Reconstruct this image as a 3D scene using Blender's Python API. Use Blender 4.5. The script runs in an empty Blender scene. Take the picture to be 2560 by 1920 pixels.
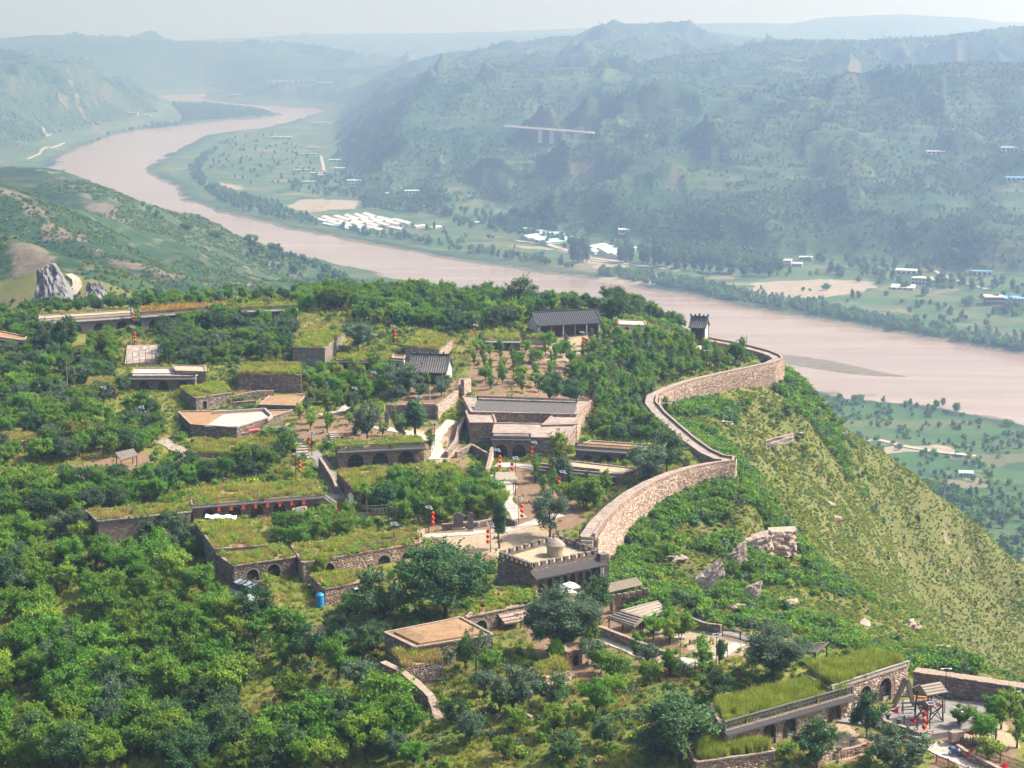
import bpy, bmesh, math, random
import numpy as np
from mathutils import Vector, Matrix
random.seed(7); rng = np.random.default_rng(11)
SC = bpy.context.scene
COL = SC.collection
# ------------------------------------------------------------------ camera
F = 5000.0; PITCH = math.atan(930 / F); CAMZ = 300.0
cd = bpy.data.cameras.new('camera'); cam = bpy.data.objects.new('camera', cd); COL.objects.link(cam)
cam.location = (0, 0, CAMZ); cam.rotation_euler = (math.pi / 2 - PITCH, 0, 0)
cd.sensor_width = 36.0; cd.lens = 36.0 * F / 2560.0; cd.clip_start = 1.0; cd.clip_end = 60000
SC.camera = cam
# ------------------------------------------------------------------ sky, sun, exposure
SUN_EL = math.radians(47); SUN_AZ = math.radians(79)      # azimuth clockwise from +Y (view direction)
W = bpy.data.worlds.new('World'); SC.world = W; W.use_nodes = True
nt = W.node_tree; nt.nodes.clear()
sky = nt.nodes.new('ShaderNodeTexSky'); sky.sky_type = 'NISHITA'; sky.sun_disc = False
sky.sun_elevation = SUN_EL; sky.sun_rotation = SUN_AZ; sky.air_density = 1.0; sky.dust_density = 6.0; sky.ozone_density = 1.0
bg = nt.nodes.new('ShaderNodeBackground'); bg.inputs['Strength'].default_value = 0.15
wo = nt.nodes.new('ShaderNodeOutputWorld')
nt.links.new(sky.outputs[0], bg.inputs[0]); nt.links.new(bg.outputs[0], wo.inputs[0])
sd_ = bpy.data.lights.new('sun', 'SUN'); sd_.energy = 5.0; sd_.angle = math.radians(0.6); sd_.color = (1.0, 0.96, 0.92)
sun = bpy.data.objects.new('sun', sd_); COL.objects.link(sun)
SUNV = Vector((math.sin(SUN_AZ) * math.cos(SUN_EL), math.cos(SUN_AZ) * math.cos(SUN_EL), math.sin(SUN_EL)))
sun.rotation_euler = SUNV.to_track_quat('Z', 'Y').to_euler(); sun.location = (0, 0, 900)
SC.view_settings.view_transform = 'Standard'; SC.view_settings.look = 'None'
SC.view_settings.exposure = 0.62; SC.view_settings.gamma = 1.0
SC.render.engine = 'CYCLES'
cy = SC.cycles
cy.use_denoising = True; cy.use_adaptive_sampling = True; cy.adaptive_threshold = 0.02
cy.max_bounces = 6; cy.diffuse_bounces = 3; cy.glossy_bounces = 2; cy.transmission_bounces = 3; cy.volume_bounces = 2; cy.transparent_max_bounces = 6
cy.sample_clamp_indirect = 6.0
cy.volume_max_steps = 64

# ------------------------------------------------------------------ pixel helpers (2560 x 1920 photograph)
CP, SP = math.cos(PITCH), math.sin(PITCH)
def ray(px, py):
    u = (px - 1280.0) / F; v = (py - 960.0) / F
    return np.array([u, CP - v * SP, -SP - v * CP])
def P(px, py, z):
    d = ray(px, py); t = (z - CAMZ) / d[2]
    return Vector((d[0] * t, d[1] * t, z))
def PD(px, py, dist):
    d = ray(px, py); t = dist / d[1]
    return Vector((d[0] * t, dist, CAMZ + d[2] * t))

# ------------------------------------------------------------------ numpy noise
def _hash(ix, iy, seed):
    h = (ix.astype(np.int64) * 374761393 + iy.astype(np.int64) * 668265263 + seed * 1442695041) & 0xffffffff
    h = ((h ^ (h >> 13)) * 1274126177) & 0xffffffff
    return ((h ^ (h >> 16)) & 0xffff) / 65535.0
def vnoise(x, y, seed=0):
    ix = np.floor(x); iy = np.floor(y); fx = x - ix; fy = y - iy
    fx = fx * fx * fx * (fx * (fx * 6 - 15) + 10); fy = fy * fy * fy * (fy * (fy * 6 - 15) + 10)
    a = _hash(ix, iy, seed); b = _hash(ix + 1, iy, seed); c = _hash(ix, iy + 1, seed); d = _hash(ix + 1, iy + 1, seed)
    return (a + (b - a) * fx) * (1 - fy) + (c + (d - c) * fx) * fy
def fbm(x, y, octv=4, seed=0, ridged=False):
    s = np.zeros(np.shape(x)); amp = 0.5; tot = 0
    for o in range(octv):
        n = vnoise(x * 2 ** o + 17.3 * o, y * 2 ** o - 9.1 * o, seed + o)
        if ridged: n = 1 - np.abs(2 * n - 1)
        s += amp * n; tot += amp; amp *= 0.5
    return s / tot
def sstep(a, b, x):
    t = np.clip((x - a) / (b - a), 0, 1); return t * t * (3 - 2 * t)

# ------------------------------------------------------------------ polylines / polygons in plan
def seg_dist(x, y, pts):
    """distance to a 3D polyline in plan and interpolated z of the nearest point"""
    best = np.full(np.shape(x), 1e12); zz = np.zeros(np.shape(x))
    for (a, b) in zip(pts[:-1], pts[1:]):
        ax, ay, az = a; bx, by, bz = b
        dx, dy = bx - ax, by - ay; L = dx * dx + dy * dy + 1e-9
        t = np.clip(((x - ax) * dx + (y - ay) * dy) / L, 0, 1)
        d = (x - ax - t * dx) ** 2 + (y - ay - t * dy) ** 2
        m = d < best; best = np.where(m, d, best); zz = np.where(m, az + t * (bz - az), zz)
    return np.sqrt(best), zz
def crest(x, y, pts, slope, r):
    """upper envelope of tents over the segments of a crest line (continuous everywhere)"""
    best = np.full(np.shape(x), -1e9)
    for (a, b) in zip(pts[:-1], pts[1:]):
        dx, dy = b[0] - a[0], b[1] - a[1]; L = dx * dx + dy * dy + 1e-9; t = np.clip(((x - a[0]) * dx + (y - a[1]) * dy) / L, 0, 1)
        d2 = (x - a[0] - t * dx) ** 2 + (y - a[1] - t * dy) ** 2; best = np.maximum(best, a[2] + t * (b[2] - a[2]) - slope * (np.sqrt(d2 + r * r) - r))
    return best
def in_poly(x, y, poly):
    c = np.zeros(np.shape(x), bool); n = len(poly)
    for i in range(n):
        x1, y1 = poly[i][:2]; x2, y2 = poly[(i + 1) % n][:2]
        if y1 == y2: continue
        m = ((y1 > y) != (y2 > y)) & (x < (x2 - x1) * (y - y1) / (y2 - y1) + x1); c ^= m
    return c
def poly_sd(x, y, poly):
    d, _ = seg_dist(x, y, [(p[0], p[1], 0) for p in poly] + [(poly[0][0], poly[0][1], 0)])
    return np.where(in_poly(x, y, poly), -d, d)

def ppoly_(pts, z): return [tuple(P(x, y, z)[:2]) for x, y in pts]
# ------------------------------------------------------------------ the river in plan (water level z = 0)
RB_PX = [(3200, 1010), (2560, 891), (2335, 853), (2082, 807), (1829, 765), (1660, 731), (1433, 692), (1285, 671), (1116, 645), (969, 620), (880, 604),
         (738, 574), (640, 554), (591, 544), (520, 518), (470, 503), (443, 489), (452, 478), (420, 458), (385, 440), (359, 426), (385, 408), (422, 388), (460, 368), (494, 354),
         (523, 338), (590, 328), (654, 321), (720, 308), (755, 295), (814, 278), (780, 270), (700, 267), (633, 263), (560, 256), (500, 247), (523, 234)]
LB_PX = [(392, 240), (425, 254), (520, 258.5), (600, 266), (660, 273), (706, 288), (640, 298), (560, 303), (430, 318), (340, 327), (260, 347), (200, 375), (150, 400), (138, 420),
         (190, 470), (249, 498), (359, 523), (422, 553), (506, 574), (624, 603), (717, 633), (840, 660), (1000, 700), (1400, 795), (1700, 875), (1960, 950), (2061, 980), (2124, 1000),
         (2208, 1005), (2377, 1026), (2440, 1039), (2529, 1055), (2600, 1075), (3300, 1240)]
RIVER = [tuple(P(x, y, 0)[:2]) for x, y in RB_PX + LB_PX]
BAR = [tuple(P(x, y, 0)[:2]) for x, y in [(1930, 886), (1985, 889), (2060, 899), (2150, 918), (2262, 942), (2200, 941), (2120, 934), (2040, 922), (1955, 908)]]
SHOALS = [[tuple(P(x, y, 0)[:2]) for x, y in q] for q in (
    [(2040, 978), (2090, 980), (2100, 988), (2055, 990)], [(2150, 988), (2190, 985), (2185, 990)], [(2440, 1036), (2480, 1040), (2525, 1052), (2505, 1057), (2450, 1046)],
    [(445, 430), (470, 400), (430, 392), (395, 412), (372, 428), (400, 440)])]

# ------------------------------------------------------------------ hills as crest lines: (px, py, distance)
RIDGES = []
def ridge(slope, r, pts, amp=1.0):
    RIDGES.append((slope, r, [tuple(PD(*p)) for p in pts], amp))
# far bank
ridge(.30, 200, [(1200, 92, 11500), (1500, 80, 11000), (1650, 76, 11000), (1750, 58, 11000), (1900, 58, 11000), (1960, 66, 11000), (2100, 42, 11000), (2250, 36, 11000), (2400, 44, 11000), (2500, 66, 11000), (2700, 60, 11000), (3300, 50, 11000)])
ridge(.38, 90, [(900, 185, 6000), (1040, 160, 6300), (1150, 130, 6500), (1250, 118, 6500), (1400, 94, 6500), (1540, 82, 6500), (1562, 63, 6500), (1618, 62, 6500), (1645, 76, 6600), (1750, 78, 7000), (1900, 95, 7500), (2150, 100, 8000)], .6)
ridge(.38, 90, [(2050, 150, 6000), (2150, 130, 5800), (2300, 112, 5600), (2400, 88, 5200), (2560, 66, 5000), (3100, 30, 4800)])
ridge(.42, 60, [(960, 215, 4600), (1050, 188, 4800), (1250, 162, 4800), (1500, 168, 4600), (1690, 146, 4500), (1850, 132, 4800), (2000, 104, 5000), (2120, 104, 5000), (2300, 118, 5000)])
ridge(.45, 45, [(838, 300, 4300), (900, 262, 4300), (980, 238, 4250), (1200, 212, 4200), (1350, 190, 4200), (1480, 205, 4100), (1700, 180, 4200)])
ridge(.50, 35, [(1545, 300, 3750), (1620, 270, 3700), (1700, 232, 3600), (1850, 220, 3500), (2050, 216, 3500), (2150, 206, 3450), (2250, 190, 3400), (2350, 166, 3400), (2430, 158, 3350), (2560, 168, 3300), (3000, 130, 3200)])
for sp in ([(1545, 300, 3750), (1480, 390, 3350), (1400, 460, 3050), (1330, 530, 2880)], [(1750, 228, 3550), (1700, 330, 3200), (1640, 430, 2850), (1570, 520, 2650)],
           [(2000, 222, 3480), (1950, 380, 2900), (1870, 500, 2600), (1760, 585, 2420)], [(2150, 206, 3450), (2080, 400, 2950), (2010, 520, 2650), (1960, 600, 2450)],
           [(2300, 190, 3400), (2260, 420, 2800), (2210, 520, 2550), (2160, 600, 2350)], [(2560, 168, 3300), (2560, 420, 2700), (2490, 520, 2450), (2420, 620, 2230)],
           [(2800, 150, 3200), (2800, 420, 2700), (2760, 560, 2350), (2700, 690, 2150)],
           [(1200, 212, 4200), (1130, 300, 3800), (1000, 350, 3500), (900, 400, 3400)], [(1350, 190, 4200), (1270, 330, 3700), (1180, 420, 3300), (1080, 480, 3050)],
           [(980, 238, 4250), (900, 300, 4050), (862, 350, 3900)], [(1450, 205, 4150), (1420, 300, 3800), (1370, 400, 3350)], [(1850, 220, 3500), (1830, 330, 3150), (1790, 450, 2800), (1690, 560, 2520)], [(2420, 160, 3350), (2390, 340, 2950), (2340, 470, 2650), (2300, 580, 2380)],
           [(1250, 162, 4800), (1180, 190, 4500), (1100, 235, 4200)], [(1690, 146, 4500), (1640, 190, 4200), (1560, 240, 3950)], [(2000, 104, 5000), (1960, 150, 4500), (1900, 190, 4000)], [(1400, 94, 6500), (1300, 130, 5900), (1180, 165, 5300)], [(1615, 62, 6500), (1580, 110, 5800), (1500, 150, 5200)]):
    ridge(.55, 22, sp)
ridge(.15, 200, [(640, 190, 8000), (800, 190, 7400), (850, 180, 7300), (950, 168, 7200), (1100, 150, 7300)])
ridge(.12, 300, [(-500, 110, 13500), (300, 108, 13000), (600, 96, 13000), (800, 86, 13000), (1000, 84, 13000), (1300, 78, 13000), (1700, 60, 13500), (3300, 50, 13500)])
# left bank
ridge(.14, 200, [(-500, 95, 8300), (0, 101, 8000), (60, 100, 8000), (130, 88, 8000), (170, 104, 7900), (230, 95, 7900), (330, 120, 7800), (440, 130, 7700), (520, 150, 7700), (640, 170, 7600), (760, 196, 7500)])
ridge(.40, 60, [(-500, 90, 5000), (-200, 108, 5200), (0, 125, 5400), (60, 140, 5450), (150, 160, 5600), (260, 176, 5700), (310, 196, 5800), (355, 232, 5900), (385, 262, 5950)])
for sp in ([(-100, 115, 5300), (-20, 230, 4750), (60, 330, 4450)], [(150, 160, 5600), (200, 240, 5200), (260, 300, 4950)]):
    ridge(.5, 35, sp)
ridge(.50, 25, [(-400, 330, 2100), (-150, 390, 2000), (0, 414, 1900), (100, 420, 1850), (170, 455, 1780), (240, 510, 1700), (320, 575, 1620), (420, 640, 1540), (520, 690, 1480), (640, 735, 1430)], .22)
ridge(.50, 20, [(-400, 380, 1400), (-100, 440, 1350), (0, 480, 1300), (80, 522, 1300), (160, 588, 1250), (260, 640, 1200), (400, 682, 1150), (560, 706, 1180), (700, 702, 1260), (800, 716, 1320), (875, 762, 1360)], .2)
ridge(.62, 7, [(-350, 520, 950), (-100, 560, 890), (0, 590, 868), (60, 610, 850), (100, 634, 834), (128, 648, 828)], .1)
ridge(.50, 12, [(205, 690, 830), (235, 686, 835), (262, 706, 840), (285, 760, 840)], .2)

# ------------------------------------------------------------------ village hill: control points and thin plate spline
CTRL = []
for px, py, z in [(0, 1900, 190), (400, 1900, 192), (800, 1900, 194), (1100, 1880, 198), (1400, 1850, 199.5), (1700, 1890, 200), (2000, 1880, 200.3), (2300, 1850, 200.3), (2540, 1800, 200.5),
                  (0, 1600, 193), (300, 1600, 195), (600, 1570, 198), (880, 1560, 200), (1000, 1680, 199), (1200, 1720, 200), (1400, 1600, 200.5), (1600, 1640, 201), (1800, 1580, 202), (1960, 1600, 202), (2150, 1680, 201.5),
                  (0, 1350, 199), (250, 1400, 199.5), (450, 1420, 200), (650, 1490, 200.7), (840, 1510, 199.6), (1000, 1430, 201.5), (1150, 1350, 203), (1300, 1320, 203), (1420, 1340, 203), (1300, 1230, 204), (1150, 1250, 203),
                  (950, 1280, 202.5), (750, 1310, 202.5), (500, 1345, 202), (200, 1320, 202), (0, 1150, 205), (250, 1170, 205), (420, 1200, 204), (600, 1170, 204.5), (780, 1150, 205.3), (950, 1190, 204.5), (1100, 1140, 205.3),
                  (1280, 1180, 204.8), (1500, 1215, 204), (0, 950, 211), (200, 1000, 209), (400, 1080, 206.5), (600, 1120, 205.5), (800, 1090, 207), (1000, 1060, 207.5), (1150, 1080, 206), (1400, 1165, 204.8), (1600, 1130, 206),
                  (1690, 1105, 206.5), (0, 880, 213), (200, 860, 215), (400, 850, 215.5), (600, 830, 216.5), (800, 870, 214), (950, 930, 211), (1100, 985, 209.5), (1250, 970, 211), (1450, 950, 209.5), (1600, 960, 207),
                  (700, 800, 217.2), (900, 800, 217), (1100, 840, 215), (1300, 865, 213), (1500, 865, 212.7), (1700, 870, 211), (1800, 880, 208.5), (1900, 897, 206.5), (1000, 765, 217.5), (1200, 775, 216.5), (1400, 810, 215),
                  (1650, 835, 212.5),
                  # outside the ring wall
                  (1530, 1405, 200.3), (1620, 1360, 200.8), (1720, 1318, 201.3), (1800, 1280, 201.3), (1860, 1245, 202), (1650, 1045, 204.3), (1700, 1020, 204.3), (1800, 995, 204), (1900, 965, 203.6), (1960, 950, 203.4),
                  (1750, 1085, 203.5), (1880, 1180, 203)]:
    CTRL.append(tuple(P(px, py, z)))
CREST = [(2010, 970, 533), (2060, 1012, 538), (2150, 1092, 545), (2300, 1204, 550), (2420, 1298, 555), (2560, 1404, 560)]
for c_ in CREST:
    v_ = PD(*c_); CTRL.append((v_.x + 6, v_.y + 22, v_.z - 15)); CTRL.append((v_.x + 14, v_.y + 50, v_.z - 38))
for px, py, d in CREST + [ (1900, 1100, 467), (2000, 1050, 500), (2000, 1150, 485), (2000, 1300, 440), (1960, 1360, 415), (2100, 1400, 430),
                  (2100, 1300, 470), (2150, 1200, 522), (2150, 1400, 455), (2200, 1450, 450), (2250, 1510, 430), (2300, 1570, 400), (2400, 1650, 370), (1800, 1440, 362), (1700, 1450, 345), (1900, 1500, 350), (2050, 1540, 345),
                  (2300, 1350, 530), (2300, 1470, 513), (2450, 1450, 542), (2500, 1600, 522), (1650, 1500, 330), (1850, 1560, 322)]:
    CTRL.append(tuple(PD(px, py, d)))
CTRL += [(-200, 625, 203), (-100, 640, 203), (0, 640, 203), (55, 615, 200), (-200, 700, 165), (-100, 710, 160), (0, 710, 155), (70, 680, 150), (-200, 790, 120), (0, 790, 110), (120, 700, 115), (190, 640, 100), (230, 580, 95),
         (130, 450, 128), (200, 430, 90), (150, 380, 140), (240, 340, 100), (110, 320, 178), (150, 270, 165), (300, 500, 50), (300, 350, 60), (-150, 180, 178), (0, 180, 185), (100, 190, 185), (200, 220, 160),
         (-260, 250, 185), (-260, 350, 195), (-260, 450, 205), (-260, 600, 195), (-170, 300, 190), (-170, 450, 207), (-170, 560, 211), (300, 250, 90), (300, 650, 60)]
_c = np.array(CTRL); _n = len(_c)
def _U(r2): return np.where(r2 > 1e-9, r2 * np.log(r2 + 1e-12) * 0.5, 0)
_S = 100.0
_q = _c[:, :2] / _S
_K = _U(((_q[:, None, :] - _q[None]) ** 2).sum(-1)) + np.eye(_n) * 0.002
_A = np.zeros((_n + 3, _n + 3)); _A[:_n, :_n] = _K; _A[:_n, _n] = 1; _A[:_n, _n + 1:] = _q; _A[_n, :_n] = 1; _A[_n + 1:, :_n] = _q.T
_w = np.linalg.solve(_A, np.concatenate([_c[:, 2], [0, 0, 0]]))
def tps(x, y):
    X = np.ravel(x) / _S; Y = np.ravel(y) / _S; o = np.full(X.shape, _w[_n]) + _w[_n + 1] * X + _w[_n + 2] * Y
    for i in range(_n):
        o += _w[i] * _U((X - _q[i, 0]) ** 2 + (Y - _q[i, 1]) ** 2)
    return o.reshape(np.shape(x))
# course of the ring wall (top outer edge, photo pixels); what lies outside gets rougher ground
WALLZ = 209.0
WALL_PX = [(1770, 846), (1830, 857), (1880, 868), (1925, 880), (1950, 890), (1957, 898), (1935, 909), (1880, 921), (1800, 938), (1730, 955), (1680, 972), (1645, 990), (1642, 1008),
           (1665, 1035), (1700, 1066), (1740, 1100), (1780, 1128), (1812, 1143), (1836, 1146), (1834, 1156), (1790, 1162), (1740, 1172), (1690, 1187), (1640, 1208), (1590, 1236), (1545, 1272), (1510, 1308), (1488, 1342)]
WALLP = [P(x, y, WALLZ) for x, y in WALL_PX]
RINGIN = [tuple(p[:2]) for p in WALLP] + [(20, 315), (60, 295), (120, 250), (100, 150), (-300, 150), (-300, 640), (40, 640)]

FLATS = [ppoly_(q, 8) for q in ([(480, 505), (470, 430), (430, 395), (500, 352), (600, 322), (720, 300), (820, 280), (838, 310), (850, 345), (845, 400), (870, 440), (905, 480), (1000, 500), (1100, 525), (1200, 560), (1400, 588), (1560, 606), (1640, 608), (1750, 622), (1900, 638), (2050, 648), (2200, 655), (2320, 665), (2420, 690), (2560, 700), (3000, 760), (3200, 1000), (2560, 880), (1660, 725), (900, 600)],
    [(400, 264), (430, 252), (520, 256), (706, 286), (720, 292), (560, 305), (430, 320), (335, 330), (330, 312), (390, 290)])]
LEDGE = [tuple(PD(*q)) for q in ((1745, 1480, 352), (1812, 1425, 366), (1864, 1394, 384), (1930, 1390, 402), (1990, 1386, 414))]
_la, _lb = np.array(LEDGE[0][:2]), np.array(LEDGE[-1][:2]); _ld = (_lb - _la) / np.linalg.norm(_lb - _la); _ll = np.linalg.norm(_lb - _la)
def ledge_t(x, y): return ((x - _la[0]) * _ld[0] + (y - _la[1]) * _ld[1]) / _ll
def ledge_side(x, y): return -( (x - _la[0]) * _ld[1] - (y - _la[1]) * _ld[0] )
def village(x, y):
    v = tps(x, y)
    out = sstep(0, 12, poly_sd(x, y, RINGIN))
    n = (fbm(x / 14, y / 14, 4, 3) - .5) * (0.9 + 2.6 * out) + (fbm(x / 30, y / 30, 3, 5, True) - .62) * 5 * out
    dl, _ = seg_dist(x, y, LEDGE); up_ = sstep(-1.2, 1.0, ledge_side(x, y)); v = v + 3.4 * up_ * np.exp(-dl / 11) * sstep(1.0, .8, np.abs(ledge_t(x, y) - .5) * 2)
    w = sstep(-300, -235, x) * sstep(345, 270, x) * sstep(140, 190, y) * sstep(850, 770, y)
    return v + n - (1 - w) * 320
def H(x, y):
    x = np.asarray(x, float); y = np.asarray(y, float)
    sh = x.shape; x = x.ravel(); y = y.ravel()
    wob = (fbm(x / 40, y / 40, 3, 31) - .5) * 24
    rv = poly_sd(x, y, RIVER) + wob * np.clip(y / 2500, .25, 1.5)
    fp = np.where(rv > 0, 0.3 + 2.4 * sstep(0, 9, rv) + 7 * sstep(20, 420, rv) + (fbm(x / 60, y / 60, 3, 8) - .5) * 2.4 * sstep(10, 60, rv), -0.4 - 2.5 * sstep(0, 60, -rv))
    for b in [BAR] + SHOALS:
        s = poly_sd(x, y, b) + (fbm(x / 9, y / 9, 3, 4) - .5) * 8
        fp = np.maximum(fp, 0.55 * sstep(6, -8, s) - 0.1 - 2.0 * sstep(-2, 30, s))
    acc = np.full(x.shape, -1e9)
    g = fbm(x / 420, y / 420, 4, 12, True) - .5; g2 = fbm(x / 120, y / 120, 4, 15, True) - .5; wx = (fbm(x / 300, y / 300, 2, 21) - .5) * 90; wy = (fbm(x / 300, y / 300, 2, 22) - .5) * 90
    for slope, r, pts, amp in RIDGES:
        k = np.clip(amp, .2, 1)
        z1 = crest(x + wx * k * .6, y + wy * k * .6, pts, slope, r); dd, _ = seg_dist(x, y, pts); f = sstep(0, 4 * r + 60, dd)
        z = z1 * f + crest(x, y, pts, slope, r) * (1 - f) + f * amp * (g * 150 + g2 * 88)
        a = np.maximum(acc, z); b = np.minimum(acc, z)
        acc = a + 6.0 * np.log1p(np.exp(np.clip((b - a) / 6.0, -40, 0)))
    for q in FLATS: acc = np.minimum(acc, 6 + .75 * np.maximum(0, poly_sd(x, y, q) + (g2 * 60)) + 3 * g)
    tz = acc / 9.0; acc2 = acc + 1.1 * np.sin(2 * np.pi * tz) * sstep(.42, .6, fbm(x / 260, y / 260, 2, 41)) * sstep(2300, 3000, y)
    lim = sstep(-5, 90 + 240 * sstep(3500, 5000, y), rv)
    h = np.where(rv > 0, np.maximum(fp, fp + (acc2 - fp) * lim), fp)
    near = (y < 900) & (x > -320) & (x < 360) & (y > 120)
    if near.any():
        v = village(x[near], y[near]); h[near] = np.maximum(h[near], v)
    return h.reshape(sh)
def h1(x, y): return float(H(np.array([x]), np.array([y]))[0])
def hit(pxs, pys, d0=200, d1=900, n=700):
    """first point of the ground along each pixel's ray"""
    res = []
    ds = np.linspace(d0, d1, n)
    rays = np.array([ray(a, b) for a, b in zip(pxs, pys)])
    t = ds[None, :] / rays[:, 1:2]
    X = rays[:, 0:1] * t; Y = np.broadcast_to(ds, X.shape); Z = CAMZ + rays[:, 2:3] * t
    hh = H(X, Y); below = Z < hh
    for i in range(len(rays)):
        k = np.argmax(below[i]) if below[i].any() else n - 1
        res.append(Vector((X[i, k], Y[i, k], hh[i, k])))
    return res
# ------------------------------------------------------------------ materials
def mat(name):
    m = bpy.data.materials.new(name); m.use_nodes = True; n = m.node_tree; n.nodes.clear()
    o = n.nodes.new('ShaderNodeOutputMaterial'); b = n.nodes.new('ShaderNodeBsdfPrincipled'); n.links.new(b.outputs[0], o.inputs[0])
    b.inputs['Roughness'].default_value = .9; b.inputs['Specular IOR Level'].default_value = .2
    return m, n, b, o
def node(n, t, **k):
    x = n.nodes.new(t)
    for a, v in k.items():
        if a.startswith('i_'): x.inputs[a[2:]].default_value = v
        else: setattr(x, a, v)
    return x
def ramp(n, fac, stops):
    r = n.nodes.new('ShaderNodeValToRGB'); e = r.color_ramp.elements
    while len(e) > 1: e.remove(e[-1])
    for i, (p, c) in enumerate(stops):
        q = e[0] if i == 0 else e.new(p)
        q.position = p; q.color = (c[0], c[1], c[2], 1) if len(c) == 3 else c
    n.links.new(fac, r.inputs[0]); return r.outputs[0]
def mix(n, f, a, b, mode='MIX'):
    x = n.nodes.new('ShaderNodeMix'); x.data_type = 'RGBA'; x.blend_type = mode
    for s, v in ((0, f), (6, a), (7, b)):
        if hasattr(v, 'is_linked') or hasattr(v, 'links'): n.links.new(v, x.inputs[s])
        else: x.inputs[s].default_value = v if s == 0 else (v[0], v[1], v[2], 1)
    return x.outputs[2]
def math_(n, op, a, b=None, clamp=False):
    x = n.nodes.new('ShaderNodeMath'); x.operation = op; x.use_clamp = clamp
    for s, v in ((0, a), (1, b)):
        if v is None: continue
        if hasattr(v, 'links'): n.links.new(v, x.inputs[s])
        else: x.inputs[s].default_value = v
    return x.outputs[0]
def noise(n, scale, detail=4, vec=None, rough=.55, dist=0):
    x = n.nodes.new('ShaderNodeTexNoise'); x.inputs['Scale'].default_value = scale; x.inputs['Detail'].default_value = detail; x.inputs['Roughness'].default_value = rough; x.inputs['Distortion'].default_value = dist
    if vec is not None: n.links.new(vec, x.inputs['Vector'])
    return x.outputs['Fac']
def pos(n): return n.nodes.new('ShaderNodeNewGeometry').outputs['Position']
def bump(n, b, h, strength, dist=.1):
    x = n.nodes.new('ShaderNodeBump'); x.inputs['Strength'].default_value = strength; x.inputs['Distance'].default_value = dist
    n.links.new(h, x.inputs['Height']); n.links.new(x.outputs[0], b.inputs['Normal'])

M = {}
def plain(key, col, rough=.85, var=.15, scale=3.0, bmp=0.0, spec=.2, metal=0):
    m, n, b, o = mat(key); p = pos(n)
    f = noise(n, scale, 5, p)
    c = ramp(n, f, [(.25, [v * (1 - var) for v in col]), (.75, [min(1, v * (1 + var)) for v in col])])
    n.links.new(c, b.inputs['Base Color']); b.inputs['Roughness'].default_value = rough; b.inputs['Specular IOR Level'].default_value = spec; b.inputs['Metallic'].default_value = metal
    if bmp: bump(n, b, noise(n, scale * 6, 4, p), bmp, .05)
    M[key] = m; return m
def leaf(key, c0, c1, c2, trans=.42):
    m, n, b, o = mat(key)
    gi = n.nodes.new('ShaderNodeNewGeometry').outputs['Random Per Island']; oi = n.nodes.new('ShaderNodeObjectInfo').outputs['Random']
    c = ramp(n, gi, [(0, c0), (.5, c1), (1, c2)])
    hv = n.nodes.new('ShaderNodeHueSaturation'); n.links.new(c, hv.inputs['Color'])
    n.links.new(math_(n, 'ADD', math_(n, 'MULTIPLY', oi, .04), .482), hv.inputs['Hue'])
    o2 = math_(n, 'FRACT', math_(n, 'MULTIPLY', oi, 7.31)); n.links.new(math_(n, 'ADD', math_(n, 'MULTIPLY', o2, .42), .80), hv.inputs['Value'])
    n.links.new(hv.outputs[0], b.inputs['Base Color']); b.inputs['Roughness'].default_value = .75; b.inputs['Specular IOR Level'].default_value = .15
    t = n.nodes.new('ShaderNodeBsdfTranslucent'); n.links.new(hv.outputs[0], t.inputs[0])
    mx = n.nodes.new('ShaderNodeMixShader'); mx.inputs[0].default_value = trans
    n.links.new(b.outputs[0], mx.inputs[1]); n.links.new(t.outputs[0], mx.inputs[2]); n.links.new(mx.outputs[0], o.inputs[0])
    M[key] = m
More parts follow.
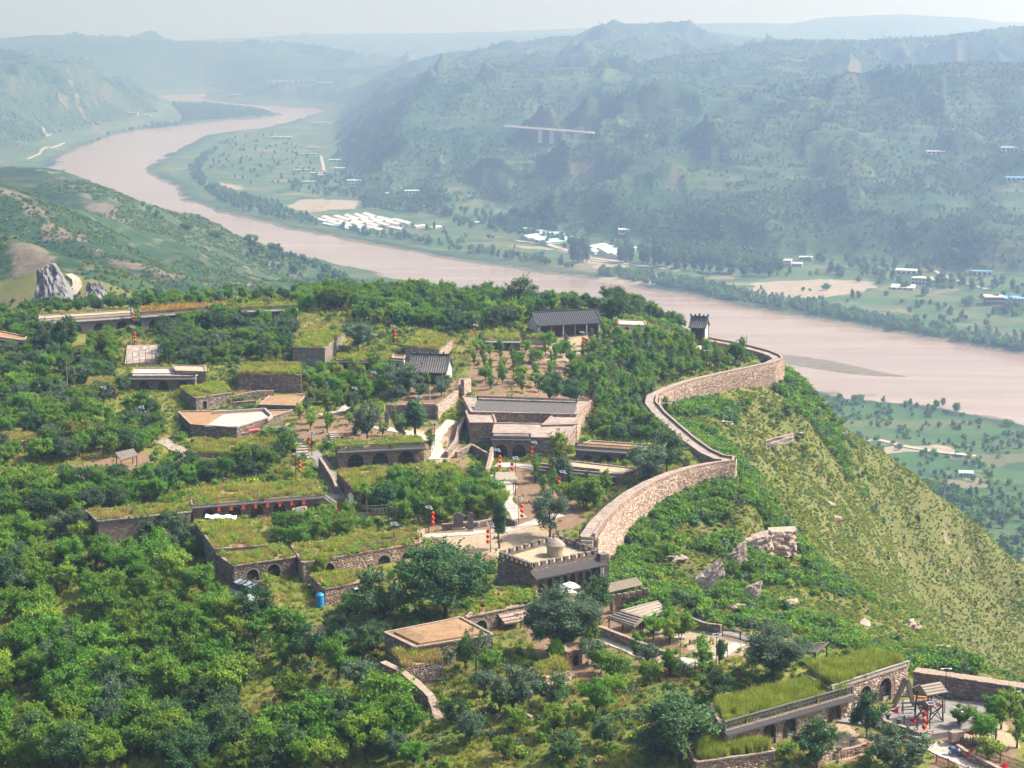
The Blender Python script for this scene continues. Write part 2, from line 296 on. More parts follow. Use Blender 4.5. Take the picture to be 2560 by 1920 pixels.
# --- ground of the village hill
def near_ground():
    m, n, b, o = mat('hill_ground'); p = pos(n)
    at = n.nodes.new('ShaderNodeAttribute'); at.attribute_name = 'cover'
    sep = n.nodes.new('ShaderNodeSeparateColor'); n.links.new(at.outputs['Color'], sep.inputs[0])
    g1 = noise(n, .12, 6, p); g2 = noise(n, 1.6, 6, p, .7)
    grass = mix(n, ramp(n, g2, [(.38, (0, 0, 0)), (.62, (1, 1, 1))]), (.05, .082, .02), (.155, .185, .04)); grass = mix(n, ramp(n, g1, [(.4, (0, 0, 0)), (.62, (1, 1, 1))]), grass, (.20, .19, .05))
    dirt = ramp(n, g2, [(.3, (.15, .095, .055)), (.55, (.235, .155, .095)), (.8, (.33, .24, .16))])
    rock = ramp(n, noise(n, .8, 7, p, .75, .6), [(.3, (.20, .13, .10)), (.5, (.36, .27, .22)), (.75, (.52, .44, .38))])
    tan = ramp(n, g2, [(.3, (.28, .21, .125)), (.6, (.40, .32, .21)), (.85, (.50, .43, .31))])
    e = math_(n, 'ADD', sep.outputs[0], math_(n, 'MULTIPLY', math_(n, 'SUBTRACT', g2, .5), .9))
    c = mix(n, ramp(n, e, [(.42, (0, 0, 0)), (.58, (1, 1, 1))]), grass, dirt)
    e3 = math_(n, 'ADD', sep.outputs[1], math_(n, 'MULTIPLY', math_(n, 'SUBTRACT', g2, .5), .5))
    c = mix(n, ramp(n, e3, [(.45, (0, 0, 0)), (.55, (1, 1, 1))]), c, tan)
    c = mix(n, math_(n, 'MULTIPLY', sep.outputs[2], .85), c, mix(n, ramp(n, noise(n, .055, 5, p, .6), [(.4, (0, 0, 0)), (.6, (1, 1, 1))]), ramp(n, g2, [(.34, (.045, .058, .018)), (.5, (.095, .112, .028)), (.66, (.17, .175, .045))]), ramp(n, g2, [(.34, (.058, .066, .024)), (.5, (.118, .122, .038)), (.66, (.195, .185, .058))])))
    nz = n.nodes.new('ShaderNodeSeparateXYZ'); n.links.new(n.nodes.new('ShaderNodeNewGeometry').outputs['Normal'], nz.inputs[0])
    st = math_(n, 'ADD', math_(n, 'MULTIPLY', nz.outputs['Z'], -1), math_(n, 'MULTIPLY', noise(n, .25, 5, p), .5))
    c = mix(n, ramp(n, math_(n, 'ADD', st, 1.0), [(.78, (0, 0, 0)), (.9, (1, 1, 1))]), c, rock)
    n.links.new(c, b.inputs['Base Color']); bump(n, b, noise(n, 2.2, 6, p, .7), .6, .4); M['hill_ground'] = m
near_ground()
# --- far hills, banks and fields
def far_ground():
    m, n, b, o = mat('valley_ground'); p = pos(n)
    at = n.nodes.new('ShaderNodeAttribute'); at.attribute_name = 'cover'
    sep = n.nodes.new('ShaderNodeSeparateColor'); n.links.new(at.outputs['Color'], sep.inputs[0])
    xyz = n.nodes.new('ShaderNodeSeparateXYZ'); n.links.new(p, xyz.inputs[0])
    a1 = noise(n, .004, 8, p, .62); a2 = noise(n, .02, 8, p, .7); a3 = noise(n, .11, 6, p, .75)
    wood = ramp(n, a3, [(.35, (.009, .034, .014)), (.6, (.022, .062, .024)), (.8, (.045, .092, .034))])
    scrub = ramp(n, a3, [(.3, (.020, .050, .018)), (.55, (.045, .082, .030)), (.8, (.10, .115, .055))])
    c = mix(n, ramp(n, math_(n, 'ADD', math_(n, 'MULTIPLY', a1, .5), math_(n, 'MULTIPLY', a2, .5)), [(.44, (0, 0, 0)), (.56, (1, 1, 1))]), wood, scrub)
    # terrace risers: bare earth bands that follow the height
    zz = math_(n, 'ADD', xyz.outputs['Z'], math_(n, 'MULTIPLY', a2, 6)); fr = math_(n, 'FRACT', math_(n, 'MULTIPLY', zz, 1 / 9.0))
    band = math_(n, 'MULTIPLY', ramp(n, fr, [(.55, (0, 0, 0)), (.66, (1, 1, 1)), (.85, (1, 1, 1)), (.95, (0, 0, 0))]), ramp(n, a1, [(.47, (0, 0, 0)), (.56, (1, 1, 1))]))
    c = mix(n, math_(n, 'MULTIPLY', math_(n, 'MULTIPLY', band, ramp(n, noise(n, .015, 4, p), [(.42, (0, 0, 0)), (.6, (1, 1, 1))])), .5), c, (.17, .15, .09))
    nz = n.nodes.new('ShaderNodeSeparateXYZ'); n.links.new(n.nodes.new('ShaderNodeNewGeometry').outputs['Normal'], nz.inputs[0])
    st = math_(n, 'ADD', math_(n, 'SUBTRACT', 1.0, nz.outputs['Z']), math_(n, 'MULTIPLY', math_(n, 'SUBTRACT', a2, .5), .35))
    c = mix(n, ramp(n, st, [(.30, (0, 0, 0)), (.48, (1, 1, 1))]), c, mix(n, a3, (.08, .07, .045), (.20, .17, .115)))
    # fields on the flat banks
    mp = n.nodes.new('ShaderNodeMapping'); mp.inputs['Rotation'].default_value = (0, 0, .55); mp.inputs['Scale'].default_value = (.012, .03, 1); n.links.new(p, mp.inputs[0])
    vo = n.nodes.new('ShaderNodeTexVoronoi'); vo.inputs['Scale'].default_value = 1.0; vo.distance = 'CHEBYCHEV'; n.links.new(mp.outputs[0], vo.inputs['Vector'])
    sc = n.nodes.new('ShaderNodeSeparateColor'); n.links.new(vo.outputs['Color'], sc.inputs[0])
    field = ramp(n, sc.outputs[0], [(0, (.022, .065, .022)), (.25, (.036, .105, .03)), (.45, (.062, .115, .036)), (.6, (.11, .13, .055)), (.78, (.035, .08, .028)), (.9, (.22, .18, .11)), (1, (.055, .095, .035))])
    field = mix(n, math_(n, 'MULTIPLY', a3, .45), field, (.05, .08, .03))
    c = mix(n, sep.outputs[1], c, field)
    mud = ramp(n, a3, [(.3, (.09, .075, .055)), (.7, (.20, .165, .125))])
    e = math_(n, 'ADD', sep.outputs[0], math_(n, 'MULTIPLY', math_(n, 'SUBTRACT', a3, .5), .5))
    c = mix(n, ramp(n, e, [(.42, (0, 0, 0)), (.6, (1, 1, 1))]), c, mud)
    e = math_(n, 'ADD', sep.outputs[2], math_(n, 'MULTIPLY', math_(n, 'SUBTRACT', a3, .5), .5))
    c = mix(n, ramp(n, e, [(.45, (0, 0, 0)), (.58, (1, 1, 1))]), c, ramp(n, a3, [(.3, (.20, .165, .12)), (.7, (.34, .29, .22))]))
    n.links.new(c, b.inputs['Base Color']); bump(n, b, a3, .5, 3.0); M['valley_ground'] = m
far_ground()
def water():
    m, n, b, o = mat('muddy_water'); p = pos(n)
    mp0 = n.nodes.new('ShaderNodeMapping'); mp0.inputs['Rotation'].default_value = (0, 0, -1.05); mp0.inputs['Scale'].default_value = (.0025, .02, .01); n.links.new(p, mp0.inputs[0])
    f = noise(n, 1.0, 7, mp0.outputs[0], .65, 1.2)
    c = ramp(n, f, [(.3, (.235, .158, .115)), (.5, (.285, .198, .148)), (.7, (.36, .268, .208))])
    n.links.new(c, b.inputs['Base Color']); b.inputs['Roughness'].default_value = .18; b.inputs['Specular IOR Level'].default_value = .6; b.inputs['IOR'].default_value = 1.33
    mp = n.nodes.new('ShaderNodeMapping'); mp.inputs['Rotation'].default_value = (0, 0, .35); mp.inputs['Scale'].default_value = (.05, .16, .1); n.links.new(p, mp.inputs[0])
    bump(n, b, noise(n, 1, 5, mp.outputs[0], .6), .10, 1.0); M['water'] = m
water()
# --- stone: masonry laid in UV space (metres)
def masonry(key, cols, mortar, bw, bh, rough=.9, offset=.5, bmp=.5, msize=.02):
    m, n, b, o = mat(key); uv = n.nodes.new('ShaderNodeUVMap'); uv.uv_map = 'UVMap'
    wob = n.nodes.new('ShaderNodeTexNoise'); wob.inputs['Scale'].default_value = 2.5; n.links.new(uv.outputs[0], wob.inputs['Vector'])
    vm = n.nodes.new('ShaderNodeVectorMath'); vm.operation = 'MULTIPLY_ADD'; n.links.new(wob.outputs['Color'], vm.inputs[0]); vm.inputs[1].default_value = (.12, .10, 0); n.links.new(uv.outputs[0], vm.inputs[2])
    br = n.nodes.new('ShaderNodeTexBrick'); n.links.new(vm.outputs[0], br.inputs['Vector']); br.offset = offset
    br.inputs['Scale'].default_value = 1; br.inputs['Brick Width'].default_value = bw; br.inputs['Row Height'].default_value = bh; br.inputs['Mortar Size'].default_value = msize; br.inputs['Mortar Smooth'].default_value = .3
    br.inputs['Color1'].default_value = (0, 0, 0, 1); br.inputs['Color2'].default_value = (1, 1, 1, 1); br.inputs['Mortar'].default_value = (.5, .5, .5, 1); br.inputs['Bias'].default_value = 0
    c = ramp(n, br.outputs['Color'], [(i / (len(cols) - 1), q) for i, q in enumerate(cols)])
    p = pos(n); big = noise(n, .35, 4, p); c = mix(n, math_(n, 'MULTIPLY', big, .55), c, [v * .62 for v in cols[0]])
    c = mix(n, br.outputs['Fac'], c, mortar)
    n.links.new(c, b.inputs['Base Color']); b.inputs['Roughness'].default_value = rough
    h = math_(n, 'SUBTRACT', math_(n, 'MULTIPLY', noise(n, 9, 4, p), .5), math_(n, 'MULTIPLY', br.outputs['Fac'], .8)); bump(n, b, h, bmp, .06)
    M[key] = m
masonry('red_stone', [(.20, .12, .09), (.30, .19, .14), (.40, .29, .22), (.52, .44, .36)], (.16, .12, .09), .62, .24)
masonry('dark_stone', [(.13, .10, .085), (.19, .145, .12), (.25, .20, .165), (.31, .26, .21)], (.10, .08, .065), .6, .22)
masonry('grey_stone', [(.17, .145, .125), (.24, .21, .18), (.31, .27, .23), (.38, .34, .29)], (.13, .11, .09), .7, .25)
masonry('grey_brick', [(.15, .14, .13), (.20, .19, .175), (.25, .24, .22)], (.20, .18, .16), .34, .12, bmp=.25, msize=.012)
masonry('white_brick', [(.50, .47, .43), (.60, .57, .53), (.66, .63, .58)], (.42, .39, .35), .5, .2, bmp=.3)
masonry('far_brick', [(.22, .13, .10), (.26, .16, .12), (.30, .19, .15)], (.22, .17, .14), 1.5, .6, bmp=.1)
masonry('paving', [(.24, .185, .15), (.36, .295, .24), (.50, .43, .37), (.31, .245, .20)], (.19, .15, .115), .9, .55, bmp=.3, msize=.04)
masonry('courtyard_paving', [(.22, .205, .19), (.27, .25, .23), (.31, .29, .27)], (.18, .165, .15), 1.4, 1.0, bmp=.15)
masonry('pale_paving', [(.40, .35, .30), (.52, .47, .41), (.60, .56, .50)], (.30, .24, .18), 1.2, .9, bmp=.3, msize=.05)
plain('earth_roof', (.28, .175, .095), .95, .3, .8, .4)
plain('tan_roof', (.36, .30, .20), .95, .2, .8, .3)
plain('tile', (.135, .128, .12), .85, .5, 6, .3)
plain('dark_tile', (.09, .095, .10), .7, .35, 5, .3)
plain('coping', (.31, .235, .185), .95, .42, 2.6, .6)
plain('grey_coping', (.34, .315, .285), .9, .2, 2.2, .3)
plain('stone_red', (.37, .255, .185), .92, .3, 1.6, .4); plain('stone_brown', (.275, .18, .13), .92, .3, 1.6, .4); plain('stone_pale', (.53, .45, .365), .92, .2, 1.6, .4)
plain('stone_umber', (.19, .145, .12), .92, .3, 1.6, .4)  # darkest facing stone, picked at random stone by stone
plain('wood', (.085, .06, .045), .8, .3, 4); plain('weathered_wood', (.24, .20, .165), .9, .3, 4, .3); plain('red_wood', (.20, .065, .045), .8, .3, 4)
plain('thatch', (.30, .255, .205), .95, .35, 7, .8); plain('lantern_red', (.72, .012, .014), .5, .1, 3); plain('lantern_orange', (.85, .22, .05), .6, .1, 3)
plain('flag_red', (.70, .015, .02), .7, .1, 2); plain('yellow', (.75, .55, .05), .7, .1, 2); plain('white', (.78, .77, .74), .7, .06, 1.5); plain('cloth', (.70, .68, .63), .9, .1, 1.5)
plain('plaster', (.60, .56, .51), .9, .12, .6); plain('dark_glass', (.018, .02, .024), .25, .2, 1, 0, .5); plain('door_wood_or_shade', (.055, .038, .03), .7, .3, 5)
plain('iron', (.035, .034, .034), .6, .2, 3); plain('grey_metal', (.38, .38, .38), .5, .1, 2, 0, .4); plain('pole_paint', (.62, .62, .60), .6, .08, 2)
plain('solar', (.03, .04, .07), .2, .1, 2, 0, .6); plain('panel_frame', (.55, .56, .57), .4, .1, 2, 0, .5)
plain('blue_plastic', (.015, .22, .46), .45, .1, 2, 0, .4); plain('green_plastic', (.12, .30, .24), .5, .1, 2); plain('black_net', (.016, .022, .026), .8, .3, 2); plain('pale_sheet', (.40, .47, .50), .7, .1, 1)
plain('blue_sheet', (.13, .38, .62), .6, .12, .3); plain('pale_blue_sheet', (.42, .62, .70), .6, .12, .3); plain('white_roof', (.62, .615, .60), .6, .06, .2); plain('concrete', (.52, .49, .45), .9, .12, .3)
plain('awning_blue', (.10, .20, .26), .6, .2, 3); plain('stripe_red', (.55, .05, .05), .7, .1, 2)
plain('orange', (.80, .27, .03), .6, .1, 2); plain('black', (.012, .012, .012), .8, .1, 2); plain('rock', (.37, .29, .235), .95, .38, .9, 1.0); plain('grey_rock', (.165, .165, .168), .95, .4, .25, 1.0)
plain('road', (.36, .31, .25), .95, .12, .3); plain('bark', (.085, .062, .046), .95, .3, 5)
plain('scooter_blue', (.02, .10, .36), .4, .1, 2, 0, .5)
leaf('leaf_locust', (0.080, 0.180, 0.022), (0.138, 0.272, 0.032), (0.235, 0.385, 0.055))
leaf('leaf_dark', (0.050, 0.108, 0.040), (0.080, 0.158, 0.056), (0.130, 0.225, 0.078), .32)
leaf('leaf_grey', (0.075, 0.132, 0.072), (0.117, 0.188, 0.099), (0.180, 0.247, 0.135), .3)
leaf('leaf_yellow', (0.204, 0.228, 0.030), (0.360, 0.348, 0.048), (0.480, 0.408, 0.072))
leaf('leaf_bright', (0.150, 0.260, 0.028), (0.220, 0.355, 0.040), (0.325, 0.440, 0.065))
leaf('leaf_olive', (0.131, 0.167, 0.041), (0.196, 0.225, 0.055), (0.290, 0.290, 0.080))
leaf('grass_green', (0.220, 0.280, 0.035), (0.330, 0.385, 0.050), (0.470, 0.480, 0.085), .3)
leaf('grass_dry', (0.297, 0.231, 0.066), (0.418, 0.341, 0.110), (0.550, 0.451, 0.176), .3)
leaf('grass_rust', (0.315, 0.168, 0.037), (0.441, 0.263, 0.063), (0.504, 0.357, 0.105), .3)
leaf('needle', (0.029, 0.058, 0.026), (0.044, 0.081, 0.034), (0.072, 0.111, 0.044), .1)

# ------------------------------------------------------------------ mesh helpers
class MB:
    def __init__(s): s.v = []; s.f = []; s.m = []; s.uv = []; s.cur = 0
    def quad(s, a, b, c, d, uv=None):
        i = len(s.v); s.v += [tuple(a), tuple(b), tuple(c), tuple(d)]; s.f.append((i, i + 1, i + 2, i + 3)); s.m.append(s.cur)
        if uv is None:
            a, b, c, d = Vector(a), Vector(b), Vector(c), Vector(d); n = (b - a).cross(d - a)
            if abs(n.z) > .7 * n.length: uv = [(p.x, p.y) for p in (a, b, c, d)]
            else:
                h = Vector((b.x - a.x, b.y - a.y, 0)); 
                if h.length < 1e-6: h = Vector((c.x - a.x, c.y - a.y, 0))
                if h.length < 1e-6: h = Vector((1, 0, 0))
                h.normalize(); uv = [(p.x * h.x + p.y * h.y, p.z) for p in (a, b, c, d)]
        s.uv.append(uv)
    def poly(s, pts):
        i = len(s.v); s.v += [tuple(p) for p in pts]; s.f.append(tuple(range(i, i + len(pts)))); s.m.append(s.cur); s.uv.append([(p[0], p[1]) for p in pts])
    def tri(s, a, b, c):
        i = len(s.v); s.v += [tuple(a), tuple(b), tuple(c)]; s.f.append((i, i + 1, i + 2)); s.m.append(s.cur)
        a, b, c = Vector(a), Vector(b), Vector(c); h = Vector((b.x - a.x, b.y - a.y, 0)); h = h.normalized() if h.length > 1e-6 else Vector((1, 0, 0))
        s.uv.append([(p.x * h.x + p.y * h.y, p.z) for p in (a, b, c)])
    def prism(s, base, z0, z1, bottom=True, top=True):
        """base: plan points in anticlockwise order; z0 / z1 numbers or lists"""
        n = len(base); z0 = [z0] * n if not hasattr(z0, '__len__') else z0; z1 = [z1] * n if not hasattr(z1, '__len__') else z1
        for i in range(n):
            j = (i + 1) % n; a, b = base[i], base[j]
            s.quad((a[0], a[1], z0[i]), (b[0], b[1], z0[j]), (b[0], b[1], z1[j]), (a[0], a[1], z1[i]))
        if top: s.poly([(base[i][0], base[i][1], z1[i]) for i in range(n)])
        if bottom: s.poly([(base[i][0], base[i][1], z0[i]) for i in reversed(range(n))])
    def box(s, c, sx, sy, sz, rot=0):
        """c: centre of the base"""
        cs, sn = math.cos(rot), math.sin(rot)
        pts = [(c[0] + x * cs - y * sn, c[1] + x * sn + y * cs) for x, y in ((-sx / 2, -sy / 2), (sx / 2, -sy / 2), (sx / 2, sy / 2), (-sx / 2, sy / 2))]
        s.prism(pts, c[2], c[2] + sz)
    def bar(s, a, b, w, h=None, up=Vector((0, 0, 1))):
        a, b = Vector(a), Vector(b); h = h or w; d = (b - a)
        if d.length < 1e-6: return
        d.normalize(); sd = d.cross(up)
        if sd.length < 1e-4: sd = d.cross(Vector((1, 0, 0)))
        sd.normalize(); u = sd.cross(d); q = []
        for p in (a, b): q.append([p + sd * (x * w / 2) + u * (y * h / 2) for x, y in ((-1, -1), (1, -1), (1, 1), (-1, 1))])
        for i in range(4):
            j = (i + 1) % 4; s.quad(q[0][i], q[0][j], q[1][j], q[1][i])
        s.quad(*reversed(q[0])); s.quad(*q[1])
    def tube(s, a, b, r0, r1, n=6, cap=True):
        a, b = Vector(a), Vector(b); d = (b - a).normalized(); sd = d.cross(Vector((0, 0, 1)))
        if sd.length < 1e-3: sd = Vector((1, 0, 0))
        sd.normalize(); u = sd.cross(d)
        A = [a + (sd * math.cos(t) + u * math.sin(t)) * r0 for t in [2 * math.pi * k / n for k in range(n)]]
        B = [b + (sd * math.cos(t) + u * math.sin(t)) * r1 for t in [2 * math.pi * k / n for k in range(n)]]
        for i in range(n):
            j = (i + 1) % n; s.quad(A[j], A[i], B[i], B[j])
        if cap: s.poly(B[::-1]); s.poly(A)
    def lathe(s, c, prof, n=12):
        R = [[Vector((c[0] + r * math.cos(2 * math.pi * k / n), c[1] + r * math.sin(2 * math.pi * k / n), c[2] + z)) for k in range(n)] for r, z in prof]
        for a, b in zip(R[:-1], R[1:]):
            for i in range(n):
                j = (i + 1) % n; s.quad(a[i], a[j], b[j], b[i])
        s.poly(R[-1]); s.poly(R[0][::-1])
    def mesh(s, name, mats, smooth=False):
        me = bpy.data.meshes.new(name); me.from_pydata(s.v, [], s.f)
        for q in (mats if isinstance(mats, (list, tuple)) else [mats]): me.materials.append(M[q])
        if isinstance(mats, (list, tuple)) and len(mats) > 1: me.polygons.foreach_set('material_index', s.m)
        u = me.uv_layers.new(name='UVMap'); u.data.foreach_set('uv', np.array([c for q in s.uv for p in q for c in p], dtype=np.float32))
        if smooth: me.polygons.foreach_set('use_smooth', [True] * len(me.polygons))
        me.update(); return me
    def build(s, name, mats, parent=None, smooth=False):
        o = bpy.data.objects.new(name, s.mesh(name, mats, smooth)); COL.objects.link(o)
        if parent is not None: o.parent = parent; o.matrix_parent_inverse = parent.matrix_basis.inverted()
        return o
def tag(o, label, cat, group=None, kind=None):
    o['label'] = label; o['category'] = cat
    if group: o['group'] = group
    if kind: o['kind'] = kind
    return o
def thing(name, loc, label, cat, group=None, rz=0):
    o = bpy.data.objects.new(name, None); o.empty_display_size = .2; COL.objects.link(o); o.location = loc; o.rotation_euler = (0, 0, rz)
    return tag(o, label, cat, group)
def struct(o): o['kind'] = 'structure'; return o
def copy_tree(src, loc, rz=0, sc=1.0, label=None, group=None):
    r = src.copy(); COL.objects.link(r); r.location = loc; r.rotation_euler = (0, 0, rz); r.scale = (sc, sc, sc) if not hasattr(sc, '__len__') else sc
    if label: r['label'] = label
    if group: r['group'] = group
    for ch in src.children:
        c = ch.copy(); COL.objects.link(c); c.parent = r
        for g in ch.children:
            d = g.copy(); COL.objects.link(d); d.parent = c
    return r
# ------------------------------------------------------------------ the ground sheets
def grid_mesh(name, X, Y, Z, cover, material, keep=None):
    r, c = X.shape; me = bpy.data.meshes.new(name)
    idx = np.arange(r * c).reshape(r, c)
    q = np.stack([idx[:-1, :-1], idx[:-1, 1:], idx[1:, 1:], idx[1:, :-1]], -1).reshape(-1, 4)
    if keep is not None: q = q[keep[:-1, :-1].ravel() | keep[1:, 1:].ravel()]
    n = len(q)
    me.vertices.add(r * c); me.vertices.foreach_set('co', np.stack([X, Y, Z], -1).astype(np.float32).ravel())
    me.loops.add(n * 4); me.loops.foreach_set('vertex_index', q.astype(np.int32).ravel())
    me.polygons.add(n); me.polygons.foreach_set('loop_start', (np.arange(n) * 4).astype(np.int32)); me.polygons.foreach_set('loop_total', np.full(n, 4, np.int32))
    me.polygons.foreach_set('use_smooth', np.ones(n, bool)); me.materials.append(M[material])
    at = me.color_attributes.new('cover', 'FLOAT_COLOR', 'POINT'); at.data.foreach_set('color', cover.astype(np.float32).ravel())
    me.update(); me.validate(); o = bpy.data.objects.new(name, me); COL.objects.link(o); return struct(o)
NX0, NX1, NY0, NY1 = -285, 335, 165, 815
def ppoly(pts, z): return [tuple(P(x, y, z)[:2]) for x, y in pts]
DIRT = [ppoly(q, z) for q, z in [
    ([(600, 1535), (700, 1545), (900, 1560), (880, 1590), (700, 1560), (560, 1560)], 200), ([(1180, 870), (1350, 860), (1620, 900), (1600, 970), (1300, 1000), (1200, 990), (1160, 930)], 212),
    ([(960, 1080), (1160, 1050), (1180, 1180), (1100, 1140), (1000, 1105)], 207), ([(740, 1040), (960, 1050), (1060, 1100), (840, 1105), (720, 1100)], 207), ([(1250, 1170), (1420, 1180), (1480, 1290), (1380, 1330), (1290, 1290)], 204.5),
    ([(1040, 1300), (1380, 1290), (1400, 1360), (1230, 1400), (1080, 1370)], 203), ([(1480, 1500), (1760, 1540), (2000, 1600), (1920, 1680), (1700, 1640), (1480, 1560)], 201.5), ([(300, 1140), (400, 1130), (380, 1190), (130, 1200), (140, 1170)], 205),
    ([(2000, 1840), (2120, 1800), (2240, 1880), (2100, 1910)], 200.5), ([(2340, 1830), (2560, 1780), (2560, 1920), (2300, 1920)], 200.5), ([(1280, 1560), (1420, 1580), (1620, 1660), (1560, 1720), (1380, 1700)], 200.5),
    ([(1060, 940), (1160, 960), (1100, 1010), (960, 1010)], 210)]]
TAN = [ppoly(q, z) for q, z in [([(1120, 1330), (1340, 1310), (1400, 1350), (1250, 1385), (1090, 1365)], 203), ([(1640, 1530), (1780, 1560), (1960, 1610), (1900, 1660), (1740, 1640), (1640, 1590)], 201.5), ([(1370, 830), (1540, 845), (1540, 880), (1360, 885)], 213.5),
    ([(2020, 1840), (2110, 1810), (2200, 1870), (2080, 1900)], 200.5), ([(2400, 1800), (2500, 1790), (2560, 1860), (2400, 1850)], 200.5), ([(1010, 1070), (1120, 1080), (1150, 1100), (1100, 1160), (1070, 1100)], 207)]]
xs = np.arange(NX0, NX1 + .1, 1.2); ys = np.arange(NY0, NY1 + .1, 1.2); X, Y = np.meshgrid(xs, ys)
Z = H(X, Y); cov = np.zeros(X.shape + (4,)); cov[..., 3] = 1
for q in DIRT: cov[..., 0] = np.maximum(cov[..., 0], sstep(2, -4, poly_sd(X, Y, q)))
for q in TAN: cov[..., 1] = np.maximum(cov[..., 1], sstep(1, -1.5, poly_sd(X, Y, q)))
cov[..., 2] = np.maximum(sstep(0, 6, poly_sd(X, Y, RINGIN)) * (X > 0), sstep(600, 640, Y)); cov[..., 0] = np.maximum(cov[..., 0], .75 * sstep(640, 680, Y) * sstep(.45, .6, fbm(X / 22, Y / 22, 3, 66)))
grid_mesh('hill', X, Y, Z, cov, 'hill_ground')
H_full = H; _GZ = Z.copy(); _NI, _NJ = Z.shape
def H(x, y):
    x = np.asarray(x, float); y = np.asarray(y, float); sh = x.shape; x = x.ravel(); y = y.ravel(); o = np.empty(x.shape)
    i = (x - NX0) / 1.2; j = (y - NY0) / 1.2; m = (i > 0) & (j > 0) & (i < _NJ - 1.01) & (j < _NI - 1.01)
    if m.any():
        a, b = i[m], j[m]; i0, j0 = a.astype(int), b.astype(int); fx, fy = a - i0, b - j0
        o[m] = (_GZ[j0, i0] * (1 - fx) + _GZ[j0, i0 + 1] * fx) * (1 - fy) + (_GZ[j0 + 1, i0] * (1 - fx) + _GZ[j0 + 1, i0 + 1] * fx) * fy
    if (~m).any(): o[~m] = H_full(x[~m], y[~m])
    return o.reshape(sh)
ds = 480 * (14800 / 480) ** (np.linspace(0, 1, 880)); tn = np.linspace(-.44, .44, 760); T, D = np.meshgrid(tn, ds); X = T * D; Y = D
Z = H(X, Y); inner = (X > NX0 + 4) & (X < NX1 - 4) & (Y > NY0 + 4) & (Y < NY1 - 4); Z = np.where(inner, Z - 3, Z)
cov = np.zeros(X.shape + (4,)); cov[..., 3] = 1; rv = poly_sd(X, Y, RIVER)
cov[..., 0] = sstep(3.0, 1.2, Z) * (Z < 8)
cov[..., 1] = sstep(26, 12, Z) * sstep(15, 40, rv)
BARE = [ppoly(q, 12) for q in ([(1870, 690), (2000, 685), (2150, 690), (2210, 700), (2120, 720), (1960, 728), (1880, 712)], [(690, 505), (760, 488), (890, 492), (880, 510), (800, 518)], [(1290, 600), (1440, 620), (1500, 650), (1660, 655), (1700, 668), (1540, 640), (1400, 608)],
        [(1390, 680), (1640, 665), (1700, 690), (1500, 690)], [(2060, 1100), (2360, 1085), (2370, 1096), (2200, 1106)], [(2380, 820), (2430, 818), (2440, 830), (2390, 834)],
        [(520, 440), (600, 450), (590, 470), (530, 455)])]
for q in BARE: cov[..., 2] = np.maximum(cov[..., 2], sstep(12, -10, poly_sd(X, Y, q) + (fbm(X / 25, Y / 25, 3, 77) - .5) * 40))
for rg in RIDGES[-5:-1]:
    dd_, _ = seg_dist(X, Y, rg[2]); cov[..., 0] = np.maximum(cov[..., 0], .62 * sstep(22, 3, dd_ + (fbm(X / 18, Y / 18, 3, 88) - .4) * 40))
_bq = [tuple(PD(*q)[:2]) for q in ((20, 770, 850), (120, 740, 860), (150, 790, 820), (40, 830, 800))]; cov[..., 0] = np.maximum(cov[..., 0], .8 * sstep(8, -8, poly_sd(X, Y, _bq)))
_bq = [tuple(PD(*q)[:2]) for q in ((640, 690, 1350), (760, 690, 1400), (860, 730, 1400), (720, 740, 1280), (560, 730, 1250))]; cov[..., 0] = np.maximum(cov[..., 0], .7 * sstep(15, -15, poly_sd(X, Y, _bq) + (fbm(X / 20, Y / 20, 3, 89) - .5) * 50))
lh = (Y < 2300) & (X < 60) & (Z > 16); cov[..., 0] = np.where(lh, np.maximum(cov[..., 0], .30 + .16 * np.sin(Z * 2 * np.pi / 11 + fbm(X / 60, Y / 60, 3, 87) * 7)), cov[..., 0])
keep = ~((X > NX0 + 8) & (X < NX1 - 8) & (Y > NY0 + 8) & (Y < NY1 - 8))
grid_mesh('hills', X, Y, Z, cov, 'valley_ground', keep)
# the water sheet
mb = MB(); mb.quad((-9000, 400, 0), (9000, 400, 0), (9000, 14700, 0), (-9000, 14700, 0)); w = mb.build('river', 'water'); struct(w)
# the air: one closed box round the camera and everything
def haze():
    m = bpy.data.materials.new('haze'); m.use_nodes = True; n = m.node_tree; n.nodes.clear(); o = n.nodes.new('ShaderNodeOutputMaterial')
    v = n.nodes.new('ShaderNodeVolumePrincipled'); v.inputs['Color'].default_value = (.43, .61, 1.0, 1); v.inputs['Density'].default_value = HAZE; v.inputs['Anisotropy'].default_value = .68
    v.inputs['Absorption Color'].default_value = (1, 1, 1, 1); n.links.new(v.outputs[0], o.inputs['Volume']); M['haze'] = m
    mb = MB(); mb.box((0, 16700, -8), 52000, 34600, 468); ob = mb.build('haze', 'haze'); ob['kind'] = 'stuff'; ob['label'] = 'pale blue summer haze filling the river valley'; ob['category'] = 'haze'
HAZE = 2.35e-4
haze()
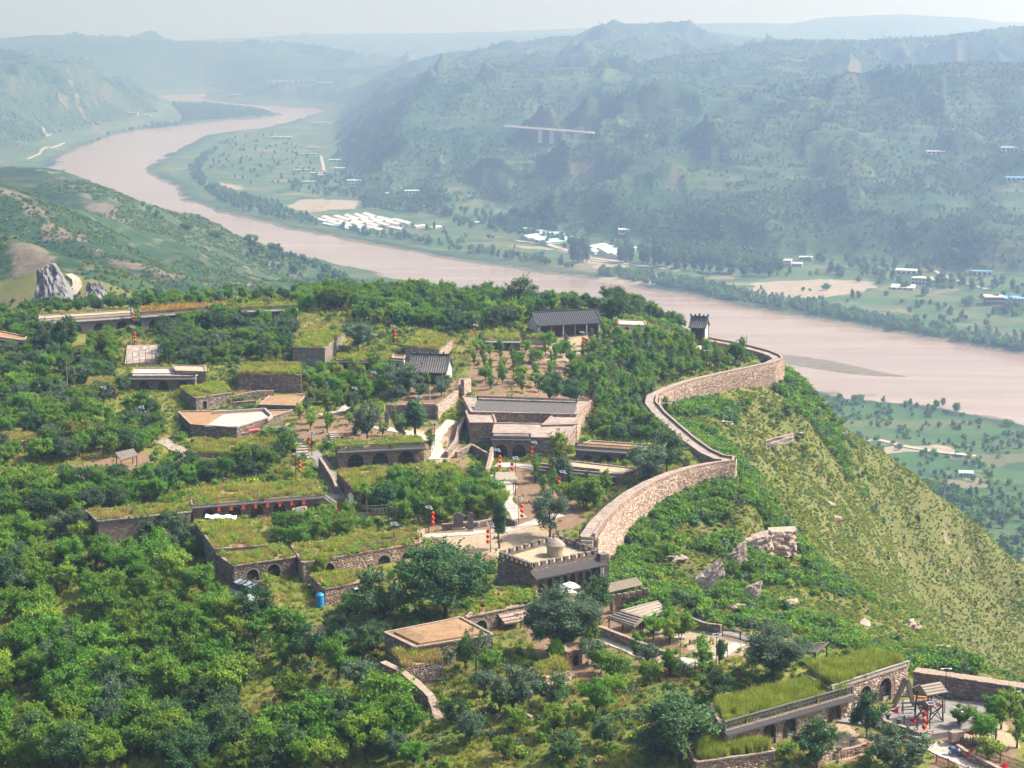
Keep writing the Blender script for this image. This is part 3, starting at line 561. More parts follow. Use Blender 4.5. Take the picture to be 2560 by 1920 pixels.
# ------------------------------------------------------------------ building helpers
KEEP = []   # open views that trees keep clear of
FOOT = []          # plan polygons that plants keep clear of: (poly, margin)
ROOFGRASS = []     # (plan quad, z, kind, density)
UP = Vector((0, 0, 1))
def inset(poly, d):
    c = sum((Vector(p[:2]) for p in poly), Vector((0, 0))) / len(poly); out = []
    for p in poly:
        v = Vector(p[:2]) - c; out.append(c + v * max(.05, (v.length - d * 1.4) / v.length))
    return [(p.x, p.y) for p in out]
def arch_pts(w, h, n=10, point=0.0):
    r = w / 2; hs = max(.05, h - r * (1 + point)); pts = [(-r, 0), (-r, hs)]
    for k in range(1, n):
        t = math.pi * (1 - k / n); pts.append((r * math.cos(t), hs + r * (1 + point) * math.sin(t)))
    return pts + [(r, hs), (r, 0)]
def arched_front(mb, A, B, z0, zb, z1, arches, depth=.5):
    """front face from A to B with real arched openings; arches: (centre metres from A, width, height, kind)"""
    ex = Vector((B.x - A.x, B.y - A.y, 0)); L = ex.length; ex.normalize(); nrm = Vector((ex.y, -ex.x, 0))
    def pt(x, z, d=0): return Vector((A.x, A.y, 0)) + ex * x - nrm * d + UP * z
    arches = sorted(arches); xs = [0]
    for a, b in zip(arches[:-1], arches[1:]): xs.append((a[0] + a[1] / 2 + b[0] - b[1] / 2) / 2)
    xs.append(L)
    if not arches: mb.quad(pt(0, z0), pt(L, z0), pt(L, z1), pt(0, z1)); return pt, nrm, ex
    mb.quad(pt(0, z0), pt(L, z0), pt(L, zb), pt(0, zb))
    for (cx, w, h, kind), xa, xb in zip(arches, xs[:-1], xs[1:]):
        p = arch_pts(w, h); l, r = cx - w / 2, cx + w / 2
        mb.quad(pt(xa, zb), pt(l, zb), pt(l, z1), pt(xa, z1)); mb.quad(pt(r, zb), pt(xb, zb), pt(xb, z1), pt(r, z1))
        for (x1, y1), (x2, y2) in zip(p[1:-2], p[2:-1]): mb.quad(pt(cx + x1, zb + y1), pt(cx + x2, zb + y2), pt(cx + x2, z1), pt(cx + x1, z1))
        for (x1, y1), (x2, y2) in zip(p[:-1], p[1:]): mb.quad(pt(cx + x1, zb + y1), pt(cx + x1, zb + y1, depth), pt(cx + x2, zb + y2, depth), pt(cx + x2, zb + y2))
    return pt, nrm, ex
def arch_fill(root, pt, zb, cx, w, h, kind, depth=.42):
    """window, door or dark open-arch fill set inside an arched opening"""
    p = arch_pts(w, h); mb = MB(); mb.poly([pt(cx + x, zb + y, depth) for x, y in p])
    big = mb.build('arched_window_or_dark_fill' if kind != 'door' else 'arched_door', 'dark_glass' if kind in ('window', 'both') else ('plaster' if kind == 'plain' else 'door_wood_or_shade'), root)  # open arches: a dark sheet whose colour stands in for interior shade
    fr = MB()
    for (x1, y1), (x2, y2) in zip(p[:-1], p[1:]): fr.bar(pt(cx + x1 * .95, zb + y1 * .97, depth - .04), pt(cx + x2 * .95, zb + y2 * .97, depth - .04), .13, .1)
    if kind != 'open':
        hs = max(.05, h - w / 2); fr.bar(pt(cx - w * .47, zb + hs, depth - .05), pt(cx + w * .47, zb + hs, depth - .05), .12, .1); n = 4 if w > 2.2 else 3
        for k in range(1, n):
            x = -w / 2 + w * k / n; top = hs + math.sqrt(max(0, (w / 2) ** 2 - x * x)) * .95
            fr.bar(pt(cx + x, zb, depth - .045), pt(cx + x, zb + top, depth - .045), .09, .08)
        if kind in ('window', 'both'): fr.bar(pt(cx - w * .47, zb + hs * .5, depth - .05), pt(cx + w * .47, zb + hs * .5, depth - .05), .07, .07)
    fr.build('window_frame', 'wood', big)
    if kind in ('both', 'door'):
        d = MB(); x0 = cx - w * .46 if kind == 'both' else cx - w * .24; x1 = x0 + w * .42; hs = max(.3, h - w / 2)
        a, b = pt(x0, zb, depth - .1), pt(x1, zb, depth - .1); d.quad(a, b, b + UP * hs, a + UP * hs); d.build('door', 'door_wood_or_shade', big)
        s = MB(); a, b = pt(x1 + .05, zb, depth - .15), pt(cx + w * .47, zb, depth - .15)
        if kind == 'both': s.quad(a, b, b + UP * .8, a + UP * .8); s.build('sill_wall', 'grey_coping', big)
def tile_eave(root, A, B, z, out=.8, drop=.42, step=.34, material='tile', name='tile_eave', back=.25):
    """a sloping strip of half-round tiles along A-B at height z"""
    A = Vector((A.x, A.y, z)); B = Vector((B.x, B.y, z)); ex = (B - A); L = ex.length; ex.normalize(); n = Vector((ex.y, -ex.x, 0)); A = A - ex * .15; L += .3
    mb = MB(); a0, b0 = A - n * back + UP * .1, A + ex * L - n * back + UP * .1; a1, b1 = A + n * out - UP * drop, A + ex * L + n * out - UP * drop
    mb.quad(a1, b1, b0, a0); mb.quad(a0 - UP * .12, b0 - UP * .12, b1 - UP * .1, a1 - UP * .1); mb.quad(a1 - UP * .1, b1 - UP * .1, b1, a1); mb.quad(a1 - UP * .1, a1, a0, a0 - UP * .12); mb.quad(b1, b1 - UP * .1, b0 - UP * .12, b0)
    k = int(L / step); r = step * .30
    for i in range(k + 1):
        t = L * i / k; p, q = a0 + ex * t + UP * .02, a1 + ex * t + UP * .02 + n * .05
        pr = [(-r, 0), (-r * .5, r * .9), (r * .5, r * .9), (r, 0)]
        for (x1, y1), (x2, y2) in zip(pr[:-1], pr[1:]): mb.quad(q + ex * x1 + UP * y1, q + ex * x2 + UP * y2, p + ex * x2 + UP * y2, p + ex * x1 + UP * y1)
        mb.quad(*[q + ex * x + UP * y for x, y in pr])
    return mb.build(name, material, root)
def lattice(root, A, B, z, h=.75, pitch=.5, rows=1, material='dark_tile', name='lattice_parapet', thick=.16):
    A = Vector((A.x, A.y, z)); B = Vector((B.x, B.y, z)); ex = (B - A); L = ex.length; ex.normalize(); mb = MB()
    mb.bar(A + UP * .05, B + UP * .05, thick + .06, .1); mb.bar(A + UP * h, B + UP * h, thick + .12, .13)
    rh = (h - .16) / rows; n = max(2, int(L / pitch))
    for r in range(rows):
        zb = .1 + r * rh
        for i in range(n):
            x0 = L * i / n; x1 = L * (i + 1) / n; xm = (x0 + x1) / 2
            if rows == 1:
                mb.bar(A + ex * x0 + UP * zb, A + ex * x1 + UP * (zb + rh), thick, .07); mb.bar(A + ex * x0 + UP * (zb + rh), A + ex * x1 + UP * zb, thick * .9, .07)
            else:
                s = (r % 2) * (x1 - x0) / 2
                mb.bar(A + ex * (x0 + s) + UP * zb, A + ex * (xm + s) + UP * (zb + rh), thick, .08); mb.bar(A + ex * (xm + s) + UP * (zb + rh), A + ex * min(L, x1 + s) + UP * zb, thick * .9, .08)
            if rows > 1 and r > 0 and i % 1 == 0: mb.bar(A + ex * x0 + UP * zb, A + ex * x1 + UP * zb, thick * .8, .06)
    for p in (A, B): mb.box((p.x, p.y, z), .34, .34, h + .1, math.atan2(ex.y, ex.x))
    return mb.build(name, material, root)
def coping(root, pts, z, w=.45, h=.22, material='coping', closed=True, name='coping'):
    mb = MB(); n = len(pts)
    for i in range(n if closed else n - 1):
        a, b = Vector((*pts[i][:2], z + .004 * i)), Vector((*pts[(i + 1) % n][:2], z + .004 * i)); ex = (b - a).normalized(); L = (b - a).length; k = max(1, int(L / 1.3))
        for j in range(k):
            g = .02; p, q = a + ex * (L * j / k + g), a + ex * (L * (j + 1) / k - g); dz = random.uniform(-.02, .03)
            mb.bar(p + UP * (h / 2 + dz), q + UP * (h / 2 + dz), w * random.uniform(.9, 1.08), h)
    return mb.build(name, material, root)
def stones(root, walls, mats=('stone_red', 'stone_brown', 'stone_pale'), wts=(.5, .3, .2), sw=.55, sh=.25, name='stone_facing', proud=(.02, .09), arches=None, seed=1):
    """real stones, proud of the wall face. walls: (A, B, z0a, z0b, z1a, z1b); outward is to the right of A->B"""
    r = np.random.default_rng(seed); V = []; MI = []
    for wi, (A, B, z0a, z0b, z1a, z1b) in enumerate(walls):
        A, B = np.array(A[:2]), np.array(B[:2]); L = np.linalg.norm(B - A)
        if L < .3: continue
        ex = (B - A) / L; nn = np.array([ex[1], -ex[0]]); zlo = min(z0a, z0b); zhi = max(z1a, z1b); z = zlo
        while z < zhi - .08:
            hh = sh * r.uniform(.7, 1.35); m = int(L / sw) + 2; ws = sw * r.uniform(.5, 1.6, m); xe = np.concatenate([[0], np.cumsum(ws)]) - r.uniform(0, sw)
            x0 = np.clip(xe[:-1], 0, L); x1 = np.clip(xe[1:], 0, L); ok = (x1 - x0) > .08; x0, x1 = x0[ok], x1[ok]; xm = (x0 + x1) / 2
            lo = z0a + (z0b - z0a) * xm / L; hi = z1a + (z1b - z1a) * xm / L; ok = (z >= lo - .05) & (z + hh <= hi + .06)
            if arches and wi == 0:
                for cx, w, h, zb in arches:
                    dx0 = np.maximum(0, np.maximum(x0 - cx, cx - x1)); rr = w / 2 + .22; hs = max(.05, h - w / 2) + zb
                    top = np.where(z < hs, rr, np.sqrt(np.maximum(0, rr * rr - (z - hs) ** 2))); ok &= ~((dx0 < top) & (z + hh > zb - .05))
            x0, x1 = x0[ok] + .018, x1[ok] - .018; k = len(x0)
            if k:
                pr = r.uniform(*proud, k); za = z + .015 + r.uniform(0, .03, k); zb_ = z + hh - .015 - r.uniform(0, .03, k); j = r.uniform(-.03, .03, (k, 4))
                f = []
                for xx, zz, d in ((x0 + j[:, 0], za, -.03), (x1 + j[:, 1], za, -.03), (x1 + j[:, 2], zb_, -.03), (x0 + j[:, 3], zb_, -.03), (x0 + .03 + j[:, 0], za + .02, 1), (x1 - .03 + j[:, 1], za + .02, 1), (x1 - .03 + j[:, 2], zb_ - .02, 1), (x0 + .03 + j[:, 3], zb_ - .02, 1)):
                    dd = pr if d == 1 else np.full(k, d); f.append(np.stack([A[0] + ex[0] * xx + nn[0] * dd, A[1] + ex[1] * xx + nn[1] * dd, zz], -1))
                V.append(np.stack(f, 1)); MI.append(r.choice(len(mats), k, p=wts))
            z += hh
    if not V: return None
    V = np.concatenate(V); MI = np.concatenate(MI); k = len(V); fq = np.array([[4, 5, 6, 7], [0, 1, 5, 4], [1, 2, 6, 5], [2, 3, 7, 6], [3, 0, 4, 7]])
    q = (np.arange(k)[:, None, None] * 8 + fq[None]).reshape(-1, 4); me = bpy.data.meshes.new(name); n = len(q)
    me.vertices.add(k * 8); me.vertices.foreach_set('co', V.astype(np.float32).ravel()); me.loops.add(n * 4); me.loops.foreach_set('vertex_index', q.astype(np.int32).ravel())
    me.polygons.add(n); me.polygons.foreach_set('loop_start', (np.arange(n) * 4).astype(np.int32)); me.polygons.foreach_set('loop_total', np.full(n, 4, np.int32))
    for s in mats: me.materials.append(M[s])
    me.polygons.foreach_set('material_index', np.repeat(MI, 5).astype(np.int32)); me.update()
    o = bpy.data.objects.new(name, me); COL.objects.link(o); o['kind'] = 'stuff'
    if root is not None: o.parent = root; o.matrix_parent_inverse = root.matrix_basis.inverted()
    return o
_hs = [0]
def house(name, label, roof, z, h, arches=(), eave=None, parapet=None, cop=True, roofmat='earth_roof', wallmat='red_stone', grass=None, gd=1.0, cat='house', facing=None, wts=(.5, .3, .2), copmat='coping', depth=None, sides=(0, 1, 2, 3), group=None, sw=.55, sh=.25, hole=None):
    """flat-roofed cave house; roof: photo pixels of front-left, front-right, back-right, back-left roof corners at height z; arches: (fraction along front, width, height, kind)"""
    q = [P(x, y, z) for x, y in roof]; A, B, C, D = q; c = (A + B + C + D) / 4; zb = z - h; root = thing(name, (c.x, c.y, zb), label, cat, group); _hs[0] += 1
    ex = Vector((B.x - A.x, B.y - A.y, 0)); L = ex.length
    arc = [(t * L, w, hh, k) for t, w, hh, k in arches]
    mb = MB(); pt, nrm, exn = arched_front(mb, A, B, zb - 2.5, zb + .1, z, arc)
    for a, b in ((B, C), (C, D), (D, A)): mb.quad((a.x, a.y, zb - 2.5), (b.x, b.y, zb - 2.5), (b.x, b.y, z), (a.x, a.y, z))
    mb.build('wall', wallmat, root)
    for cx, w, hh, k in arc: arch_fill(root, pt, zb + .1, cx, w, hh, k)
    if arc:
        for cx, w, hh, k in arc:
            vb = MB()
            p = arch_pts(w + .3, hh + .15); p2 = arch_pts(w + .02, hh + .01)
            for i in range(1, len(p) - 2): vb.quad(pt(cx + p2[i][0], zb + .1 + p2[i][1], -.06), pt(cx + p2[i + 1][0], zb + .1 + p2[i + 1][1], -.06), pt(cx + p[i + 1][0], zb + .1 + p[i + 1][1], -.06), pt(cx + p[i][0], zb + .1 + p[i][1], -.06))
            vb.build('arch_ring', 'grey_coping' if copmat != 'coping' else 'coping', root)
    rf = MB(); ins = inset([p[:2] for p in q], .05); rf.prism(ins, z - .3, z - .02, bottom=False); rf.build('roof', roofmat, root)
    if facing:
        wl = [(A, B, zb - .3, zb - .3, z, z)] + [(a, b, zb - .3, zb - .3, z, z) for i, (a, b) in enumerate(((B, C), (C, D), (D, A))) if i + 1 in sides and i != 1]
        stones(root, wl, facing, wts, sw, sh, arches=[(cx, w, hh, zb + .1) for cx, w, hh, k in arc], seed=_hs[0])
    if cop: coping(root, [p[:2] for p in q], z, material=copmat)
    if eave: tile_eave(root, A, B, z - .02, material=eave)
    if parapet: lattice(root, A, B, z + .22, **parapet)
    FOOT.append(([p[:2] for p in q], .4)); FOOT.append(([A[:2], B[:2], (B + nrm * .7)[:2], (A + nrm * .7)[:2]], .1))
    if grass: ROOFGRASS.append((inset([p[:2] for p in q], .7 if grass == 'tall' else .08), z - .02, grass, gd))
    root['q'] = [v for p in q for v in p]
    return root, pt, nrm
def gable(name, label, eL, eR, ze, b, r, wallh, tile='tile', wall='plaster', columns=0, cat='temple', over=.7, ornaments=3, sway=.35):
    """two-slope tiled hall; eL, eR: pixels of the front eave ends, ze eave height, b half depth, r rise"""
    A, B = P(*eL, ze), P(*eR, ze); ex = Vector((B.x - A.x, B.y - A.y, 0)); L = ex.length; ex.normalize(); n = Vector((ex.y, -ex.x, 0)); zb = ze - wallh
    c = A + ex * (L / 2) - n * b; root = thing(name, (c.x, c.y, zb), label, cat)
    def pt(x, d, z): v = Vector((A.x, A.y, 0)) + ex * x - n * d; v.z = z; return v
    prof = [(0, 0), (b * .35, r * .26), (b * .7, r * .62), (b, r)]; prof += [(2 * b - d, z) for d, z in prof[-2::-1]]
    rf = MB()
    for (d1, z1), (d2, z2) in zip(prof[:-1], prof[1:]):
        rf.quad(pt(0, d1, ze + z1), pt(L, d1, ze + z1), pt(L, d2, ze + z2), pt(0, d2, ze + z2)); rf.quad(pt(0, d2, ze + z2 - .16), pt(L, d2, ze + z2 - .16), pt(L, d1, ze + z1 - .16), pt(0, d1, ze + z1 - .16))
    rf.quad(pt(0, 0, ze - .16), pt(L, 0, ze - .16), pt(L, 0, ze), pt(0, 0, ze)); k = int(L / .55)
    for i in range(k + 1):
        x = L * i / k
        for (d1, z1), (d2, z2) in zip(prof[:3], prof[1:4]):
            a, e = pt(x, d1 - .03, ze + z1), pt(x, d2, ze + z2); w = .16
            rf.quad(a - ex * w, a + UP * .2, e + UP * .2, e - ex * w); rf.quad(a + UP * .2, a + ex * w, e + ex * w, e + UP * .2)
    tiles = rf.build('roof_tiles', tile, root)
    rd = MB(); rd.bar(pt(-.1, b, ze + r + .15), pt(L + .1, b, ze + r + .15), .3, .5)
    for i in range(ornaments):
        x = L * (i + .5) / ornaments if ornaments != 5 else [0, L * .25, L * .5, L * .75, L][i]; rd.box((*pt(x, b, 0)[:2], ze + r + .35), .5, .3, .45 + (.3 if i == ornaments // 2 else 0), math.atan2(ex.y, ex.x))
    for x in (0, L): rd.bar(pt(x, b, ze + r + .2), pt(x + (.25 if x else -.25), b, ze + r + .95), .28, .3)
    rd.build('ridge', 'dark_tile', root)
    vg = MB()
    for x in (.05, L - .05):
        for (d1, z1), (d2, z2) in zip(prof[:-1], prof[1:]): vg.bar(pt(x, d1, ze + z1 + .12), pt(x, d2, ze + z2 + .12), .28, .26)
        vg.bar(pt(x, .1, ze + .12), pt(x, -.45, ze + .3), .26, .24)
    vg.build('verge', 'dark_tile', root)
    wl = MB(); ov = over; z0 = zb - 2.0
    for x in (ov * .5, L - ov * .5):
        s = [pt(x, ov, z0), pt(x, 2 * b - ov, z0), pt(x, 2 * b - ov, ze + r * .28)] + [pt(x, d, ze + z - .17) for d, z in prof[-3:1:-1]] + [pt(x, ov, ze + r * .1)]
        i = len(wl.v); wl.v += [tuple(p) for p in s]; wl.f.append(tuple(range(i, i + len(s)))); wl.m.append(0); wl.uv.append([(p.x * n.x + p.y * n.y, p.z) for p in s])
        s2 = [p + ex * (.3 if x < L / 2 else -.3) for p in s]; i = len(wl.v); wl.v += [tuple(p) for p in s2]; wl.f.append(tuple(range(i, i + len(s)))); wl.m.append(0); wl.uv.append([(p.x * n.x + p.y * n.y, p.z) for p in s2])
        for a1, a2, b1, b2 in zip(s, s[1:] + s[:1], s2, s2[1:] + s2[:1]): wl.quad(a1, a2, b2, b1)
    wl.quad(pt(L, 2 * b - ov, z0), pt(0, 2 * b - ov, z0), pt(0, 2 * b - ov, ze + r * .2), pt(L, 2 * b - ov, ze + r * .2)); wl.build('wall', wall, root)
    fw = MB(); dd = ov + (1.4 if columns else 0); fw.quad(pt(.3, dd, z0), pt(L - .3, dd, z0), pt(L - .3, dd, ze + .2), pt(.3, dd, ze + .2)); fw.build('front_wall', 'door_wood_or_shade', root)
    for i in range(columns):
        x = .9 + (L - 1.8) * i / (columns - 1); m = MB(); m.tube(pt(x, ov + .1, zb - .2), pt(x, ov + .1, ze), .2, .18, 8); m.build('column', 'plaster' if i % 2 == 0 else 'weathered_wood', root)
    if columns:
        m = MB(); m.bar(pt(.3, ov + .1, ze - .25), pt(L - .3, ov + .1, ze - .25), .3, .4)
        for i in range(columns * 2): m.box((*pt(.8 + (L - 1.6) * i / (columns * 2 - 1), ov, 0)[:2], ze - .1), .5, .5, .28)
        m.build('beam', 'wood', root)
        for i in range(columns - 1):
            x0 = .9 + (L - 1.8) * i / (columns - 1); m = MB()
            for t in (.2, .35, .5, .65, .8): xx = x0 + (L - 1.8) / (columns - 1) * t; m.bar(pt(xx, dd - .08, zb), pt(xx, dd - .08, ze - .5), .08, .08)
            m.bar(pt(x0 + .2, dd - .08, zb + 1.2), pt(x0 + (L - 1.8) / (columns - 1) - .2, dd - .08, zb + 1.2), .08, .1); m.build('door_lattice', 'red_wood', root)
        m = MB(); m.prism([tuple(pt(x, d, 0)[:2]) for x, d in ((0, -1.2), (L, -1.2), (L, 2 * b), (0, 2 * b))], zb - 2.4, zb - .05); m.build('stone_platform', 'grey_stone', root)
    FOOT.append(([tuple(pt(x, d, 0)[:2]) for x, d in ((0, -1), (L, -1), (L, 2 * b), (0, 2 * b))], .3)); return root, pt
def wall_line(name, label, pts, hts, thick=.5, facing=('stone_red', 'stone_brown', 'stone_pale'), core='red_stone', cop='coping', cat='wall', wts=(.5, .3, .2), below=1.2, sw=.5, sh=.22, both=True, group=None, abs_top=None):
    """free-standing stone wall; pts: plan points, hts: heights over the ground (or absolute tops)"""
    pts = [Vector(p[:2]) for p in pts]; zs = [h1(p.x, p.y) for p in pts]; tops = abs_top if abs_top else [a + b for a, b in zip(zs, hts)]
    mid = pts[len(pts) // 2]; root = thing(name, (mid.x, mid.y, zs[len(pts) // 2]), label, cat, group); mb = MB(); wl = []; cp = MB()
    for i in range(len(pts) - 1):
        a, b = pts[i], pts[i + 1]; ex = (b - a); L = ex.length; ex.normalize(); n = Vector((ex.y, -ex.x)) * thick / 2
        mb.prism([a + n, b + n, b - n, a - n][::1] if False else [tuple(a + n), tuple(b + n), tuple(b - n), tuple(a - n)], [zs[i] - below, zs[i + 1] - below, zs[i + 1] - below, zs[i] - below], [tops[i], tops[i + 1], tops[i + 1], tops[i]], top=True)
        wl.append((a + n, b + n, zs[i] - below * .5, zs[i + 1] - below * .5, tops[i], tops[i + 1]))
        if both: wl.append((b - n, a - n, zs[i + 1] - below * .5, zs[i] - below * .5, tops[i + 1], tops[i]))
        if cop:
            k = max(1, int(L / .9))
            for j in range(k):
                p, q = a + ex * (L * j / k), a + ex * (L * (j + 1) / k - .03); za, zb = tops[i] + (tops[i + 1] - tops[i]) * j / k, tops[i] + (tops[i + 1] - tops[i]) * (j + 1) / k; d = random.uniform(.03, .1) + .003 * i
                cp.bar((p.x, p.y, za + d), (q.x, q.y, zb + d), thick * random.uniform(1.0, 1.25), .16)
    mb.build('wall_core', core, root)
    if facing: stones(root, wl, facing, wts, sw, sh, seed=len(label))
    if cop: cp.build('coping', cop, root)
    FOOT.append(([tuple(p) for p in pts] + [tuple(p + Vector((.01, .3))) for p in pts[::-1]], .3)); return root
RED = ('stone_red', 'stone_brown', 'stone_pale'); GREYS = ('stone_umber', 'stone_brown', 'grey_coping')

# ------------------------------------------------------------------ the ring wall
def ring_wall():
    n = len(WALLP); W2 = [Vector(p[:2]) for p in WALLP]
    # refine the course
    R = []
    for a, b in zip(W2[:-1], W2[1:]):
        k = max(1, int((b - a).length / 4)); R += [a + (b - a) * (j / k) for j in range(k)]
    R.append(W2[-1]); n = len(R); nr = []
    for i in range(n):
        t = (R[min(n - 1, i + 1)] - R[max(0, i - 1)]).normalized(); v = Vector((t.y, -t.x)); nr.append(v)
    sgn = 1 if not in_poly(np.array([R[n // 3].x + nr[n // 3].x]), np.array([R[n // 3].y + nr[n // 3].y]), RINGIN)[0] else -1
    nr = [v * sgn for v in nr]; wid = 2.8
    inn = []
    for i in range(n): inn.append(R[i] - nr[i] * wid)
    out = H(np.array([p.x + v.x * 1.5 for p, v in zip(R, nr)]), np.array([p.y + v.y * 1.5 for p, v in zip(R, nr)])); ins = H(np.array([p.x for p in inn]), np.array([p.y for p in inn]))
    bat = [R[i] + nr[i] * .5 for i in range(n)]
    c = R[n // 2]; root = thing('ring_wall', (c.x, c.y, out[n // 2]), 'long curving red stone rampart with a paved walk on top along the cliff edge', 'wall')
    mb = MB(); wk = MB(); pp = MB(); wl = []; step = 0; cpb = MB()
    for i in range(n - 1):
        o0, o1 = min(out[i], 207) - 3.0, min(out[i + 1], 207) - 3.0; a, b = (i, i + 1)
        mb.quad((bat[a].x, bat[a].y, o0), (bat[b].x, bat[b].y, o1), (R[b].x, R[b].y, WALLZ), (R[a].x, R[a].y, WALLZ))
        mb.quad((inn[b].x, inn[b].y, min(ins[b], 208) - 1.5), (inn[a].x, inn[a].y, min(ins[a], 208) - 1.5), (inn[a].x, inn[a].y, WALLZ), (inn[b].x, inn[b].y, WALLZ))
        wk.quad((R[a].x, R[a].y, WALLZ + .01), (R[b].x, R[b].y, WALLZ + .01), (inn[b].x, inn[b].y, WALLZ + .01), (inn[a].x, inn[a].y, WALLZ + .01))
        p0, p1 = (R[a] - nr[a] * .2), (R[b] - nr[b] * .2); pp.bar((p0.x, p0.y, WALLZ + .2), (p1.x, p1.y, WALLZ + .2), .4, .42); d = random.uniform(0, .03); cpb.bar((p0.x, p0.y, WALLZ + .46 + d), (p1.x, p1.y, WALLZ + .46 + d), .5, .12)
        wl.append((bat[b], bat[a], o1 + .3, o0 + .3, WALLZ - .05, WALLZ - .05) if sgn < 0 else (bat[a], bat[b], o0 + .3, o1 + .3, WALLZ - .05, WALLZ - .05))
    e0, e1 = R[-1], inn[-1]; mb.quad((e0.x, e0.y, 200), (e1.x, e1.y, 200), (e1.x, e1.y, WALLZ), (e0.x, e0.y, WALLZ))
    mb.build('wall_core', 'red_stone', root); wk.build('walkway', 'paving', root); pp.build('parapet', 'red_stone', root); cpb.build('coping', 'coping', root)
    stones(root, wl, RED, (.44, .26, .30), .48, .19, seed=5, proud=(.0, .11))
    FOOT.append(([tuple(p) for p in R] + [tuple(p) for p in inn[::-1]], .8)); return R, inn, nr
RW, RWI, RWN = ring_wall()

# ------------------------------------------------------------------ the houses
LAT = dict(h=.7, pitch=.55, rows=1)
house('cave_house', 'brown flat-roofed cave house at the wood edge with a stone gate porch', [(-40, 838), (61, 853), (66, 843), (-40, 820)], 217, 4.2, [(.35, 2.6, 3, 'both'), (.75, 2.6, 3, 'both')], eave='tile', wallmat='dark_stone')
house('cave_house', 'long cave house with lattice parapet and white eave beside the red lantern pole', [(96, 806), (334, 790), (330, 776), (100, 790)], 219.5, 4.4, [(.12, 2.8, 3.1, 'both'), (.39, 2.8, 3.1, 'both'), (.63, 2.8, 3.1, 'both'), (.87, 2.9, 3.2, 'both')], eave='grey_coping', parapet=LAT, wallmat='grey_brick', roofmat='tan_roof')
house('cave_house', 'long cave house under tall rust coloured grass with two dark arches showing', [(352, 789), (566, 772), (560, 757), (350, 774)], 220.5, 4.6, [(.15, 2.9, 3.2, 'both'), (.45, 2.9, 3.2, 'both'), (.73, 2.9, 3.3, 'both'), (.9, 2.9, 3.3, 'both')], eave='grey_coping', parapet=LAT, wallmat='grey_brick', grass='rust', gd=.5)
house('cave_house', 'lattice parapet cave house half hidden by trees at the hill crest', [(604, 776), (742, 771), (740, 758), (604, 762)], 221, 4.2, [(.3, 2.8, 3, 'both'), (.7, 2.8, 3, 'both')], eave='grey_coping', parapet=LAT, wallmat='grey_brick', grass='green', gd=.5)
house('cave_house', 'low grey tiled house with open lattice ridge parapet and a pale roof terrace', [(328, 943), (487, 943), (515, 920), (335, 922)], 213, 3.6, [(.2, 2.4, 2.7, 'window'), (.5, 2.4, 2.7, 'door'), (.8, 2.4, 2.7, 'window')], eave='tile', parapet=LAT, wallmat='dark_stone', roofmat='pale_paving')
house('cave_house', 'small stone house with bright green grass roof and a wooden gate', [(489, 996), (578, 982), (560, 956), (451, 972)], 211, 3.2, [(.25, 1.2, 2.2, 'door')], facing=GREYS, wallmat='grey_stone', grass='green', gd=1.6, sides=(0, 1, 3))
house('cave_house', 'dark stone block house with a thick yellow-green grass roof', [(594, 934), (753, 937), (748, 911), (608, 911)], 214, 3.9, [], facing=GREYS, wallmat='dark_stone', grass='mixed', gd=1.8, cop=False)
house('cave_house', 'low house with a bare brown earth roof below the dark stone block', [(648, 1013), (741, 1015), (762, 990), (692, 974)], 209.3, 2.2, [], wallmat='dark_stone', roofmat='earth_roof')
house('terrace_house', 'wide house with white paved court on its roof and brown earth around it', [(478, 1062), (592, 1070), (732, 1026), (446, 1030)], 208.8, 4.0, [(.7, 1.4, 2.1, 'open')], facing=GREYS, wallmat='dark_stone', roofmat='earth_roof')
m = MB(); ct = [P(x, y, 208.85) for x, y in [(512, 1066), (592, 1066), (672, 1044), (655, 1030), (560, 1036)]]; m.prism([p[:2] for p in ct], 208.7, 208.9); m.build('paved_court', 'pale_paving', bpy.data.objects['terrace_house'])
coping(bpy.data.objects['terrace_house'], [P(x, y, 208.85)[:2] for x, y in [(530, 1034), (662, 1026), (680, 1044), (668, 1052)]], 208.8, w=.5, h=.6, closed=False, material='grey_coping', name='court_wall')
house('terrace_house', 'stone terrace with picket balustrade and red banner beside the paved roof court', [(592, 1086), (714, 1066), (738, 1048), (612, 1062)], 207.2, 2.6, [], facing=GREYS, wallmat='grey_stone', roofmat='earth_roof')
house('cave_house', 'long tile-eaved inn with a row of orange paper lanterns and grassy roof', [(481, 1264), (806, 1238), (792, 1203), (476, 1224)], 206.3, 3.9, [(.12, 2.5, 2.9, 'both'), (.32, 2.6, 2.9, 'both'), (.49, 2.6, 2.9, 'both'), (.66, 2.6, 2.9, 'both'), (.83, 2.6, 2.9, 'both'), (.955, 1.2, 2.3, 'open')], eave='tile', wallmat='dark_stone', grass='mixed', gd=1.5)
house('cave_house', 'overgrown low cave house with dry yellow grass roof beside the lantern inn', [(245, 1304), (477, 1281), (474, 1262), (216, 1278)], 205.6, 3.6, [(.5, 2.5, 2.8, 'both')], wallmat='dark_stone', grass='dry', gd=1.4, copmat='grey_coping')
house('cave_house', 'courtyard house with three wide dark arches under tile eave and lattice parapet', [(846, 1126), (1060, 1115), (1052, 1096), (838, 1104)], 208.8, 4.6, [(.2, 3.6, 3.5, 'window'), (.485, 3.5, 3.6, 'window'), (.79, 3.5, 3.7, 'both')], eave='tile', parapet=LAT, facing=('stone_brown', 'stone_umber', 'stone_red'), wallmat='dark_stone', grass='green', gd=1.2)
house('side_house', 'tall dark stone wing with straw coloured grass roof above the sloping lane', [(884, 1223), (968, 1216), (962, 1168), (843, 1180)], 206.2, 4.6, [], facing=('stone_brown', 'stone_umber', 'stone_red'), wallmat='dark_stone', grass='dry', gd=1.6, sides=(0, 3))
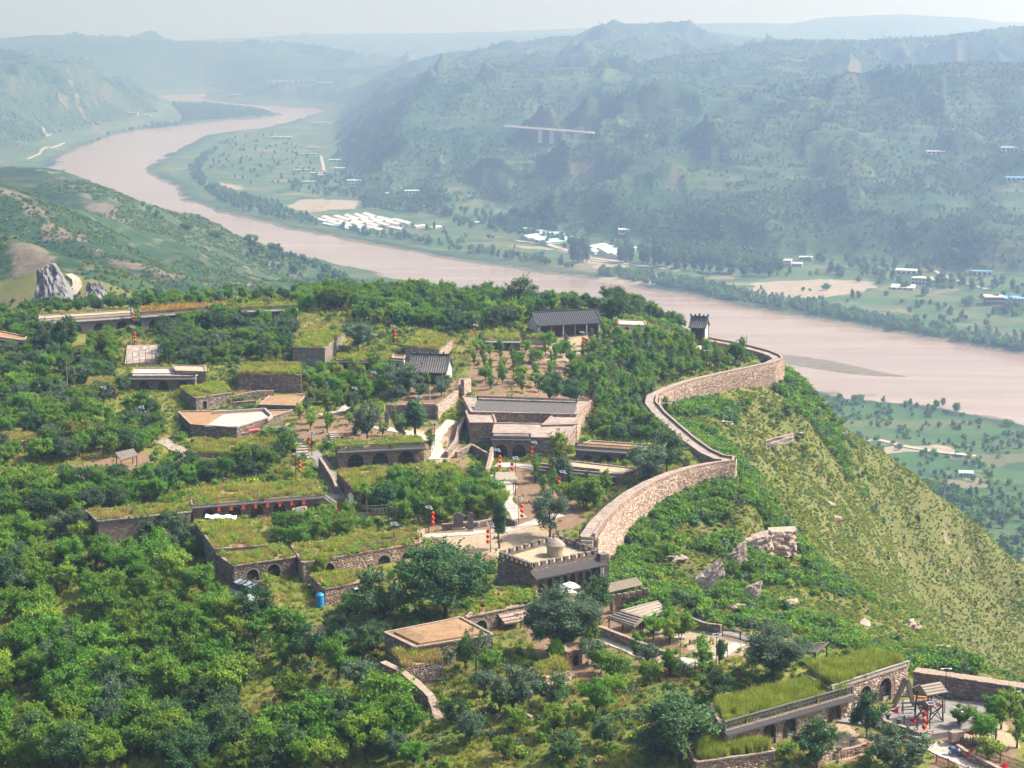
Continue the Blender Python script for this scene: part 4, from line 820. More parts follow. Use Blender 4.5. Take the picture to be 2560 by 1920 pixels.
house('side_house', 'low wing with soft green grass roof opposite the straw-roofed wing', [(1076, 1204), (1186, 1206), (1130, 1160), (1040, 1168)], 205.8, 3.4, [(.5, 2.4, 2.7, 'both')], facing=GREYS, wallmat='dark_stone', grass='green', gd=1.7, sides=(0, 3))
# the courtyard complex
cr, cpt, cn = house('courtyard_range', 'gatehouse range with blue awning door and big arched window under paved roof', [(1231, 1093), (1417, 1096), (1441, 1062), (1238, 1059)], 209.6, 5.2, [(.12, 2.6, 3.6, 'open'), (.36, 3.0, 3.6, 'window')], facing=GREYS, wallmat='grey_stone', roofmat='paving', copmat='coping', sides=(0, 1, 3))
tile_eave(cr, P(1231, 1093, 209.6), P(1325, 1094.5, 209.6), 209.55, material='dark_tile'); lattice(cr, P(1231, 1093, 209.6), P(1325, 1094.5, 209.6), 209.8, **LAT)
house('courtyard_range', 'right hand paved roof range with sunlit end wall closing the sunken courtyard', [(1356, 1064), (1442, 1062), (1458, 1030), (1386, 1036)], 209.8, 5.0, [], facing=RED, wallmat='red_stone', roofmat='paving', sides=(0, 1, 3))
house('courtyard_range', 'left paved roof range of the sunken courtyard with stepped stone edge', [(1176, 1058), (1240, 1058), (1230, 1030), (1165, 1028)], 209.9, 5.0, [], facing=RED, wallmat='red_stone', roofmat='paving', sides=(0, 1, 3))
cb, _, _ = house('courtyard_range', 'main hall behind the sunken courtyard with long single-slope grey tile roof', [(1178, 1031), (1440, 1037), (1478, 1003), (1158, 992)], 210.3, 5.6, [(.3, 2.8, 3.3, 'both'), (.5, 2.8, 3.3, 'both'), (.7, 2.8, 3.3, 'both')], facing=RED, wallmat='red_stone', roofmat='paving', sides=(1, 3))
def mono_roof(root, eL, eR, ze, depth, rise, material='tile'):
    A, B = P(*eL, ze), P(*eR, ze); ex = (B - A).normalized(); n = Vector((ex.y, -ex.x, 0)); a1, b1 = A - n * depth + UP * rise, B - n * depth + UP * rise; mb = MB(); L = (B - A).length
    mb.quad(A, B, b1, a1); mb.quad(A - UP * .15, a1 - UP * .15, b1 - UP * .15, B - UP * .15); mb.quad(A - UP * .15, B - UP * .15, B, A); k = int(L / .36)
    mb.poly([A - UP * .15, A, a1, a1 - UP * (rise + .1)]); mb.poly([B, B - UP * .15, b1 - UP * (rise + .1), b1]); mb.quad(b1, b1 - UP * (rise + .1), a1 - UP * (rise + .1), a1)
    for i in range(k + 1):
        x = ex * (L * i / k); w = ex * .1; mb.quad(A + x - w, A + x + UP * .11, a1 + x + UP * .11, a1 + x - w); mb.quad(A + x + UP * .11, A + x + w, a1 + x + w, a1 + x + UP * .11)
    o = mb.build('tile_roof', material, root); return a1, b1
a1, b1 = mono_roof(cb, (1184, 1028), (1434, 1036), 210.2, 5.2, 1.7); lattice(cb, a1, b1, a1.z + .02, h=.8, pitch=.6)
house('cave_house', 'cave house with brown roof, blue-grey eave and half-hidden arches behind a parapet wall', [(1440, 1118), (1652, 1132), (1662, 1116), (1476, 1103)], 208.2, 4.4, [(.14, 2.6, 2.8, 'window'), (.36, 3.0, 3.3, 'window'), (.6, 3.2, 3.6, 'window'), (.84, 3.0, 3.3, 'window')], eave='grey_coping', parapet=dict(h=.7, pitch=.55, rows=1), facing=GREYS, wallmat='grey_brick', roofmat='earth_roof', sides=(0, 3))
house('gate_house', 'long low house with tan roof and sunlit stone end wall by the rampart steps', [(1338, 1168), (1551, 1188), (1594, 1173), (1424, 1154)], 206.8, 4.2, [(.9, 1.3, 2.2, 'open'), (.55, 2.2, 2.6, 'window')], eave='tile', facing=RED, wallmat='grey_stone', roofmat='tan_roof', sides=(1,))
# fort building with battlements
FZ = 206.9
fq = [P(x, y, FZ) for x, y in [(1328, 1426), (1502, 1390), (1398, 1352), (1244, 1395)]]
fort, fpt, fn = house('fort_house', 'red stone battlemented fort house with arcade and a mud silo on its roof', [(1328, 1426), (1502, 1390), (1398, 1352), (1244, 1395)], FZ, 4.4, [(t, 1.15, 2.3, 'open') for t in (.15, .26, .37, .48, .59, .70, .81)] + [(.92, 1.3, 2.9, 'open')], facing=('stone_brown', 'stone_red', 'stone_umber'), wallmat='dark_stone', roofmat='tan_roof', cop=False, sides=(0, 1, 3))
def merlons(root, A, B, z, n, material='dark_stone'):
    ex = (B - A); L = ex.length; ex.normalize(); r = math.atan2(ex.y, ex.x); mb = MB(); a = Vector((A.x, A.y, z)); mb.bar(a + UP * .22, a + ex * L + UP * .22, .45, .45); mb.build('parapet', material, root)
    for i in range(n):
        p = a + ex * (L * (i + .5) / n); m = MB(); m.box((p.x, p.y, z + .44), .85, .55, .62, r); m.box((p.x, p.y, z + 1.06), .98, .68, .12, r); m.build('merlon', material, root)
for i, (a, b, k) in enumerate(((0, 1, 9), (1, 2, 7), (2, 3, 8), (3, 0, 7))):
    cen = sum(fq, Vector()) / 4; A = fq[a] + (cen - fq[a]).normalized() * .35; B = fq[b] + (cen - fq[b]).normalized() * .35; merlons(fort, A, B, FZ + .003 * i, k)
tile_eave(fort, fq[0], fq[1], FZ - .25, out=1.7, drop=.95, step=.36)
m = MB(); pr = P(1508, 1392, FZ); m.box((pr.x, pr.y, FZ - 6), 1.6, 1.5, 6.6, .35); m.build('corner_pier', 'dark_stone', fort)
m = MB(); m.box((pr.x - .2, pr.y - .95, FZ - 3.2), .6, .08, 1.9, .35); m.build('sign_board', 'white', fort)
m = MB()
for k in range(4): m.box((pr.x - .2, pr.y - 1.0, FZ - 3.0 + k * .42), .3, .03, .26, .35)
m.build('sign_lettering', 'black', fort)
sl = P(1388, 1388, FZ); si = thing('grain_silo', (sl.x, sl.y, FZ), 'round mud silo with a shaggy thatch cap on the fort roof', 'silo')
m = MB(); m.lathe((sl.x, sl.y, FZ - .05), [(1.5, 0), (1.47, 1.2), (1.42, 2.2)], 20); m.build('mud_wall', 'tan_roof', si, True)
m = MB(); m.lathe((sl.x, sl.y, FZ + 2.1), [(1.75, -.15), (1.2, .45), (.6, .85), (.12, 1.1)], 18)
for k in range(60):
    t = random.uniform(0, 6.28); m.bar((sl.x + 1.3 * math.cos(t), sl.y + 1.3 * math.sin(t), FZ + 2.4), (sl.x + 1.85 * math.cos(t + random.uniform(-.1, .1)), sl.y + 1.85 * math.sin(t), FZ + 1.75 - random.uniform(0, .25)), .1, .05)
m.build('thatch_cap', 'thatch', si)
# other houses round the fort
house('cave_house', 'cave house with a round brown earth patch and grass on its roof below the fort', [(1165, 1545), (1348, 1506), (1332, 1462), (1238, 1472)], 203.6, 4.0, [(.2, 2.4, 3, 'window'), (.8, 1.8, 2.4, 'door')], facing=GREYS, wallmat='grey_stone', roofmat='earth_roof', sides=(0, 3), grass='sparse', gd=.8)
house('earth_roof_house', 'stone house with smooth mounded brown earth roof beside the leaning bare tree', [(1037, 1619), (1232, 1588), (1152, 1545), (962, 1583)], 203.6, 3.8, [(.62, 2.6, 2.9, 'open'), (.3, 1.8, 2.4, 'window')], facing=GREYS, wallmat='grey_stone', roofmat='earth_roof', sides=(0, 3))
q = [P(x, y, 203.6) for x, y in [(1037, 1619), (1232, 1588), (1152, 1545), (962, 1583)]]; m = MB(); ins = inset([p[:2] for p in q], 1.0); ins2 = inset([p[:2] for p in q], 2.6); m.prism(ins, 203.5, 203.9, top=False, bottom=False)
for i in range(4): j = (i + 1) % 4; m.quad((*ins[i], 203.9), (*ins[j], 203.9), (*ins2[j], 204.35), (*ins2[i], 204.35))
m.poly([(*p, 204.35) for p in ins2]); m.build('earth_mound', 'earth_roof', bpy.data.objects['earth_roof_house'])
house('stone_stump', 'square ruined stone block crowned with yellow grass', [(1360, 1694), (1428, 1676), (1400, 1650), (1322, 1668)], 203.0, 3.6, [], facing=RED, wallmat='red_stone', grass='dry', gd=2.2, cop=False, cat='ruin', sides=(0, 1, 3))
house('stone_stump', 'grassy stone platform at the head of the ruined retaining wall', [(1010, 1668), (1108, 1650), (1086, 1622), (985, 1632)], 202.4, 2.6, [], facing=GREYS, wallmat='dark_stone', grass='dry', gd=2.4, cop=False, cat='ruin')
# left centre cave houses
house('cave_house', 'square stone cave house with two arched doors behind the black net greenhouse', [(584, 1416), (739, 1394), (704, 1364), (543, 1388)], 204.3, 4.0, [(.3, 2.3, 2.9, 'both'), (.64, 2.5, 3.3, 'both')], facing=('stone_umber', 'stone_brown', 'grey_coping'), wallmat='dark_stone', grass='mixed', gd=1.6, sw=.7)
house('cave_house', 'long cave house with grassy roof fence and a huge dark archway behind a small tree', [(757, 1408), (1052, 1358), (1044, 1322), (730, 1366)], 204.5, 4.2, [(.2, 3.2, 3.4, 'open'), (.56, .9, 1.5, 'plain'), (.68, 2.6, 3.0, 'both'), (.88, 2.4, 2.9, 'both')], facing=('stone_red', 'stone_brown', 'stone_pale'), wallmat='red_stone', grass='mixed', gd=1.7, sides=(0, 3), sw=.7)
house('cave_house', 'house with yellow and green grass roof and white cloth spread along its back wall', [(538, 1374), (668, 1364), (606, 1302), (488, 1306)], 205.3, 3.4, [], facing=GREYS, wallmat='grey_stone', grass='mixed', gd=1.6, sides=(0, 3))
house('store_house', 'low stone store with shrubby roof beside the blue water tank', [(812, 1474), (925, 1452), (936, 1428), (776, 1440)], 202.6, 2.9, [], facing=('stone_red', 'stone_brown', 'stone_umber'), wallmat='red_stone', grass='mixed', gd=1.6, sides=(0, 3))
# upper centre
house('cave_house', 'grass-roofed house with whitewashed gable wall beside a round tree', [(732, 869), (812, 871), (868, 826), (772, 832)], 216.6, 2.0, [], wallmat='grey_stone', grass='green', gd=1.5)
house('cave_house', 'long grass-roofed house with tile eave and sunlit end wall by the arched gate', [(842, 900), (975, 904), (984, 886), (850, 886)], 213.6, 3.9, [(.12, 2.6, 2.9, 'open'), (.5, 2.6, 3, 'both'), (.8, 2.4, 3, 'both')], eave='dark_tile', wallmat='grey_brick', grass='green', gd=1.5)
house('cave_house', 'house with steep tufted olive grass roof behind the tiled hall', [(1012, 868), (1098, 875), (1131, 850), (1064, 822)], 215.6, 3.6, [], facing=RED, wallmat='grey_stone', grass='mixed', gd=2.0, sides=(1,))
gable('tiled_hall', 'tiled hall with white gable wall below the grass-roofed house', (1018, 930), (1116, 933), 213.2, 4.6, 3.6, 3.6, wall='white_brick')
gable('main_hall', 'wide old temple hall with grey tile roof, pale columns and stone platform', (1344, 815), (1506, 807), 217.2, 4.6, 2.9, 3.6, columns=6, ornaments=5, tile='dark_tile')
gable('river_shrine', 'small shrine with dark tile roof and white brick gable on the rampart end', (1722, 819), (1764, 821), 213.6, 2.8, 2.6, 3.2, tile='dark_tile', wall='white_brick', ornaments=5)
house('hut', 'small pale flat-roofed hut between the temple hall and the shrine', [(1545, 812), (1616, 815), (1612, 803), (1548, 800)], 215.3, 2.8, [(.3, 1.2, 2.1, 'open'), (.7, 1.4, 1.8, 'window')], wallmat='plaster', roofmat='pale_paving')
house('hut', 'grass-roofed hut with white gable beside the temple hall platform', [(1312, 846), (1362, 848), (1352, 822), (1318, 824)], 214.6, 2.6, [], wallmat='white_brick', grass='green', gd=1.5)
# gate beside the tiled hall
gq = [(980, 896), (1010, 898), (1012, 890), (984, 888)]; house('arched_gate', 'small arched stone gate with a tiled cap beside the tiled hall', gq, 214.4, 3.8, [(.5, 1.5, 2.6, 'open')], eave='tile', wallmat='plaster', cat='gate')
# lower right cave house row
br, bpt, bn = house('cave_house', 'sunlit cave house row with tall bright green grass on its roof and double lattice parapet', [(1812, 1828), (2130, 1738), (2068, 1690), (1776, 1768)], 204.4, 3.9, [(.34, 2.6, 3.1, 'both'), (.5, 2.6, 3.1, 'both'), (.86, 2.7, 3.2, 'both')], eave='tile', facing=('stone_pale', 'stone_red', 'stone_brown'), wts=(.45, .4, .15), wallmat='red_stone', grass='tall', gd=2.2, sides=(0, 3), sw=.5, sh=.3)
lattice(br, P(1812, 1828, 204.4), P(2130, 1738, 204.4), 204.62, h=1.15, pitch=.7, rows=2, material='tile')
br2, _, _ = house('cave_house', 'sunlit cave house with pointed arches and pale tile lattice beside the catapult', [(2080, 1726), (2270, 1664), (2190, 1630), (2010, 1686)], 205.6, 4.6, [(.44, 2.6, 3.5, 'both'), (.7, 2.8, 3.7, 'both')], facing=('stone_pale', 'stone_red', 'stone_brown'), wts=(.45, .4, .15), wallmat='red_stone', grass='tall', gd=2.2, sides=(0,), sw=.55, sh=.28)
lattice(br2, P(2080, 1726, 205.6), P(2270, 1664, 205.6), 205.8, h=.5, pitch=.45, rows=1, material='grey_coping')
house('low_roof', 'low roof with tall yellow-green grass at the foot of the sunlit cave row', [(1740, 1908), (1938, 1880), (1880, 1838), (1722, 1872)], 201.6, 2.4, [], facing=RED, wallmat='red_stone', grass='tall', gd=2.0, sides=(0, 3), cop=True)
house('grass_platform', 'long stone platform with deep grass on top above the lantern inn wood', [(478, 1132), (690, 1138), (682, 1102), (486, 1100)], 206.0, 2.0, [], facing=GREYS, wallmat='dark_stone', grass='mixed', gd=1.7, cop=False, cat='platform', sides=(0,))
house('straw_mound_house', 'low hut with a straw coloured mound roof beside the utility poles', [(218, 968), (290, 970), (282, 948), (224, 948)], 212.0, 1.8, [], facing=GREYS, wallmat='dark_stone', grass='dry', gd=2.2, cop=False, sides=(0,))
house('straw_mound_house', 'low hut with a straw coloured mound roof at the left wood edge', [(-30, 1108), (92, 1100), (78, 1082), (-30, 1086)], 207.6, 1.8, [], facing=GREYS, wallmat='dark_stone', grass='dry', gd=2.2, cop=False, sides=(0,))
house('small_ruin', 'small ruined arch hut between the dark tree and the sandy lane', [(1416, 1632), (1456, 1624), (1450, 1608), (1412, 1612)], 203.2, 2.6, [(.6, 1.2, 1.9, 'open')], facing=RED, wallmat='red_stone', roofmat='earth_roof', cat='ruin', sides=(0, 3))
house('side_house', 'narrow stone house with pale parapet behind the low tiled house', [(440, 928), (515, 930), (512, 916), (432, 914)], 213.8, 2.4, [], facing=GREYS, wallmat='grey_stone', roofmat='tan_roof', sides=(0,))
house('cave_house', 'half hidden cave house with two arches under the crest trees', [(1215, 850), (1300, 852), (1296, 836), (1222, 834)], 215.4, 3.2, [(.3, 2.2, 2.4, 'both'), (.7, 2.2, 2.4, 'both')], eave='grey_coping', wallmat='grey_brick', grass='green', gd=1.2)
house('tiled_porch', 'little tiled porch roof beside the white tarpaulin in the inn yard', [(735, 1290), (770, 1286), (764, 1268), (732, 1274)], 205.2, 2.2, [], eave='tile', wallmat='dark_stone', roofmat='tile', cat='porch')
# ------------------------------------------------------------------ paths, walls, fences
def gz(p): return h1(p[0], p[1])
def g(px, py): return hit([px], [py])[0]
def gs(pts): return hit([p[0] for p in pts], [p[1] for p in pts])
def strip(name, px, width, material, lift=.05):
    c = gs(px); pts = []
    for a, b in zip(c[:-1], c[1:]):
        k = max(1, int((b - a).length / .8)); pts += [a + (b - a) * (j / k) for j in range(k)]
    pts.append(c[-1]); n = len(pts); mb = MB(); rows = []
    for i, p in enumerate(pts):
        t = (pts[min(n - 1, i + 1)] - pts[max(0, i - 1)]); t.z = 0; t.normalize(); s = Vector((t.y, -t.x, 0)); w = width * (1 + .15 * math.sin(i * .7))
        xs_ = [p + s * (w * k) for k in (-.5, -.17, .17, .5)]; hh = H(np.array([v.x for v in xs_]), np.array([v.y for v in xs_])); rows.append([Vector((v.x, v.y, float(z) + lift + .08)) for v, z in zip(xs_, hh)])
    for r, s in zip(rows[:-1], rows[1:]):
        for k in range(3): mb.quad(r[k], s[k], s[k + 1], r[k + 1])
    for k in (0, 3):
        for r, s in zip(rows[:-1], rows[1:]):
            a, b = r[k], s[k]; mb.quad(a - UP * .5, b - UP * .5, b, a)
    o = struct(mb.build(name, material)); FOOT.append(([tuple(r[0][:2]) for r in rows] + [tuple(r[3][:2]) for r in rows[::-1]], .3)); return o
strip('path', [(935, 1066), (985, 1080), (1045, 1092), (1085, 1108), (1098, 1130), (1085, 1150)], 2.6, 'pale_paving')
strip('path', [(1085, 1108), (1110, 1070), (1130, 1052)], 2.2, 'pale_paving')
strip('path', [(1050, 1345), (1150, 1338), (1260, 1330), (1340, 1308), (1400, 1290)], 2.8, 'pale_paving')
strip('path', [(1218, 1190), (1250, 1205), (1275, 1220), (1262, 1250), (1300, 1300)], 2.6, 'pale_paving')
strip('path', [(1240, 1165), (1300, 1168), (1345, 1172)], 3.4, 'pale_paving')
strip('path', [(400, 1100), (425, 1115), (455, 1130), (470, 1150)], 3.0, 'paving')
strip('path', [(780, 1130), (812, 1170), (830, 1210), (850, 1250)], 2.6, 'courtyard_paving')
strip('path', [(1700, 1560), (1790, 1580), (1880, 1600), (1960, 1622)], 2.4, 'pale_paving')
strip('path', [(1690, 1655), (1740, 1668), (1800, 1640), (1850, 1610)], 2.6, 'pale_paving')
strip('path', [(2330, 1868), (2390, 1900), (2450, 1940)], 3.4, 'pale_paving')
strip('path', [(1500, 1600), (1560, 1625), (1640, 1660)], 1.8, 'pale_paving')
strip('path', [(800, 1040), (850, 1030), (880, 1010)], 1.8, 'pale_paving')
strip('path', [(1700, 873), (1760, 875), (1830, 878)], 3.4, 'pale_paving')
strip('path', [(1380, 887), (1470, 884), (1550, 882)], 1.4, 'road')
# paved yard of the sunlit cave row
YZ = 201.1
m = MB(); yq = [P(x, y, YZ) for x, y in [(2090, 1805), (2215, 1765), (2290, 1745), (2480, 1760), (2475, 1815), (2330, 1838), (2300, 1850), (2205, 1818)]]; m.prism([p[:2] for p in yq], YZ - 2, YZ + .15); struct(m.build('courtyard', 'courtyard_paving')); FOOT.append(([p[:2] for p in yq], .3))
# walls
def W(px): return [tuple(p[:2]) for p in gs(px)]
def WZ(px, z): return [tuple(P(x, y, z)[:2]) for x, y in px]
wall_line('yard_wall', 'high thick yard wall with red coping walk behind the watchtower', WZ([(2288, 1676), (2400, 1692), (2560, 1716), (2760, 1746)], 204.2), None, thick=1.9, facing=GREYS, core='dark_stone', cop='coping', abs_top=[204.2] * 4, sw=.6, sh=.25)
wall_line('yard_wall', 'low red stone wall along the front edge of the paved yard', W([(2207, 1826), (2300, 1860), (2330, 1848)]), [1.3, 1.3, 1.3], .55)
wall_line('yard_wall', 'low stone wall round the terrace with iron fire bowls', W([(2040, 1925), (2080, 1905), (2135, 1888), (2200, 1870)]), [1.0] * 4, .5)
wall_line('lane_wall', 'long low wall beside the lane with the parked motorcycle', W([(2392, 1888), (2440, 1912), (2500, 1945)]), [1.1] * 3, .55)
wall_line('garden_wall', 'long red stone garden wall running below the thatched pavilion', W([(1498, 1588), (1560, 1612), (1630, 1640), (1694, 1668)]), [1.4] * 4, .6)
wall_line('cliff_wall', 'cliff edge wall with notched top behind the sandy terrace', W([(1688, 1555), (1720, 1566), (1760, 1578), (1802, 1590)]), [1.3, 1.6, 1.3, 1.5], .45, facing=GREYS, core='dark_stone')
wall_line('battlement_wall', 'short battlemented wall in front of the green tiled shed', W([(1527, 1535), (1575, 1527), (1624, 1518)]), [2.6] * 3, .6, facing=('stone_red', 'stone_brown', 'stone_umber'), cop=None)
bw = bpy.data.objects['battlement_wall']; pa, pb = g(1527, 1535), g(1624, 1518)
for k in range(6):
    p = pa + (pb - pa) * ((k + .3) / 6); m = MB(); m.box((p.x, p.y, gz(p) + 2.58), .8, .7, .7, math.atan2(pb.y - pa.y, pb.x - pa.x)); m.build('merlon', 'dark_stone', bw)
wall_line('retaining_wall', 'dark retaining wall under the tiled hall garden', W([(965, 1046), (1030, 1048), (1092, 1048)]), [3.2, 3.2, 3.4], .6, facing=GREYS, core='dark_stone')
wall_line('retaining_wall', 'pale sunlit stone ramp wall climbing beside the tiled hall garden', W([(1092, 1050), (1120, 1022), (1148, 996), (1152, 985)]), [3.2, 2.6, 2.2, 3.6], .6, facing=('stone_pale', 'stone_red', 'stone_brown'), wts=(.6, .25, .15))
wall_line('retaining_wall', 'tall pale stone stub wall beside the bare red earth cut', W([(1156, 1000), (1174, 985)]), [4.6, 3.6], .8, facing=('stone_pale', 'stone_red', 'stone_brown'), wts=(.65, .2, .15))
wall_line('lane_wall', 'broken dark wall stepping down the shaded lane', W([(800, 1172), (815, 1195), (832, 1218), (842, 1240)]), [2.4, 2.2, 2.0, 1.6], .5, facing=GREYS, core='dark_stone')
wall_line('terrace_wall', 'dark terraced wall beside the path to the courtyard complex', W([(1116, 1145), (1140, 1118), (1148, 1090), (1160, 1068)]), [1.2, 1.5, 1.8, 2.0], .6, facing=GREYS, core='dark_stone')
wall_line('terrace_wall', 'stepped rubble wall in the weedy corner left of the gatehouse', W([(1140, 1146), (1180, 1130), (1224, 1160)]), [1.2, 1.6, 2.0], .5, facing=GREYS, core='dark_stone')
wall_line('forecourt_wall', 'pale stone wing wall at the left of the gatehouse forecourt', W([(1216, 1190), (1224, 1170), (1230, 1156)]), [.8, 1.8, 3.0], .6, facing=('stone_pale', 'stone_red', 'stone_brown'), wts=(.6, .25, .15))
wall_line('bench_wall', 'low dark wall behind the stone tablets on the plaza', W([(1105, 1326), (1190, 1320), (1262, 1308), (1290, 1318)]), [1.1] * 4, .5, facing=GREYS, core='dark_stone')
wall_line('parapet_wall', 'pale topped parapet wall in front of the half-hidden arches', WZ([(1336, 1164), (1420, 1172), (1500, 1180)], 206.8), None, .4, facing=None, core='grey_brick', abs_top=[207.3] * 3)
wall_line('curved_wall', 'curved red brick wall at the end of the grassy roof', W([(1000, 1340), (1030, 1345), (1052, 1352), (1058, 1340)]), [1.2] * 4, .5)
wall_line('ruined_wall', 'broad ruined retaining wall stepping down the slope into the trees', [tuple(P(x, y, z)[:2]) for x, y, z in [(957, 1656, 202.3), (1000, 1676, 201.8), (1040, 1706, 201), (1078, 1742, 200), (1096, 1795, 198.8), (1102, 1822, 198)]], None, 1.1, facing=('stone_brown', 'stone_red', 'stone_pale'), wts=(.5, .35, .15), core='dark_stone', abs_top=[202.3, 201.8, 201, 200, 198.8, 198], below=5.0, sw=.5, cop='coping')
wall_line('ruined_wall', 'small broken rubble wall in the grass under the spreading tree', W([(1240, 1800), (1290, 1790), (1330, 1800)]), [.6, 1.0, .3], .6, facing=RED)
wall_line('ruined_wall', 'short rubble wall stub beside the yellow crowned stone block', W([(1290, 1745), (1318, 1738), (1326, 1750)]), [1.4, 2.0, .9], .7, facing=RED)
wall_line('ruined_wall', 'dark rubble wall among the trees below the roofed notice board', W([(15, 1242), (60, 1238), (105, 1232)]), [1.6, 1.9, 1.2], .6, facing=GREYS, core='dark_stone')
wall_line('step_wall', 'pale low stone wall beside the sandy terrace gate', W([(1610, 1690), (1650, 1668), (1690, 1656)]), [1.2, 1.4, .8], .6, facing=('stone_pale', 'stone_red', 'stone_brown'))
# fences
def fence(name, label, pts, h=1.1, gap=.16, mat_='iron', w=.05, rails=(.3, .85), pointed=True, tilt=.0, cat='fence'):
    """pts: 3D points on the ground"""
    c = pts[len(pts) // 2]; root = thing(name, c, label, cat); pk = MB(); rl = MB()
    for a, b in zip(pts[:-1], pts[1:]):
        L = (b - a).length; k = max(2, int(L / gap)); ex = (b - a) / L
        for i in range(k + 1):
            p = a + ex * (L * i / k); hh = h * random.uniform(.92, 1.08); t = Vector((random.uniform(-tilt, tilt), random.uniform(-tilt, tilt), 0)); pk.bar(p - UP * .25, p + UP * hh + t, w * random.uniform(.8, 1.2), w)
        for r in rails: rl.bar(a + UP * (h * r), b + UP * (h * r), w * .8, w * 1.2)
        m = MB(); m.box((a.x, a.y, a.z - .25), w * 2.6, w * 2.6, h * 1.15 + .25); m.build('post', mat_, root)
    m = MB(); a = pts[-1]; m.box((a.x, a.y, a.z - .25), w * 2.6, w * 2.6, h * 1.15 + .25); m.build('post', mat_, root)
    pk.build('pickets', mat_, root)['kind'] = 'stuff'; rl.build('rail', mat_, root); return root
def dense(pts):
    out = []
    for a, b in zip(pts[:-1], pts[1:]):
        k = max(1, int((b - a).length / 2.2)); out += [a + (b - a) * (j / k) for j in range(k)]
    out.append(pts[-1])
    z = H(np.array([p.x for p in out]), np.array([p.y for p in out])); return [Vector((p.x, p.y, float(q))) for p, q in zip(out, z)]
def onroof(px, z): return [P(x, y, z) for x, y in px]
fence('picket_fence', 'dark picket fence along the sunken exercise yard', dense(gs([(1612, 1722), (1680, 1698), (1737, 1678)])), 1.3)
fence('picket_fence', 'short dark picket fence at the foot of the two-stemmed tree', dense(gs([(1737, 1678), (1775, 1694)])), 1.3)
fence('picket_fence', 'reddish picket fence in the sunken yard below the big round tree', dense(gs([(1842, 1716), (1885, 1736)])), 1.2, mat_='red_wood')
fence('picket_fence', 'dark cliff edge fence beyond the sandy terrace', dense(gs([(1806, 1592), (1850, 1604), (1884, 1616)])), 1.3)
fence('picket_fence', 'fence in front of the flowering bush beside the motorcycle lane', dense(gs([(2340, 1912), (2370, 1922), (2420, 1945)])), 1.1, mat_='red_wood')
fence('picket_fence', 'rough stake fence behind the red flags by the lane', dense(gs([(2440, 1890), (2500, 1908), (2575, 1930)])), 1.2, mat_='wood')
fence('barricade', 'crossed stake barricade of rough timber beside the lane', dense(gs([(2400, 1880), (2450, 1870), (2488, 1864)])), 1.5, .22, 'wood', .07, tilt=.7, cat='barricade')
fence('bamboo_fence', 'grey stick fence across the tall grass roof of the sunlit cave house', onroof([(2034, 1694), (2074, 1708), (2140, 1688), (2200, 1666), (2256, 1646)], 205.6), 1.0, .2, 'weathered_wood', .06)
fence('bamboo_fence', 'grey stick fence along the grassy roof above the huge archway', onroof([(846, 1384), (920, 1372), (990, 1358), (1042, 1348)], 204.5), .9, .17, 'weathered_wood', .06)
fence('bamboo_fence', 'short stick fence beside the corner of the square cave house roof', onroof([(752, 1400), (786, 1392)], 204.5), .9, .17, 'weathered_wood', .06)
fence('picket_fence', 'thin pale railing round the brown earth patch below the fort', onroof([(1250, 1462), (1292, 1452), (1330, 1468), (1330, 1482), (1282, 1492)], 203.6), .9, .25, 'weathered_wood', .05)
bal = fence('balustrade', 'wooden picket balustrade on the stone terrace edge', onroof([(594, 1084), (640, 1076.5), (712, 1064.5)], 207.25), 1.1, .28, 'weathered_wood', .09)
A, B = P(622, 1081, 207.25), P(648, 1077, 207.25); ex = (B - A).normalized(); n = Vector((ex.y, -ex.x, 0)); bn_ = thing('red_banner', (A.x, A.y, 207.3), 'red slogan banner hung on the wooden balustrade', 'banner')
m = MB(); a, b = A + n * .12 + UP * .15, B + n * .12 + UP * .15; m.quad(a, b, b + UP * .8, a + UP * .8); m.quad(b + n * -.03, a + n * -.03, a + n * -.03 + UP * .8, b + n * -.03 + UP * .8); m.build('cloth', 'stripe_red', bn_)
m = MB()
for k in range(6):
    p = a + ex * ((B - A).length * (k + .5) / 6) + n * .02 + UP * .22; m.quad(p - ex * .1, p + ex * .1, p + ex * .1 + UP * .35, p - ex * .1 + UP * .35)
m.build('lettering', 'cloth', bn_)
rl = [Vector((p.x, p.y, WALLZ + .05)) for p in RWI if p.y < 375][::1]
if len(rl) > 2: fence('iron_railing', 'thin iron railing on the inner edge of the rampart walk', rl, 1.0, .5, 'iron', .045)
# steps
def steps(name, label, p0, p1, w, n, rise):
    a, b = p0, p1; d = (b - a); d.z = 0; L = d.length; d.normalize(); root = thing(name, a, label, 'steps'); r = math.atan2(d.y, d.x) - math.pi / 2
    for i in range(n):
        m = MB(); p = a + d * (L * (i + .5) / n); m.box((p.x, p.y, a.z - .6), w, L / n * .96, .6 + rise * (i + 1), r); m.build('step', 'coping' if i % 2 else 'grey_coping', root)
    return root
e = Vector((RW[-1].x, RW[-1].y, 0)); e2 = Vector((RWI[-1].x, RWI[-1].y, 0)); dd = (Vector((RW[-1].x, RW[-1].y, 0)) - Vector((RW[-3].x, RW[-3].y, 0))).normalized(); mid = (e + e2) / 2; p0 = mid + dd * 7; p0.z = h1(p0.x, p0.y)
steps('stone_steps', 'stone steps climbing to the lower end of the rampart walk', p0, mid, 2.2, 14, (WALLZ - p0.z) / 14)
steps('stone_steps', 'dark stone steps beside the pair of red lanterns above the lane', g(760, 1150), g(750, 1118), 2.6, 6, .3)
steps('stone_steps', 'few rough stone steps at the foot of the orchard path', g(838, 1106), g(832, 1088), 1.8, 5, .22)
q = g(1858, 1226); qq = P(1838, 1200, 204.8); st = thing('stair_stub', (qq.x, qq.y, gz(qq)), 'pale stone stair stub projecting from the rampart corner', 'steps')
